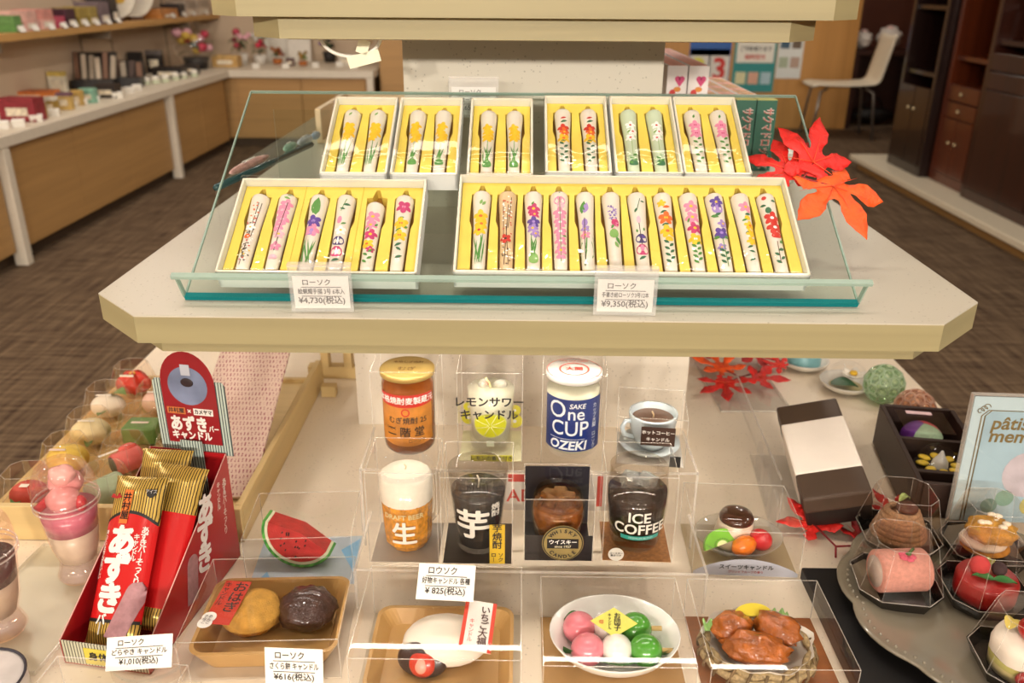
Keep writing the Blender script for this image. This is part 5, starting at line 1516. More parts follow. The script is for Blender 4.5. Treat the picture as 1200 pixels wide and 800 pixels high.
# --- parfait cups
def parfait(label, loc, tints, kind):
    t = thing('parfait_cup_candle', label, 'candle', loc, 0, 'parfait cup candles')
    a, m2, c = tints
    CP = clear('fff6f4', 0.28, 0.03, haze=0.03)
    MB().lathe([(0.0001, 0.002), (0.021, 0.002), (0.0235, 0.006), (0.019, 0.020), (0.0185, 0.024), (0.023, 0.040), (0.0285, 0.085), (0.0285, 0.0905)], CP, 36).build('cup', t)
    MB().lathe([(0.0295, 0.0895), (0.0315, 0.091), (0.0315, 0.0945), (0.0300, 0.0955), (0.0300, 0.108), (0.0285, 0.119), (0.0235, 0.130), (0.015, 0.137), (0.0001, 0.140)], CP, 36).build('dome_lid', t)
    b = MB()
    for z in (0.0900, 0.0955):
        b.tube([(0.0308 * math.cos(2 * PI * i / 40), 0.0308 * math.sin(2 * PI * i / 40), z) for i in range(40)], 0.0009, EDGE, 6, closed=True)
    b.build('lid_rim', t)
    MB().lathe([(0.0001, 0.022), (0.017, 0.024), (0.0215, 0.040), (0.0243, 0.060), (0.0001, 0.060)], M(c, 0.4, 0.06, 60, coat=0.4), 28).build('cream_layer', t)
    MB().lathe([(0.0001, 0.0605), (0.0244, 0.0605), (0.0268, 0.084), (0.0001, 0.084)], M(m2, 0.25, 0.1, 40, coat=0.6), 28).build('jelly_layer', t)
    MB().lathe([(0.0001, 0.003), (0.020, 0.003), (0.0215, 0.006), (0.0175, 0.018), (0.0001, 0.0205)], clear('f5efe8', 0.3, 0.05, haze=0.2), 24).build('thick_base', t)
    MB().ell((0.002, -0.008, 0.098), (0.0165, 0.015, 0.0135), M(a, 0.35, 0.06, 50, coat=0.4), 22, 12, 0.06, 2, 1).build('ice_cream_scoop', t)
    MB().ell((-0.002, 0.008, 0.108), (0.0175, 0.0145, 0.0135), M(tints[0] if kind else '3a2a26', 0.3, 0.08, 50, coat=0.5), 22, 12, 0.15, 2, 2).build('ice_cream_scoop', t)
    MB().ell((0.0, 0.002, 0.120), (0.013, 0.011, 0.010), M('f0b6ae' if kind else 'c7a98e', 0.3, 0.05, coat=0.5), 20, 10, 0.2, 2, 3).build('cream_swirl', t)
    if kind:
        MB().at((-0.017, -0.010, 0.094), (0, R(70), R(60))).lathe([(0.0045, -0.010), (0.0045, 0.010)], M('c4242c', 0.3), 10).build('wafer_stick', t)
        MB().ell((0.019, -0.008, 0.094), (0.006, 0.006, 0.009), M('c8323c', 0.3, coat=0.4), 14, 8).build('strawberry', t)
    else:
        MB().ell((0.014, -0.012, 0.098), (0.008, 0.007, 0.006), M('d8c6ac', 0.4), 14, 8).build('nut_cluster', t)
    return t
parfait('pink parfait candle in a clear cup with domed lid', (-0.455, 0.726, ZT + 0.006), ('e39a98', 'd77a8e', 'e9dcc0'), True)
parfait('chocolate parfait candle in a clear domed cup, cut by the left frame edge', (-0.492, 0.640, ZT + 0.006), ('8a6a54', '5a4038', 'c9b89c'), False)
t = thing('acrylic_plate', 'thin clear acrylic plate lying under the parfait cups', 'acrylic plate', (-0.475, 0.690, ZT + 0.0008), R(-6))
MB().box(-0.060, 0.050, -0.095, 0.085, 0, 0.004, clear('fafaf5', 0.1, 0.4, haze=0.06)).build('plate', t)
b = MB()
for bx in ((-0.060, 0.050, -0.0955, -0.0945), (-0.060, 0.050, 0.0845, 0.0855)):
    b.box(*bx, 0, 0.004, EDGE)
for bx in ((-0.0605, -0.0595), (0.0495, 0.0505)):
    b.box(*bx, -0.095, 0.085, 0, 0.004, EDGE)
b.build('plate_edges', t)
# --- dorayaki box at lower left and price cards
clear_box('clear_sweet_box', 'clear box with a brown pancake sweet at the lower left corner', 0.115, 0.090, 0.048, (-0.338, 0.515, ZT), R(-4), 'clear sweet boxes')
t = thing('dorayaki_candle', 'brown round pancake sweet candle under the lower left price card', 'candle', (-0.338, 0.515, ZT + 0.0012), 0, SWG)
for i, z in enumerate((0.009, 0.022)):
    MB().lathe([(0.0001, z - 0.008), (0.030, z - 0.008), (0.037, z - 0.003), (0.037, z), (0.030, z + 0.006), (0.0001, z + 0.008)], M('a2602a', 0.5, 0.15, 40), 30).build('pancake', t)
MB().lathe([(0.0355, 0.0125), (0.0365, 0.0145), (0.0355, 0.0165)], M('2f1d18', 0.5), 30).build('bean_filling', t)
price_card('white price card leaning over the brown pancake box, lower left', [('ローソク', 0.9), ('どらやき キャンドル', 0.8), ('¥1,010(税込)', 0.95)], 0.056, 0.027, (-0.318, 0.552, ZT + 0.0465), (R(-38), R(-4), R(2)), holder=False)
price_card('white price card standing in front of the rice cake box, cut by the frame', [('ローソク', 0.9), ('さくら餅 キャンドル', 0.8), ('¥616(税込)', 0.9)], 0.052, 0.036, (-0.197, 0.579, ZT + 0.0035), (R(-14), 0, R(-2)), holder=False)
t = thing('round_tin', 'round pale tin with dark rim at the lower left corner', 'tin', (-0.465, 0.560, ZT + 0.0008))
MB().lathe([(0.0001, 0.001), (0.036, 0.001), (0.038, 0.004), (0.038, 0.022), (0.0375, 0.023), (0.034, 0.023), (0.0001, 0.0225)], M('c9c3c0', 0.35, 0.15, 30), 32).build('tin_body', t)
MB().tube([(0.0375 * math.cos(2 * PI * i / 36), 0.0375 * math.sin(2 * PI * i / 36), 0.0235) for i in range(36)], 0.0013, M('2b2a35', 0.4), 6, closed=True).build('dark_rim', t)

# ================================================================== right side of the table
sprig('orange and red maple leaves lying on the table right of the coffee cup',
      [(0.052, ORG, (-0.012, 0.035, 0.012), (R(12), R(4), R(20)), 7), (0.055, RED, (-0.020, -0.020, 0.011), (R(10), R(-6), R(170)), 7), (0.050, RED, (0.038, 0.004, 0.010), (R(6), R(4), R(-105)), 5)],
      [[(-0.012, 0.035, 0.010), (0.012, 0.012, 0.006), (0.048, 0.034, 0.006)], [(-0.020, -0.020, 0.009), (0.012, 0.012, 0.006)]], (0.337, 1.215, ZT + 0.004), curl=-0.16)
sprig('red maple leaves under the front edge of the middle shelf',
      [(0.050, RED2, (0.0, 0.0, 0.011), (R(8), R(5), R(190)), 7), (0.034, RED, (0.030, -0.040, 0.010), (R(10), R(-5), R(60)), 7), (0.040, RED2, (-0.085, 0.01, 0.010), (R(8), R(5), R(75)), 5)],
      [[(-0.085, 0.01, 0.008), (-0.03, 0.02, 0.005), (0.0, 0.0, 0.009), (0.030, -0.040, 0.008)]], (0.392, 1.306, ZT + 0.004), curl=-0.16)
sprig('red maple sprig lying between the pudding box and the black gift box',
      [(0.048, RED, (-0.014, 0.012, 0.010), (R(14), R(-4), R(25)), 5), (0.040, RED2, (0.034, -0.004, 0.004), (R(4), R(4), R(-70)), 5), (0.044, RED2, (0.092, 0.050, 0.004), (R(8), R(4), R(-40)), 5)],
      [[(-0.014, 0.012, 0.010), (0.000, -0.022, 0.005), (-0.006, -0.040, 0.004)], [(0.000, -0.022, 0.005), (0.025, -0.020, 0.005), (0.046, 0.0, 0.003), (0.092, 0.050, 0.003)]], (0.352, 0.810, ZT + 0.004), curl=-0.16)
# clear acrylic pieces
ACR = clear('ffffff', 0.22, 0.03, haze=0.05)
t = thing('acrylic_plate', 'square clear acrylic plate under the maple leaves', 'acrylic plate', (0.345, 1.20, ZT + 0.0006), R(2))
MB().box(-0.05, 0.055, -0.075, 0.10, 0, 0.003, ACR).build('plate', t)
MB().box(-0.05, 0.055, -0.0755, -0.0745, 0, 0.003, EDGE).box(-0.0505, -0.0495, -0.075, 0.10, 0, 0.003, EDGE).box(0.0545, 0.0555, -0.075, 0.10, 0, 0.003, EDGE).build('plate_edges', t)
t = thing('acrylic_divider', 'upright clear acrylic divider left of the black gift box', 'divider', (0.325, 1.03, ZT + 0.0006), R(-3))
MB().box(-0.001, 0.001, -0.14, 0.16, 0, 0.030, ACR).build('panel', t)
MB().box(-0.0012, 0.0012, -0.14, 0.16, 0.0295, 0.031, EDGE).build('panel_edge', t)
t = thing('acrylic_easel', 'clear acrylic slanted easel under the black gift box', 'easel', (0.368, 0.905, ZT + 0.0006), R(-6))
for i, y in enumerate((-0.075, -0.02, 0.035)):
    b = MB()
    b.T = T(-0.066, y, 0.0022) @ Matrix.Rotation(R(90), 4, 'Z')
    pts = [(-0.016, 0.0), (0.016, 0.0)] + [(0.016 * math.cos(PI * k / 10), 0.030 + 0.016 * math.sin(PI * k / 10)) for k in range(11)]
    b.T = b.T @ UP
    b.prism(pts, -0.001, 0.001, ACR).build('rounded_tab', t)
MB().box(-0.068, 0.03, -0.095, 0.09, 0.0, 0.002, ACR).build('base_sheet', t)
# black gift box with white sleeve
GBX = thing('sleeved_gift_box', 'black gift box with a wide white paper sleeve, lying tilted', 'gift box', (0.372, 0.902, ZT + 0.0330), 0)
GBX.rotation_mode = 'XYZ'
GBX.rotation_euler = (R(10), R(-15), R(-7))
BKB = M('211b18', 0.45, 0.08, 30)
BRT = M('4a3a2e', 0.5, 0.06, 30)
MB().box(-0.036, 0.036, -0.086, 0.086, 0.0, 0.043, BKB).build('box_body', GBX, bevel=0.003, seg=2)
MB().box(-0.0372, 0.0372, -0.087, 0.087, 0.022, 0.0445, BRT).build('box_lid', GBX, bevel=0.003, seg=2)
MB().box(-0.0378, 0.0378, -0.046, 0.050, -0.0008, 0.0452, M('f0e6da', 0.6, 0.02)).build('white_sleeve', GBX, bevel=0.0035, seg=2)
# flower candles in dishes
def dish(name, label, loc, kind):
    t = thing(name, label, 'candle', loc, 0, 'flower candles in white dishes')
    MB().lathe([(0.0001, 0.001), (0.024, 0.001), (0.036, 0.008), (0.0395, 0.014), (0.0395, 0.0155), (0.036, 0.0140), (0.024, 0.006), (0.0001, 0.006)], M('e6e1d6', 0.3, 0.03, coat=0.4), 36).build('dish', t)
    if kind == 'lotus':
        MB().lathe([(0.026, 0.0065), (0.0001, 0.0075)], M('cdbf8f', 0.5), 24).build('wax_pool', t)
        leafm(MB(), -0.026, -0.006, 0.040, 0.034, 0.012, -0.35, M('1f5a34', 0.4, 0.2)).build('leaf', t)
        for i in range(6):
            a = i * PI / 3
            b = MB().at((0.012 + 0.010 * math.cos(a), 0.006 + 0.010 * math.sin(a), 0.022), (0, R(-25), a)).ell((0, 0, 0), (0.011, 0.007, 0.002), M('ebe4d6', 0.5), 14, 6)
            b.build('petal', t)
        MB().ell((0.012, 0.006, 0.025), (0.006, 0.006, 0.004), M('e0b32a', 0.5), 14, 8).build('flower_centre', t)
        MB().lathe([(0.034 * math.cos(PI / 2 * k / 10), 0.0165 + 0.030 * math.sin(PI / 2 * k / 10)) for k in range(11)], clear('ffffff', 0.2, 0.03), 28).build('clear_dome', t)
    else:
        MB().lathe([(0.026, 0.006), (0.0265, 0.024), (0.024, 0.027)], M('7fb4ba', 0.4, 0.05), 28).build('blue_candle', t)
        MB().lathe([(0.0255, 0.0245), (0.022, 0.0285), (0.0001, 0.029)], M('e3c02e', 0.45, 0.05), 28).build('yellow_top', t)
    return t
dish('lotus_candle', 'white lotus candle with dark green leaf in a domed white dish', (0.508, 1.207, ZT + 0.0008), 'lotus')
dish('cup_candle', 'blue candle with yellow top in a white dish under the shelf', (0.468, 1.290, ZT + 0.0008), 'blue')
def glass_ball(label, loc, r, hx, seed):
    t = thing('beaded_glass_holder', label, 'glass holder', loc, 0, 'beaded glass candle holders')
    rr = random.Random(seed)
    m = clear(hx, 0.4, 0.08, haze=0.35, hazecol=hx)
    MB().ell((0, 0, r * 0.9), (r * 0.86, r * 0.86, r * 0.88), clear(hx, 0.3, 0.08, haze=0.25, hazecol=hx), 20, 12).build('inner_cup', t)
    b = MB()
    for k in range(5):
        th = R(35 + 28 * k)
        n = max(6, int(13 * math.sin(th)))
        for i in range(n):
            a = 2 * PI * i / n + k * 0.3
            c = Vector((math.sin(th) * math.cos(a), math.sin(th) * math.sin(a), math.cos(th))) * r * 0.9
            u = c.cross(Vector((0, 0, 1))).normalized()
            v = c.cross(u).normalized()
            q = r * 0.22
            b.tube([c + Vector((0, 0, r * 0.92)) + u * q * math.cos(2 * PI * j / 9) + v * q * 1.2 * math.sin(2 * PI * j / 9) for j in range(9)], r * 0.05, m, 5, closed=True)
    b.build('ring_mesh', t)
    return t
glass_ball('pale green openwork glass ball holder at the table edge', (0.548, 1.165, ZT + 0.0012), 0.031, 'dff0d8', 3)
glass_ball('coppery pink openwork glass ball holder behind the brown box', (0.560, 1.085, ZT + 0.0012), 0.030, 'f0d2bc', 5)
# brown two-compartment box
BB = thing('compartment_box', 'open dark brown box with two square compartments', 'gift box', (0.516, 0.928, ZT + 0.0008), R(-9))
DB = M('33221a', 0.5, 0.08, 30)
w2, l2, hh = 0.044, 0.098, 0.062
MB().box(-w2, w2, -l2, l2, 0, 0.003, DB).build('bottom_panel', BB)
for s in (-1, 1):
    MB().box(s * w2 - 0.003, s * w2 + 0.003, -l2, l2, 0.003, hh, DB).build('long_side', BB, bevel=0.0006)
    MB().box(-w2 + 0.003, w2 - 0.003, s * l2 - 0.003, s * l2 + 0.003, 0.003, hh, DB).build('short_side', BB, bevel=0.0006)
MB().box(-w2 + 0.003, w2 - 0.003, 0.016, 0.022, 0.003, hh - 0.006, DB).build('divider', BB)
MB().box(-w2 + 0.003, w2 - 0.003, -0.064, -0.058, 0.003, hh - 0.006, DB).build('divider', BB)
def in_bb(x, y, z):
    c, s = math.cos(R(-9)), math.sin(R(-9))
    return (0.516 + x * c - y * s, 0.928 + x * s + y * c, ZT + 0.0008 + z)
t = thing('temari_ball_candle', 'purple, green and red ball candle in the far compartment', 'candle', in_bb(0, 0.059, 0.013), R(-9))
for i, (c, a0) in enumerate((('6b2f8c', 0), ('a9c4a0', 2 * PI / 3), ('c8414e', 4 * PI / 3))):
    MB().at((0, 0, 0.024)).lathe([(0.026 * math.sin(PI * k / 12) + 0.0001, -0.021 * math.cos(PI * k / 12)) for k in range(13)], M(c, 0.5, 0.12, 200), 10, a0=a0 + 1.9, a1=a0 + 1.9 + 2 * PI / 3).build('thread_panel', t)
MB().box(-0.030, 0.030, -0.030, 0.030, 0.0475, 0.0482, clear('ffffff', 0.3)).build('clear_cover', t)
MB().box(-0.018, 0.014, 0.018, 0.026, 0.0484, 0.0490, M('e8c8cc', 0.5)).build('pink_label', t)
t = thing('yellow_flower_candle', 'dark candle with yellow flowers and a white tip in the near compartment', 'candle', in_bb(0, -0.021, 0.020), R(-9))
MB().lathe([(0.0001, 0), (0.028, 0.0), (0.030, 0.006), (0.030, 0.020), (0.0001, 0.022)], M('2a2018', 0.3, 0.1, coat=0.4), 28).build('base', t)
for i in range(8):
    a = 2 * PI * i / 8
    MB().at((0.020 * math.cos(a), 0.020 * math.sin(a), 0.024), (0, 0, a)).ell((0, 0, 0), (0.008, 0.006, 0.0025), M('dcb92a', 0.45), 12, 6).build('yellow_petal', t)
MB().lathe([(0.010, 0.021), (0.009, 0.028), (0.004, 0.036), (0.0015, 0.042), (0.0001, 0.043)], M('dcd8d0', 0.35), 16).build('white_tip', t)
MB().lathe([(0.031 * math.cos(PI / 2 * k / 10), 0.021 + 0.027 * math.sin(PI / 2 * k / 10)) for k in range(11)], clear('ffffff', 0.3, 0.03), 28).build('clear_dome', t)
# sign
SG = thing('product_sign', 'pale blue framed product sign in a clear holder behind the cakes', 'sign', (0.482, 0.812, ZT + 0.03), (R(-3), 0, R(-3)))
SKY = M('a9c6d2', 0.5, 0.14, 14)
MB().box(0.002, 0.170, 0.0, 0.0015, 0.0, 0.150, M('c3d8dd', 0.5, 0.03)).build('card', SG)
MB().box(0.017, 0.170, -0.0006, 0, 0.0, 0.133, SKY).build('picture_field', SG)
GLD = M('8f7a4a', 0.4, 0.08, metal=0.3)
b = MB()
for o in (0.0125, 0.0160):
    b.tube([(o, -0.0008, 0.0), (o, -0.0008, 0.128), (o + 0.006, -0.0008, 0.1345), (0.17, -0.0008, 0.1345)], 0.0005, GLD, 5)
for k in range(3):
    b.tube([(0.0100 + 0.003 * k + 0.004 * math.cos(a) * (1 - a / 9), -0.0009, 0.1335 + 0.0025 * k + 0.004 * math.sin(a) * (1 - a / 9)) for a in [0.5 * j for j in range(12)]], 0.0004, GLD, 4)
b.build('gold_frame', SG)
text('pâtisserie\nmemory', 0.0210, GLD, SG, T(0.024, -0.0010, 0.112, UP), 0.02, 'LEFT', gap=0.72, shear=0.12)
b = MB()
for (x, z, r, c) in ((0.075, 0.060, 0.028, 'c9bfc6'), (0.055, 0.030, 0.010, '7fae9c'), (0.085, 0.022, 0.012, 'c8c06a'), (0.040, 0.020, 0.009, '6a8f80'), (0.110, 0.080, 0.020, 'd8c2c8')):
    b.at((x, -0.0008, z), (R(90), 0, 0)).disc(r, 0, M(c, 0.5, 0.15, 40), 20)
b.build('picture_print', SG)
MB().box(-0.001, 0.173, -0.0030, -0.0022, -0.029, 0.153, clear('ffffff', 0.3, 0.03)).box(-0.001, 0.173, 0.0024, 0.0032, -0.029, 0.153, clear('ffffff', 0.3, 0.03)).box(-0.001, 0.173, -0.040, 0.004, -0.0292, -0.0275, ACR).build('clear_holder', SG)
MB().box(-0.0016, -0.0004, -0.0032, 0.0032, -0.029, 0.153, EDGE).box(-0.001, 0.173, -0.0032, 0.0032, 0.1525, 0.1535, EDGE).build('holder_edges', SG)
# black board, scalloped plate, cakes
t = thing('black_display_board', 'matt black display board under the grey plate', 'board', (0.453, 0.590, ZT + 0.0006))
MB().box(-0.153, 0.16, -0.155, 0.153, 0, 0.014, M('0e0c0c', 0.5, 0.1)).build('board', t, bevel=0.001)
PLT = M('7d7565', 0.22, 0.05, 20, coat=0.6)
pl = thing('scalloped_plate', 'grey ceramic plate with scalloped beaded rim under the cake candles', 'plate', (0.462, 0.668, ZT + 0.0152))
def sc(a, k=1.0): return 1 + 0.055 * abs(math.sin(5 * a)) ** 0.8 * k
MB().lathe([(0.0001, 0.002), (0.09, 0.002), (0.112, 0.006), (0.134, 0.0135), (0.1375, 0.0150), (0.1370, 0.0168), (0.133, 0.0165), (0.111, 0.010), (0.09, 0.0065), (0.0001, 0.0060)], PLT, 96, wob=lambda a, z: sc(a, min(1, z / 0.013))).build('plate_body', pl)
bd = MB().ell((0, 0, 0), 0.0016, PLT, 8, 5)
n = 96
for i in range(n):
    a = 2 * PI * i / n
    if math.sin(a) > 0.75 and math.cos(a) > 0:
        continue
    r = 0.1275 * sc(a)
    if i == 0:
        first = bd.build('rim_bead', pl)
        o = first
    else:
        o = first.copy()
        COL.objects.link(o)
        o.parent = pl
    o.location = (r * math.cos(a), r * math.sin(a), 0.0155)
ZP = ZT + 0.0152 + 0.0066
BLKT = M('14110f', 0.25, 0.05, coat=0.4)
cakes = dict(roll=(0.378, 0.700, R(-8)), mont=(0.414, 0.782, R(-5)), red=(0.462, 0.690, R(-4)), puff=(0.498, 0.762, R(0)), white=(0.447, 0.592, R(-6)))
clab = dict(roll='clear octagonal case on black tray around the pink cake roll', mont='clear octagonal case on black tray around the brown chestnut cake', red='clear octagonal case on black tray around the red round cake', puff='clear octagonal case on black tray around the golden cream puff', white='clear octagonal case on black tray around the white strawberry cake')
for k, (x, y, rz) in cakes.items():
    oct_case(clab[k], 0.078, 0.064, (x, y, ZP), rz, clear('fffaf6', 0.22), BLKT, 0.013, 0.70, 'black based cake cases', 'cake_case')
CG = 'cake candles on the scalloped plate'
def cake(name, label, k):
    x, y, rz = cakes[k]
    return thing(name, label, 'candle', (x, y, ZP + 0.0024), rz, CG)
t = cake('cake_roll_candle', 'pink cake roll candle with a felt blossom on top', 'roll')
MB().at((0.002, 0.0, 0.0215), (0, R(90), R(12))).lathe([(0.0001, -0.025), (0.019, -0.025), (0.021, -0.023), (0.021, 0.023), (0.019, 0.025), (0.0001, 0.025)], M('dd9f92', 0.85, 0.12, 260, bump=0.7), 28).build('sponge_roll', t)
MB().at((0.002, 0.0, 0.0215), (0, R(90), R(12))).lathe([(0.0001, -0.0256), (0.0155, -0.0256), (0.0155, -0.025)], M('b9aaa2', 0.8, 0.05), 24).build('cream_end', t)
b = MB()
for i in range(5):
    a = 2 * PI * i / 5
    b.ell((0.004 + 0.0045 * math.cos(a), -0.006 + 0.0045 * math.sin(a), 0.0425), (0.0042, 0.0042, 0.0014), M('d9607a', 0.7), 10, 6)
b.build('felt_blossom', t)
MB().tube([(0.006, -0.003, 0.0440), (0.010, 0.003, 0.0438), (0.013, 0.008, 0.0425)], 0.0015, M('4f6a38', 0.7), 6).ell((0.0055, -0.0035, 0.0440), (0.003, 0.003, 0.001), M('4f6a38', 0.7), 8, 5).build('stem', t)
t = cake('mont_blanc_candle', 'brown piped chestnut cake candle with dark nut and leaf', 'mont')
MB().lathe([(0.0001, 0.001), (0.024, 0.001), (0.025, 0.010), (0.018, 0.030), (0.0001, 0.034)], M('9a7452', 0.8), 24).build('core', t)
CHB = M('b08a66', 0.85, 0.3, 400, bump=0.8)
b = MB()
hel = []
for i in range(150):
    s = i / 149
    a = s * 2 * PI * 6
    r = 0.0265 - 0.0125 * s ** 1.3
    hel.append((r * math.cos(a), r * math.sin(a), 0.006 + 0.032 * s + 0.0008 * math.sin(a * 2)))
b.tube(hel, 0.0036, CHB, 7)
b.build('piped_cream', t)
MB().ell((0.002, -0.004, 0.0425), (0.0115, 0.010, 0.0065), M('4f2c1c', 0.6, 0.15, 120), 20, 10).build('chestnut', t)
leafm(MB(), -0.004, 0.004, 0.014, 0.009, 0.045, 0.4, M('8a9a5a', 0.6)).build('leaf', t)
t = cake('berry_cake_candle', 'red round cake candle with berries and two green leaves', 'red')
MB().lathe([(0.0001, 0.001), (0.0275, 0.001), (0.0285, 0.004), (0.0285, 0.021), (0.0265, 0.0245), (0.0001, 0.0250)], M('a3161a', 0.35, 0.1, 60, coat=0.3), 36).build('cake_body', t)
MB().ell((-0.008, 0.004, 0.0325), 0.0095, M('c23a40', 0.8, 0.1, 200), 18, 12).build('red_berry', t)
MB().ell((0.010, 0.002, 0.0310), 0.0070, M('3a2a30', 0.8, 0.1, 200), 18, 12).build('dark_berry', t)
for s, a in ((-1, 2.9), (1, -0.25)):
    leafm(MB(), 0.001, -0.010, 0.020, 0.012, 0.0262, a, M('2f7a3a', 0.5), 0.002).build('leaf', t)
leafm(MB(), 0.002, 0.008, 0.012, 0.008, 0.028, 0.8, M('9a9a4a', 0.5)).build('leaf', t)
t = cake('cream_puff_candle', 'golden sugar-dusted cream puff candle with white cream', 'puff')
MB().ell((0.003, 0.0, 0.026), (0.026, 0.021, 0.013), M('c9973c', 0.8, 0.3, 120, bump=1.0), 26, 14, 0.22, 3, 4).build('pastry_top', t)
MB().ell((-0.004, -0.001, 0.015), (0.024, 0.021, 0.008), M('e4dccf', 0.6), 22, 10).build('cream', t)
MB().ell((0, 0, 0.008), (0.025, 0.022, 0.007), M('b9832f', 0.8, 0.2, 120), 22, 10).build('pastry_base', t)
b = MB()
for i in range(9):
    b.ell((rnd.uniform(-0.014, 0.018), rnd.uniform(-0.012, 0.012), 0.0375 + rnd.uniform(-0.0015, 0.0015)), (0.005, 0.004, 0.0022), M('efe6d2', 0.8), 8, 5)
b.build('sugar_dusting', t)
t = cake('strawberry_cake_candle', 'white cake candle with a big red strawberry, cut by the right edge', 'white')
MB().lathe([(0.0001, 0.001), (0.027, 0.001), (0.0275, 0.010)], M('cfc48a', 0.7), 28).build('sponge_base', t)
MB().lathe([(0.0277, 0.0100), (0.0280, 0.0135), (0.0277, 0.016)], M('b9b86a', 0.6), 28).build('green_layer', t)
MB().lathe([(0.0277, 0.016), (0.0285, 0.026), (0.026, 0.032), (0.018, 0.034), (0.0001, 0.034)], M('ece8de', 0.6, 0.03), 28, wob=lambda a, z: 1 + 0.03 * math.sin(7 * a)).build('white_cream', t)
MB().ell((0.008, 0.0, 0.041), (0.0185, 0.0165, 0.011), M('a8161c', 0.3, 0.1, coat=0.4), 24, 12).build('strawberry', t)
b = MB()
for i in range(10):
    a = i * 2.4
    b.ell((0.008 + 0.011 * math.cos(a) * (0.4 + 0.06 * i), 0.010 * math.sin(a) * (0.4 + 0.06 * i), 0.0512 - 0.0004 * i), (0.0009, 0.0009, 0.0006), WHT, 6, 4)
b.build('seeds', t)
leafm(MB(), -0.016, 0.006, 0.016, 0.012, 0.036, 0.9, M('c2b45a', 0.6)).build('chocolate_leaf', t)
MB().ell((-0.010, -0.0265, 0.011), (0.008, 0.004, 0.007), M('8a1a1c', 0.4), 14, 8).build('berry_slice', t)

# ================================================================== behind the glass stand on the middle shelf
HB1 = M('f0e8e4', 0.4, 0.03)
def drop_box(label, loc, kind, h, group, w=0.0300, d=0.0300):
    t = thing('candy_box', label, 'box', loc, 0, group)
    if kind == 'green':
        MB().box(-w / 2, w / 2, -d / 2, d / 2, 0, h, M('1f5a48', 0.4, 0.06)).build('carton', t)
        MB().box(-w / 2, w / 2, -d / 2, d / 2, h, h + 0.0006, M('c8c060', 0.5)).build('top_flap', t)
        mt = T(0.002, -d / 2 - 0.0005, h * 0.46, UP) @ Matrix.Rotation(R(-90), 4, 'Z')
        text('サクマドロップス', 0.0185, M('f2e6e0', 0.5), t, mt, 0.03, fit=h * 0.86)
        text('サクマドロップス', 0.0175, M('c8322a', 0.5), t, T(0, -0.0004, 0) @ mt, 0.0, fit=h * 0.84)
    else:
        MB().box(-w / 2, w / 2, -d / 2, d / 2, 0, h, HB1).build('carton', t)
        b = MB()
        for s in (-1, 1):
            b.at((s * 0.0032 + 0.004, -d / 2 - 0.0004, h - 0.019), (R(90), 0, 0)).disc(0.0042, 0, M('d8407a', 0.5), 14)
        b.at((0.004, -d / 2 - 0.0005, h - 0.0235), (R(90), 0, 0)).add([(-0.0072, 0.003, 0), (0.0072, 0.003, 0), (0, -0.007, 0)], [(0, 1, 2)], M('d8407a', 0.5))
        b.build('heart_print', t)
        b = MB().at((0.001, -d / 2 - 0.0004, h - 0.033), (R(90), 0, 0)).at((0.001, -d / 2 - 0.0004, h - 0.034), (R(90), R(0), 0)).disc(0.0055, 0, M('e08a2a', 0.5), 14, 1.0, 0.7).at((-0.006, -d / 2 - 0.0005, h - 0.040), (R(90), 0, 0)).disc(0.006, 0, M('cf2f2a', 0.5), 14, 0.8, 1).at((0.006, -d / 2 - 0.0005, h - 0.046), (R(90), 0, 0)).disc(0.006, 0, M('b9b4bc', 0.5), 14)
        b.build('candy_print', t)
        MB().box(-w / 2 + 0.003, w / 2 - 0.003, -d / 2 + 0.003, d / 2 - 0.003, h, h + 0.0004, M('e39a86' if kind == 'heart' else 'c08a4a', 0.5, 0.4, 120)).build('top_print', t)
    return t
GB = 'green candy boxes behind the glass stand'
for i, x in enumerate((0.338, 0.3695)):
    drop_box(('left' if i == 0 else 'right') + ' of the two dark green candy boxes with red katakana', (x, 1.345, ZS + 0.0006), 'green', 0.106, GB)
for j in range(13):
    for i, x in enumerate((0.2965, 0.3065, 0.338, 0.3695)):
        if i == 0 or (j == 0 and i > 1):
            continue
        drop_box('white candy box with printed top in the low rows behind the green boxes', (x, 1.345 + 0.0315 * j + (0.0315 if i > 1 else 0) * 0, ZS + 0.0006), 'brown' if (i + j) % 3 else 'heart', 0.100, 'low rows of candy boxes')
t = thing('shelf_riser', 'pale box under the stacked heart-print candy boxes', 'riser', (0.248, 1.46, ZS + 0.0006))
MB().box(-0.036, 0.036, -0.125, 0.30, 0, 0.058, CREAM).build('riser_box', t)
for j in range(12):
    for i, x in enumerate((0.2320, 0.2640)):
        if j == 0:
            lab = ('left' if i == 0 else 'right') + ' front heart-print candy box beside the post'
        else:
            lab = 'white heart-print candy box in the tall rows beside the post'
        drop_box(lab, (x, 1.352 + 0.0315 * j, ZS + 0.0596), 'heart', 0.095, 'tall rows of heart-print candy boxes')
t = thing('white_cup', 'small plain white plastic cup behind the red maple leaves', 'cup', (0.386, 1.245, ZS + 0.0006))
MB().lathe([(0.0001, 0.001), (0.010, 0.001), (0.0145, 0.044), (0.0152, 0.045), (0.0140, 0.044), (0.0095, 0.003)], M('dcd9d2', 0.3, 0.02), 20).build('cup_body', t)
MB().tube([(0.0150 * math.cos(2 * PI * i / 24), 0.0150 * math.sin(2 * PI * i / 24), 0.045) for i in range(24)], 0.0009, WHT, 5, closed=True).build('cup_rim', t)
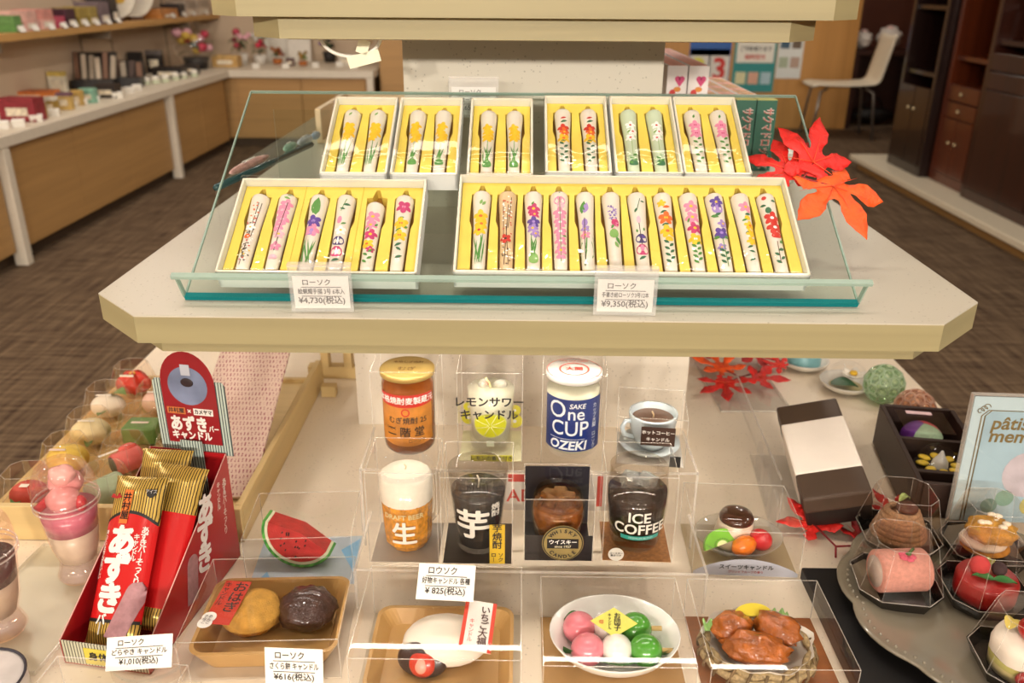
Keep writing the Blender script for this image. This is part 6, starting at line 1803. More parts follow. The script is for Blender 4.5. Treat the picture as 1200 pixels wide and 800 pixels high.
# left side of the middle shelf: wooden tray wall and side-facing glass plate
t = thing('wooden_shelf_tray', 'long pale wooden tray along the left side of the middle shelf', 'tray', (0, 0, ZS + 0.0006))
PEACH = wood('e0c4a0', 0.9, 1, 0.8, 0.5)
MB().box(-0.366, -0.356, 1.54, 1.80, 0, 0.060, PEACH).build('side_rail', t, bevel=0.001)
MB().box(-0.356, -0.18, 1.54, 1.80, 0, 0.006, PEACH).build('bottom', t)
MB().box(-0.356, -0.18, 1.79, 1.80, 0.006, 0.060, PEACH).build('end_rail', t, bevel=0.001)
MB().box(-0.19, -0.18, 1.54, 1.79, 0.006, 0.03, PEACH).build('inner_rail', t, bevel=0.001)
q = [P(253, 220, 1.030), P(365, 169, 1.030), P(376, 132, 0.998), P(290, 186, 0.998)]
t = thing('side_glass_plate', 'sloping clear glass plate with dark edge facing the left aisle', 'glass plate', (0, 0, 0))
MB().add([tuple(v) for v in q], [(0, 1, 2, 3)], clear('dfe8e2', 0.10, 0.03, haze=0.14, hazecol='c9d2c8')).build('glass_sheet', t)
e0, e1 = q[0], q[1]
MB().tube([tuple(e0), tuple(e1)], 0.0042, M('2c4a4c', 0.2, 0.1), 6).build('dark_edge', t)
for v in (q[0], q[1]):
    MB().tube([tuple(v), (v.x, v.y, ZS + 0.001)], 0.0008, CLEAR, 6).build('support_rod', t)
dirv = (e1 - e0).normalized()
up_ = (q[3] - q[0]).normalized()
nrm = dirv.cross(up_).normalized()
if nrm.z < 0: nrm = -nrm
for i, (s, wd, ln, hx, lab) in enumerate(((0.09, 0.030, 0.12, 'd8a49c', 'pink wrapped candle packet lying on the side glass plate, nearest'), (0.22, 0.022, 0.05, '9fc4b0', 'small mint green packet on the side glass plate'), (0.28, 0.026, 0.07, 'c3cbd2', 'pale blue beaded packet on the side glass plate'), (0.32, 0.024, 0.04, '9fb4cc', 'blue packet on the far end of the side glass plate'))):
    t = thing('wrapped_packet', lab, 'packet', (0, 0, 0), 0, 'packets on the side glass plate')
    c = e0 + dirv * s + up_ * 0.030 + nrm * 0.0075
    mt = Matrix((dirv, up_, nrm)).transposed().to_4x4()
    mt.translation = c
    b = MB(); b.T = mt
    b.ell((0, 0, 0), (ln / 2, wd / 2, 0.0060), M(hx, 0.35, 0.2, 90, coat=0.4), 18, 8).build('packet_body', t)
    b = MB(); b.T = mt
    b.box(-ln * 0.15, ln * 0.15, -wd * 0.2, wd * 0.2, 0.0056, 0.0066, WHT).build('packet_label', t)
# hanging loop under the upper shelf
t = thing('hanging_loop', 'white plastic loop with cream tag hanging below the upper shelf', 'tag holder', (-0.178, 0.93, 1.1998), R(2))
b = MB().tube([(0.031 * math.cos(PI + PI * i / 20), 0, 0.0 + 0.020 * math.sin(PI + PI * i / 20)) for i in range(21)], 0.0020, M('dcd8cf', 0.4), 8)
b.build('loop', t)
MB().at((0.012, -0.001, -0.0225), (0, R(-14), 0)).box(-0.016, 0.018, -0.0015, 0.0015, -0.006, 0.006, M('e3ddc2', 0.5)).at((0.012, -0.001, -0.012), (0, R(20), 0)).box(-0.006, 0.006, -0.0015, 0.0015, -0.005, 0.009, M('e3ddc2', 0.5)).build('cream_tag', t)

# ================================================================== background: counters, wall shelf, altars
CT = 0.605
WD = wood('b98f58', 0.85, 1, 0.5, 0.5)
WDX = wood('b98f58', 0.85, 0, 0.5, 0.5)
CWH = M('dcd2c0', 0.45, 0.03)
def counter(name, label, x0, x1, y0, y1, doors, posts, face):
    t = thing(name, label, 'counter', (0, 0, 0))
    MB().box(x0, x1, y0, y1, CT - 0.055, CT, CWH).build('counter_top', t, bevel=0.004)
    if face == 'x':
        MB().box(x0, x1 - 0.05, y0 + 0.05, y1 - 0.05, 0.07, CT - 0.056, WD).build('carcass', t)
        MB().box(x0, x1 - 0.09, y0 + 0.05, y1 - 0.05, 0.001, 0.07, M('4a3826', 0.7)).build('plinth', t)
        for (a, b_) in doors:
            MB().box(x1 - 0.05, x1 - 0.032, a + 0.004, b_ - 0.004, 0.072, CT - 0.06, WD).build('door', t, bevel=0.002)
        for y in posts:
            MB().box(x1 - 0.06, x1, y - 0.025, y + 0.025, 0.001, CT - 0.056, CWH).build('leg', t, bevel=0.002)
    else:
        MB().box(x0, x1 - 0.05, y0 + 0.05, y1, 0.07, CT - 0.056, WDX).build('carcass', t)
        MB().box(x0, x1 - 0.05, y0 + 0.09, y1, 0.001, 0.07, M('4a3826', 0.7)).build('plinth', t)
        for (a, b_) in doors:
            MB().box(a + 0.004, b_ - 0.004, y0 + 0.032, y0 + 0.05, 0.072, CT - 0.06, WDX).build('door', t, bevel=0.002)
        for x in posts:
            MB().box(x - 0.025, x + 0.025, y0, y0 + 0.06, 0.001, CT - 0.056, CWH).build('leg', t, bevel=0.002)
    return t
XF0 = -2.34
dr = [3.30, 3.84, 4.57, 5.16, 5.82]
counter('wall_counter', 'long low counter with white top and wood doors along the left wall', -2.935, XF0, 2.6, 7.06, [(2.7, 3.2), (3.2, 3.84), (3.92, 4.55), (4.55, 5.16), (5.16, 5.80), (5.90, 6.45), (6.45, 7.0)], (2.66, 3.88, 5.86), 'x')
counter('far_counter', 'low counter with white top and wood doors along the far wall', -2.935, -1.19, 7.065, 8.09, [(-2.30, -1.78), (-1.78, -1.26)], (-1.22,), 'y')
t = thing('wood_pillar', 'pale wood cabinet side right of the far counter', 'cabinet', (-1.03, 7.6, 0.001))
MB().box(-0.14, 0.13, -0.3, 0.48, 0, 1.15, WDX).build('cabinet_body', t)
MB().box(-0.14, 0.13, -0.318, -0.301, 0.08, 1.10, WDX).build('door', t, bevel=0.003)
t = thing('wall_shelf', 'long wooden wall shelf above the left counter', 'shelf', (0, 0, 0))
MB().box(-2.935, -2.70, 3.2, 8.08, 0.955, 0.995, wood('c79a5c', 0.85, 1, 0.5, 0.5)).build('shelf_board', t, bevel=0.003)
for y in (4.14, 4.68, 5.97, 7.42):
    MB().box(-2.934, -2.74, y, y + 0.02, 0.90, 0.954, M('9c9284', 0.4, metal=0.5)).build('bracket', t)
# goods on the counters: (pixel x, pixel y of the base, width px, height px, colour, label)
def goods(px, py, wpx, hpx, hx, label, z=CT, depth=None, name='product_box', lid=None, group='goods on the left counter', rz=0):
    c = P(px, py, z)
    d = (c - _C).dot(_F)
    w_, h_ = wpx * d / F_PX, hpx * d / F_PX * 1.02
    dp = depth or max(0.04, w_ * 0.6)
    t = thing(name, label, 'box', (c.x, c.y + dp / 2, z + 0.0006), rz, group)
    MB().box(-w_ / 2, w_ / 2, -dp / 2, dp / 2, 0, h_ * 0.8, M(hx, 0.45, 0.25, 20)).build('carton', t)
    MB().box(-w_ / 2, w_ / 2, -dp / 2, dp / 2, h_ * 0.8, h_, M(lid or hx, 0.45, 0.3, 30)).build('lid', t)
    MB().box(-w_ * 0.3, w_ * 0.3, -dp / 2 - 0.001, -dp / 2, h_ * 0.25, h_ * 0.6, M('e6d8c0', 0.5, 0.3, 60)).build('front_label', t)
    return t
def tagcard(px, py, z=CT, w_=0.055, h_=0.04, group='small white price tags on the left counter', label=None):
    c = P(px, py, z)
    t = thing('price_tag', label or 'small white price tag on the left counter edge', 'price tag', (c.x, c.y, z + 0.0006), R(15), group)
    MB().at((0, 0, 0), (R(-25), 0, 0)).box(-w_ / 2, w_ / 2, 0.0, 0.002, 0.0, h_, WHT).build('card', t)
    MB().at((0, 0, 0), (R(25), 0, 0)).box(-w_ / 2, w_ / 2, 0.002, 0.004, -0.0005, h_ * 0.9, WHT).build('card_back', t)
goods(22, 143, 42, 26, '8c2a34', 'deep red wrapped gift box at the near end of the left counter')
goods(46, 139, 12, 20, 'b8974a', 'slim gold box right of the deep red gift box', lid='d8d0c0')
goods(60, 135, 13, 20, 'a5853c', 'gold and cream box third along the left counter', lid='d9d4c8')
goods(76, 129, 16, 19, 'c6a762', 'tan box with purple print on the left counter', lid='6b4a5a')
goods(91, 124, 11, 17, 'be9d58', 'narrow tan box beside the mint box')
goods(103, 121, 17, 16, '7fae98', 'mint green box on the left counter', lid='86b8a2')
goods(124, 115, 26, 15, '2a211e', 'low black box on the left counter')
goods(34, 118, 48, 10, 'c2702c', 'flat orange box behind the front row of gifts', lid='b9602a')
goods(50, 127, 66, 8, 'd3c2a4', 'flat cream box behind the front row of gifts')
goods(68, 110, 18, 24, 'd8d0bc', 'upright colourful card pack behind the counter gifts', lid='c8b05a', depth=0.05)
for i, (x, y) in enumerate(((3, 151), (22, 149), (43, 143), (63, 136), (84, 127), (97, 123), (111, 120), (138, 115), (152, 109), (161, 106))):
    tagcard(x, y)
# black incense racks
def rack(px, py, w_, h_, label, sticks, seed):
    c = P(px, py, CT)
    t = thing('incense_rack', label, 'display rack', (c.x, c.y, CT + 0.0006), R(10), 'black incense racks on the left counter')
    rr = random.Random(seed)
    MB().box(-w_ / 2, w_ / 2, -0.06, 0.06, 0, 0.06, M('1c1817', 0.4)).build('base_box', t)
    MB().at((0, 0.05, 0.05), (R(-28), 0, 0)).box(-w_ / 2, w_ / 2, 0, 0.012, 0, h_, M('1c1817', 0.4)).build('sloped_back', t)
    for i in range(sticks):
        x = -w_ / 2 + w_ * (i + 0.5) / sticks
        MB().at((x, 0.03, 0.06), (R(-28), R(rr.uniform(-6, 6)), 0)).box(-w_ / sticks * 0.34, w_ / sticks * 0.34, 0, 0.014, 0, h_ * rr.uniform(0.75, 1.0), M(rr.choice(('7a5a48', 'a89a88', '4a3a34', 'c9b9a4', '8a3a30')), 0.5)).build('incense_pack', t)
    return t
rack(112, 104, 0.26, 0.19, 'sloped black rack of slim incense packs, nearest', 6, 1)
rack(150, 101, 0.20, 0.12, 'low sloped black tray of flat packs right of the nearest rack', 4, 2)
goods(160, 89, 16, 26, '1d1918', 'tall black gift box standing open at the wall', depth=0.05)
goods(182, 86, 18, 25, '26201e', 'second tall black gift box with silver picture', depth=0.05, lid='6a625e')
goods(196, 92, 34, 12, '221c1a', 'flat black tray in front of the black gift boxes')
goods(222, 87, 18, 10, '2a2422', 'small black box with white ornaments')
for i, (x, y, r) in enumerate(((172, 99, 9), (183, 98, 10), (194, 96.5, 10), (206, 94, 10), (216, 92, 8), (228, 90, 9))):
    c = P(x, y, CT)
    d = (c - _C).dot(_F)
    t = thing('white_ornament', 'small white flower ornament in the row before the black trays', 'ornament', (c.x, c.y, CT + 0.0006), 0, 'white ornaments on the left counter')
    q = r * d / F_PX * 0.5
    MB().lathe([(0.0001, 0.0), (q * 0.9, 0.0), (q, q * 0.5), (q * 0.6, q * 0.9)], M('c9d0b4', 0.5), 12).build('cup', t)
    MB().ell((0, 0, q * 1.2), (q, q * 0.9, q * 0.6), M('ebe6da', 0.5), 12, 8, 0.3, 3, i).build('blossom', t)
# flower baskets and bouquets
def bouquet(px, py, wpx, hpx, cols, label, z=CT, base='basket', seed=0, group='flower arrangements', plastic=True):
    c = P(px, py, z)
    d = (c - _C).dot(_F)
    w_, h_ = wpx * d / F_PX, hpx * d / F_PX
    t = thing('flower_arrangement', label, 'flowers', (c.x, c.y + 0.1, z + 0.0006), 0, group)
    rr = random.Random(seed)
    bc = {'basket': 'b08a52', 'black': '241e1c', 'white': 'd8d2c8', 'amber': 'b0662a'}[base]
    r = w_ * 0.3
    MB().lathe([(0.0001, 0), (r * 0.8, 0), (r, h_ * 0.3), (r * 0.95, h_ * 0.3), (r * 0.5, h_ * 0.25), (0.0001, h_ * 0.25)], M(bc, 0.6, 0.3, 60), 18).build('container', t)
    lf = MB()
    for i in range(10):
        a = rr.uniform(0, 2 * PI)
        leafm(lf, 0, 0, w_ * rr.uniform(0.35, 0.5), w_ * 0.14, h_ * rr.uniform(0.3, 0.6), a, M('3f5a34', 0.5, 0.2), h_ * 0.12)
    lf.build('foliage', t)
    for i in range(11):
        a, q = rr.uniform(0, 2 * PI), rr.uniform(0.0, 0.42) * w_
        s = w_ * rr.uniform(0.09, 0.14)
        MB().at((q * math.cos(a), q * math.sin(a) * 0.6, h_ * rr.uniform(0.45, 0.95))).ell((0, 0, 0), (s, s, s * 0.8), M(rr.choice(cols), 0.5, 0.1), 12, 8, 0.35, 3, i).build('blossom', t)
    if plastic:
        MB().ell((0, 0, h_ * 0.62), (w_ * 0.52, w_ * 0.4, h_ * 0.55), clear('ffffff', 0.5, 0.06, wave=1.0, wscale=20), 20, 12, 0.12, 3, seed).build('cellophane', t)
    return t
bouquet(226, 82, 50, 44, ['c83a44', 'e8dcd8', 'e2a9b4', 'd8b34a', 'c23050'], 'cellophane-wrapped red and white flower basket at the counter corner', base='black', seed=3)
t = goods(264, 79, 30, 13, 'bd9658', 'wide woven basket at the counter corner', name='woven_basket', lid='c8a468')
bouquet(278, 77, 32, 42, ['c8485e', 'e8b0bc', '7a2a38'], 'pink flower arrangement in a white pot on the far counter', base='white', seed=4, plastic=False)
bouquet(302, 76, 26, 34, ['d8d6cc', 'c8304a', '8fa68a'], 'red and white flower arrangement second on the far counter', base='white', seed=5, plastic=False)
bouquet(322, 76, 20, 20, ['a2602a', '8a3a2c'], 'small amber dried flower pot on the far counter', base='amber', seed=6, plastic=False)
bouquet(352, 78, 18, 17, ['b98a3c', '9a7a3a', '7a8a4a'], 'round yellow potted flowers before the white card', base='amber', seed=7, plastic=False)
bouquet(384, 74, 26, 40, ['5a3a5e', '2a2024', '8a6a9a'], 'dark purple flowers in a black vase on the far counter', base='black', seed=8, plastic=False)
bouquet(425, 72, 26, 24, ['d8cfc0', 'c8a87a', 'e3ddd0'], 'pale dried flowers at the right end of the far counter', base='white', seed=9, plastic=False)
for i, (x, y, w_, h_, hx, lab) in enumerate(((325, 70, 24, 24, 'd8d2c6', 'white picture card standing on the far counter, left'), (351, 70, 27, 27, 'e3ddd2', 'white picture card standing on the far counter, right'))):
    c = PY(x, y, 7.95)
    d = (c - _C).dot(_F)
    t = thing('picture_card', lab, 'card', (c.x, 7.95, CT + 0.0006), 0, 'picture cards on the far counter')
    MB().at((0, 0, 0), (R(-8), 0, 0)).box(-w_ * d / 2000, w_ * d / 2000, 0, 0.01, 0, h_ * d / 1000 + 0.06, M(hx, 0.5, 0.05)).build('card', t)
    MB().box(-0.02, 0.02, 0.02, 0.06, 0, 0.05, M(hx, 0.5)).build('card_foot', t)
for i, (x, y) in enumerate(((300, 80), (335, 80), (370, 79), (398, 78), (415, 80))):
    tagcard(x, y, group='small white price tags on the far counter', label='small white price tag on the far counter edge')
goods(340, 77, 9, 8, '4a1f26', 'tiny dark red pot between the amber pots', group='small goods on the far counter')
goods(405, 77, 16, 12, 'c9c0b0', 'small cream box beside the dark vase', group='small goods on the far counter')
# wall shelf goods
SZ = 0.995
def sgoods(px0, px1, hpx, hx, label, lid=None, rows=1):
    n = rows
    x = -2.80
    r = ray((px0 + px1) / 2, 30)
    y0 = (_C + ray(px0, 40) * ((x) / ray(px0, 40).x)).y
    y1 = (_C + ray(px1, 40) * ((x) / ray(px1, 40).x)).y
    d = (Vector((x, (y0 + y1) / 2, SZ)) - _C).dot(_F)
    h_ = hpx * d / F_PX
    t = thing('shelf_box', label, 'box', (x, (y0 + y1) / 2, SZ + 0.0006), 0, 'boxes on the wall shelf')
    L = (y1 - y0) * 0.94
    MB().box(-0.07, 0.09, -L / 2, L / 2, 0, h_ * 0.5, M(hx, 0.5, 0.25, 18)).build('carton', t)
    MB().box(-0.07, 0.085, -L / 2, L / 2, h_ * 0.5 + 0.001, h_, M(lid or hx, 0.5, 0.25, 18)).build('carton_top', t)
    MB().box(0.0905, 0.093, -L * 0.3, L * 0.3, h_ * 0.1, h_ * 0.4, M('ddd2c2', 0.5, 0.2, 50)).build('front_label', t)
    MB().at((0.105, L * 0.1, 0), (0, R(-25), 0)).box(0, 0.002, -0.03, 0.03, 0, 0.035, WHT).build('shelf_tag', t)
for a in ((0, 10, 18, '5a8a4a', 'green box at the near end of the wall shelf', '6a9a58'), (11, 30, 22, 'd8a49a', 'stack of pale pink boxes on the wall shelf, near', 'e3b4a8'), (31, 50, 22, 'dcaaa0', 'stack of pale pink boxes on the wall shelf, far', 'd8948a'), (51, 63, 13, 'b03a5a', 'small pink-red box beside the pink stacks', 'c2506a'), (64, 76, 20, '3a1f2a', 'dark purple box on the wall shelf', '4a2a38'), (78, 90, 20, '8f7a34', 'olive gold box on the wall shelf, first', 'a58f48'), (91, 103, 20, '94803a', 'olive gold box on the wall shelf, second', 'a89450'), (104, 118, 24, '6a5a62', 'grey-purple box on the wall shelf', '7a6a70'), (119, 128, 30, '2a2524', 'tall dark box on the wall shelf', '3a3432'), (178, 200, 10, 'b9793a', 'flat orange wooden box on the wall shelf', 'c2844a'), (202, 208, 14, '262120', 'small black jar box on the wall shelf', '3a3230'), (209, 222, 16, 'c9b4a0', 'pale jar pack on the wall shelf, near', 'a89a8c'), (223, 238, 16, 'cdbca8', 'pale jar pack on the wall shelf, far', 'b3a494'), (88, 113, 10, 'b0303c', 'red item laid on top of the wall shelf boxes', 'c04450')):
    if a[4].startswith('red item'):
        continue
    sgoods(a[0], a[1], a[2], a[3], a[4], a[5])
for i, (px, lab, c1, c2) in enumerate(((135, 'round fan-shaped picture stand on the wall shelf, near', 'c8542a', 'd8b04a'), (158, 'round fan-shaped picture stand on the wall shelf, far', 'b02a34', 'e3dcd2'))):
    x = -2.80
    rr = ray(px, 20)
    y = (_C + rr * (x / rr.x)).y
    t = thing('fan_stand', lab, 'picture stand', (x, y, SZ + 0.0006), R(55), 'round fans on the wall shelf')
    MB().at((0, 0, 0.19), (R(90), 0, 0)).disc(0.17, 0, M('e6dfd0', 0.5), 32).at((0, -0.003, 0.19), (R(90), 0, 0)).disc(0.06, 0, M(c1, 0.5), 20).at((0.05, -0.004, 0.16), (R(90), 0, 0)).disc(0.045, 0, M(c2, 0.5), 20).build('fan_face', t)
    MB().tube([(0.17 * math.cos(2 * PI * k / 40), 0, 0.19 + 0.17 * math.sin(2 * PI * k / 40)) for k in range(40)], 0.008, M('dcd4c4', 0.4), 6, closed=True).build('fan_rim', t)
    MB().box(-0.05, 0.05, -0.03, 0.05, 0, 0.022, M('5a3a2a', 0.5)).build('foot', t)
# ------------------------------------------------------------------ far right: partition, posters, chair
t = thing('wood_partition', 'pale wood partition panel with posters behind the candy boxes', 'partition', (0, 0, 0.001))
for x0, x1 in ((0.9, 2.26), (2.265, 3.06)):
    MB().box(x0, x1, 8.30, 8.36, 0, 1.5, wood('c08c4c', 0.88, 2, 0.4, 0.5)).build('panel', t, bevel=0.004)
def poster(label, x0, x1, z0, z1, base, parts, texts):
    t = thing('poster', label, 'poster', ((x0 + x1) / 2, 8.2985, z0), 0, 'posters on the partition')
    w_, h_ = x1 - x0, z1 - z0
    MB().box(-w_ / 2, w_ / 2, -0.002, 0, 0, h_, M(base, 0.5, 0.04, 10)).build('sheet', t)
    b = MB()
    for (a, c, e, f, hx) in parts:
        MB().box(-w_ / 2 + a * w_, -w_ / 2 + c * w_, -0.0035, -0.0022, e * h_, f * h_, M(hx, 0.5)).build('print_block', t)
    for (s, sz, x, z, hx, ft) in texts:
        text(s, sz * h_, M(hx, 0.5), t, T(-w_ / 2 + x * w_, -0.005, z * h_, UP), 0.03, fit=ft * w_)
poster('blue notice with a large red number three on the partition', 1.535, 1.915, 0.36, 0.93, '2f5fa8', [(0.02, 0.98, 0.02, 0.62, 'd8d4cc'), (0.02, 0.48, 0.52, 0.62, 'd8cf5a'), (0.52, 0.98, 0.52, 0.62, 'c83a34'), (0.48, 0.52, 0.02, 0.62, '2f5fa8')], [('3', 0.46, 0.75, 0.30, 'c8322c', 0.4), ('3', 0.46, 0.25, 0.30, 'd8cf5a', 0.4), ('おしらせ', 0.15, 0.5, 0.82, 'dfe6f2', 0.8)])
poster('teal poster with three round pictures on the partition', 1.945, 2.335, 0.335, 0.93, '2f8a88', [(0.06, 0.94, 0.44, 0.76, 'e6e2d6'), (0.0, 1.0, 0.92, 1.0, 'c8564a'), (0.08, 0.32, 0.12, 0.30, 'd8d4a8'), (0.38, 0.62, 0.12, 0.30, 'd8a890'), (0.68, 0.92, 0.12, 0.30, 'a8c4cc')], [('ご案内', 0.11, 0.5, 0.84, 'e6e2d6', 0.6), ('ご予約承ります', 0.08, 0.5, 0.64, '4a4a4a', 0.75), ('随時受付', 0.08, 0.5, 0.52, 'c8564a', 0.5)])
poster('white poster with small photographs on the partition', 2.345, 2.575, 0.46, 0.93, 'd9dcd8', [(0.08, 0.44, 0.56, 0.76, '3f5a6e'), (0.54, 0.9, 0.56, 0.76, '6a5a4a'), (0.08, 0.44, 0.20, 0.40, 'a8b49a'), (0.54, 0.9, 0.20, 0.40, 'b49a8a')], [('フォト', 0.12, 0.5, 0.88, '5a7aa0', 0.6)])
CH = thing('white_chair', 'white moulded chair with grey metal legs near the far wall', 'chair', (2.83, 7.88, 0.001), R(-4))
SHW = M('e6ddc8', 0.4, 0.02)
def chair_shell(u, v):
    y = (u - 0.5) * 0.42
    k = v
    if k < 0.5:
        s = k / 0.5
        x, z = -0.30 + 0.50 * s, 0.455 - 0.012 * math.sin(PI * s) + (0.0 if s > 0.1 else -0.02 * (0.1 - s) * 10)
    elif k < 0.62:
        a = (k - 0.5) / 0.12 * R(78)
        x, z = 0.20 + 0.07 * math.sin(a), 0.455 + 0.07 * (1 - math.cos(a))
    else:
        s = (k - 0.62) / 0.38
        x, z = 0.268 + 0.075 * s, 0.51 + 0.36 * s
    return (x, y * (1 - 0.12 * max(0, v - 0.6)), z + 0.01 * (2 * u - 1) ** 2)
MB().grid(chair_shell, 8, 26, SHW).build('moulded_shell', CH, solid=0.014)
for sx, sy in ((-1, -1), (-1, 1), (1, -1), (1, 1)):
    MB().tube([(sx * 0.16, sy * 0.14, 0.435), (sx * 0.225 , sy * 0.175, 0.40), (sx * 0.265, sy * 0.20, 0.0)], 0.012, M('8f8a84', 0.3, metal=0.7), 8).build('leg', CH)
# dark desk behind the chair
t = thing('dark_desk', 'dark wooden desk behind the white chair', 'desk', (3.42, 8.55, 0.001))
DKW = wood('3a1c12', 0.7, 0, 0.5, 0.4)
MB().box(-0.36, 0.7, -0.2, 0.35, 0.66, 0.70, DKW).build('desk_top', t, bevel=0.003)
for x, y in ((-0.33, -0.17), (0.65, -0.17), (-0.33, 0.3), (0.65, 0.3)):
    MB().box(x - 0.03, x + 0.03, y - 0.03, y + 0.03, 0, 0.659, DKW).build('leg', t)
MB().box(-0.30, 0.62, 0.30, 0.33, 0.1, 0.659, DKW).build('modesty_panel', t)
for i, (dx, w_, h_, lab) in enumerate(((-0.24, 0.15, 0.15, 'crumpled white paper bag on the dark desk, left'), (0.0, 0.2, 0.18, 'crumpled white paper bag on the dark desk, right'))):
    t = thing('paper_bag', lab, 'bag', (3.42 + dx, 8.50, 0.722), 0, 'white bags on the desk')
    MB().at((0, 0, h_ * 0.5)).ell((0, 0, 0), (w_ * 0.5, 0.09, h_ * 0.5), M('dcd2c8', 0.6, 0.05), 18, 12, 0.35, 2.2, i + 4).build('bag_body', t)
    MB().at((0, 0, h_ * 0.98)).ell((0, 0, 0), (w_ * 0.2, 0.04, h_ * 0.12), M('e0bcb4', 0.6, 0.05), 12, 8, 0.3, 3, i).build('bag_top', t)
t = thing('black_bag', 'black bag standing under the dark desk', 'bag', (3.42, 8.62, 0.012))
MB().at((0, 0, 0.085)).ell((0, 0, 0), (0.20, 0.10, 0.075), M('14100f', 0.6), 20, 12, 0.15, 2, 2).build('bag_body', t)
MB().tube([(-0.1, 0, 0.15), (-0.05, 0, 0.24), (0.05, 0, 0.24), (0.1, 0, 0.15)], 0.01, M('14100f', 0.6), 6).build('handle', t)
# platform and altars
t = thing('display_platform', 'low white-topped platform under the dark altar cabinets', 'platform', (0, 0, 0.001))
MB().box(2.45, 4.48, 1.6, 6.45, 0.06, 0.098, M('d8cdb6', 0.45, 0.03)).build('top_slab', t, bevel=0.004)
MB().box(2.50, 4.48, 1.65, 6.40, 0, 0.06, wood('a07a48', 0.85, 1, 0.5)).build('base', t)
ALW = wood('38170c', 0.6, 2, 0.35, 0.28, 0.4)
ALW2 = wood('5c2711', 0.65, 2, 0.35, 0.28, 0.4)
ALD = wood('1f0d08', 0.6, 2, 0.35, 0.3, 0.4)
def altar(label, x, y0, y1, h_, wd, wi, shelves, door_z, drawers):
    """cabinet facing the aisle (-X): open niche above, doors below"""
    t = thing('altar_cabinet', label, 'cabinet', (x, (y0 + y1) / 2, 0.1), 0, 'dark wooden altar cabinets')
    L, D = y1 - y0, 0.55
    for s in (-1, 1):
        MB().box(0, D, s * L / 2 - 0.02 - (0.02 if s > 0 else -0.02), s * L / 2 + 0.02 - (0.02 if s > 0 else -0.02), 0, h_, wd).build('side_panel', t, bevel=0.003)
    MB().box(D - 0.02, D, -L / 2 + 0.04, L / 2 - 0.04, 0, h_, wi).build('back_panel', t)
    MB().box(-0.02, D, -L / 2, L / 2, h_ + 0.001, h_ + 0.05, wd).build('crown', t, bevel=0.006)
    for z in shelves:
        MB().box(0.02, D - 0.021, -L / 2 + 0.041, L / 2 - 0.041, z, z + 0.025, wd).build('shelf', t)
    MB().box(0.0, D - 0.021, -L / 2 + 0.041, L / 2 - 0.041, 0.0, 0.06, wd).build('plinth', t)
    n = 2
    for i in range(n):
        a = -L / 2 + 0.042 + (L - 0.084) * i / n
        b_ = a + (L - 0.084) / n - 0.004
        o = MB().box(-0.004, 0.018, a, b_, 0.064, door_z, wd).build('door', t, bevel=0.003)
        MB().ell((-0.014, b_ - 0.04 if i == 0 else a + 0.04, door_z - 0.14), (0.010, 0.010, 0.010), M('c9b890', 0.3, metal=0.4), 10, 8).build('knob', o)
    for i in range(drawers):
        z = door_z + 0.006 + 0.10 * i
        o = MB().box(-0.004, 0.20, -L / 2 + 0.044, L / 2 - 0.044, z, z + 0.092, wd).build('drawer', t, bevel=0.003)
        MB().ell((-0.014, 0, z + 0.046), 0.010, M('c9b890', 0.3, metal=0.4), 10, 8).build('knob', o)
    return t
altar('tall dark altar cabinet nearest to the white chair, with open shelves', 2.60, 5.62, 6.14, 1.75, ALD, M('1c0d08', 0.5), (0.62, 1.02), 0.55, 0)
altar('reddish brown altar cabinet in the middle of the platform', 2.66, 5.12, 5.60, 1.75, ALW2, M('230f08', 0.5), (0.74,), 0.40, 2)
altar('dark altar cabinet at the right frame edge', 2.62, 3.72, 5.08, 1.75, ALW, ALW2, (0.86,), 0.62, 2)
altar('dark altar cabinet just beyond the right frame edge', 2.62, 2.50, 3.66, 1.75, ALW, ALW2, (0.86,), 0.62, 2)
t = thing('altar_stand', 'small brown wooden altar stand in the cabinet niche', 'stand', (2.76, 4.80, 0.9865))
MB().box(-0.02, 0.22, -0.18, 0.18, 0, 0.02, ALW2).box(0.0, 0.20, -0.16, -0.13, 0.02, 0.16, ALW2).box(0.0, 0.20, 0.13, 0.16, 0.02, 0.16, ALW2).build('frame', t)
MB().box(-0.03, 0.23, -0.20, 0.20, 0.161, 0.185, ALW2).build('stand_top', t, bevel=0.003)
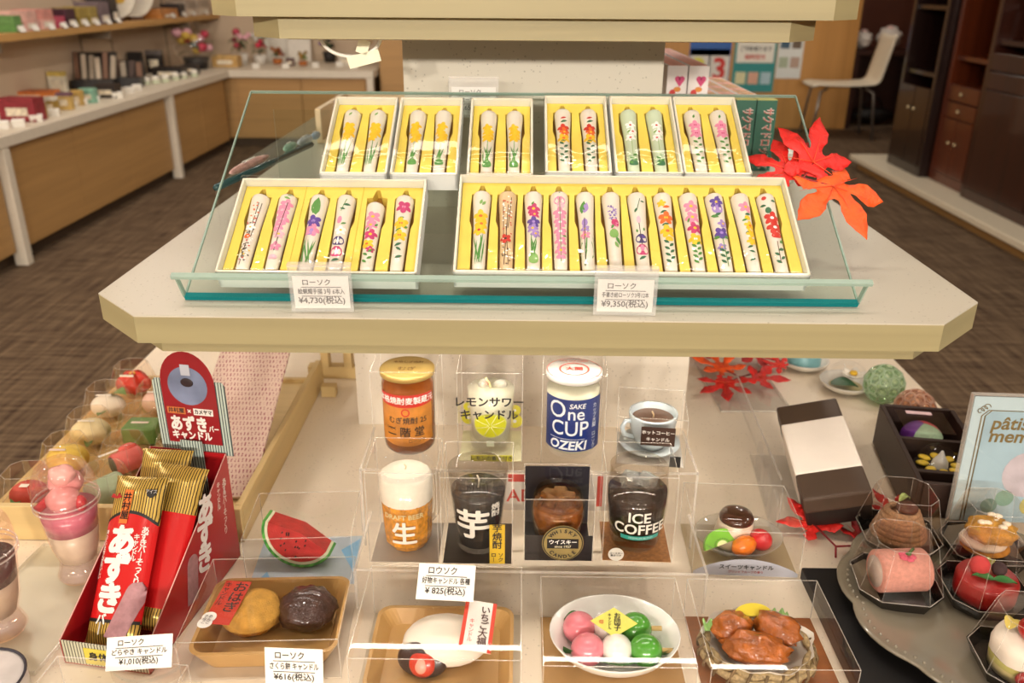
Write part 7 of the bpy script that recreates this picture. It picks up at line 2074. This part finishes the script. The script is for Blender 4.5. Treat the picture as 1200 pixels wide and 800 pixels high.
def vase(px, py, xplane, cols, label, sc=1.0, seed=0, held=None, yy=None):
    r = ray(px, py)
    c = _C + r * (xplane / r.x)
    z = held if held is not None else c.z
    t = thing('flower_vase', label, 'vase', (xplane, yy or c.y, z), 0, 'small altar vases')
    rr = random.Random(seed)
    MB().lathe([(0.0001, 0), (0.022 * sc, 0), (0.034 * sc, 0.03 * sc), (0.03 * sc, 0.055 * sc), (0.014 * sc, 0.075 * sc), (0.02 * sc, 0.09 * sc)], M('cfc4b0', 0.3, 0.1, coat=0.4), 18).build('vase_body', t)
    for i, cc in enumerate(cols):
        a = 2 * PI * i / len(cols)
        MB().tube([(0, 0, 0.08 * sc), (0.03 * sc * math.cos(a), 0.03 * sc * math.sin(a), (0.13 + 0.02 * (i % 2)) * sc)], 0.003, M('4a6a3a', 0.5), 5).build('stem', t)
        MB().ell((0.036 * sc * math.cos(a), 0.036 * sc * math.sin(a), (0.14 + 0.025 * (i % 2)) * sc), (0.025 * sc, 0.025 * sc, 0.022 * sc), M(cc, 0.5), 12, 8, 0.25, 3, seed + i).build('blossom', t)
    return t
vase(1150, 52, 2.78, ['c9c25a', 'a82a2a', '5a6a9a', 'b8404a', 'c9b04a'], 'white vase of yellow, red and blue flowers on the altar stand', 1.35, 3, held=1.1722, yy=4.86)
vase(1075, 30, 2.86, ['b8b85a', 'a8b04a', 'd8d090'], 'small vase of yellow-green flowers on the upper altar shelf', 1.1, 5, held=1.1458)
for i, (px, py, xp, y, z, lab) in enumerate(((1063, 101, 2.76, 5.80, 0.7458, 'small white offering cup on the lower altar shelf, left cabinet'), (1097, 138, 2.76, 5.25, 0.8662, 'small white offering cup in the middle cabinet'))):
    t = thing('offering_cup', lab, 'cup', (xp, y, z), 0, 'white offering cups')
    MB().lathe([(0.0001, 0), (0.014, 0), (0.02, 0.012), (0.032, 0.05), (0.029, 0.05), (0.0001, 0.02)], M('e6e0d8', 0.3, coat=0.4), 18).build('cup_body', t)
    MB().lathe([(0.026, 0.049), (0.0001, 0.051)], M('d8d0c4', 0.4), 18).build('cup_fill', t)
flush_texts()
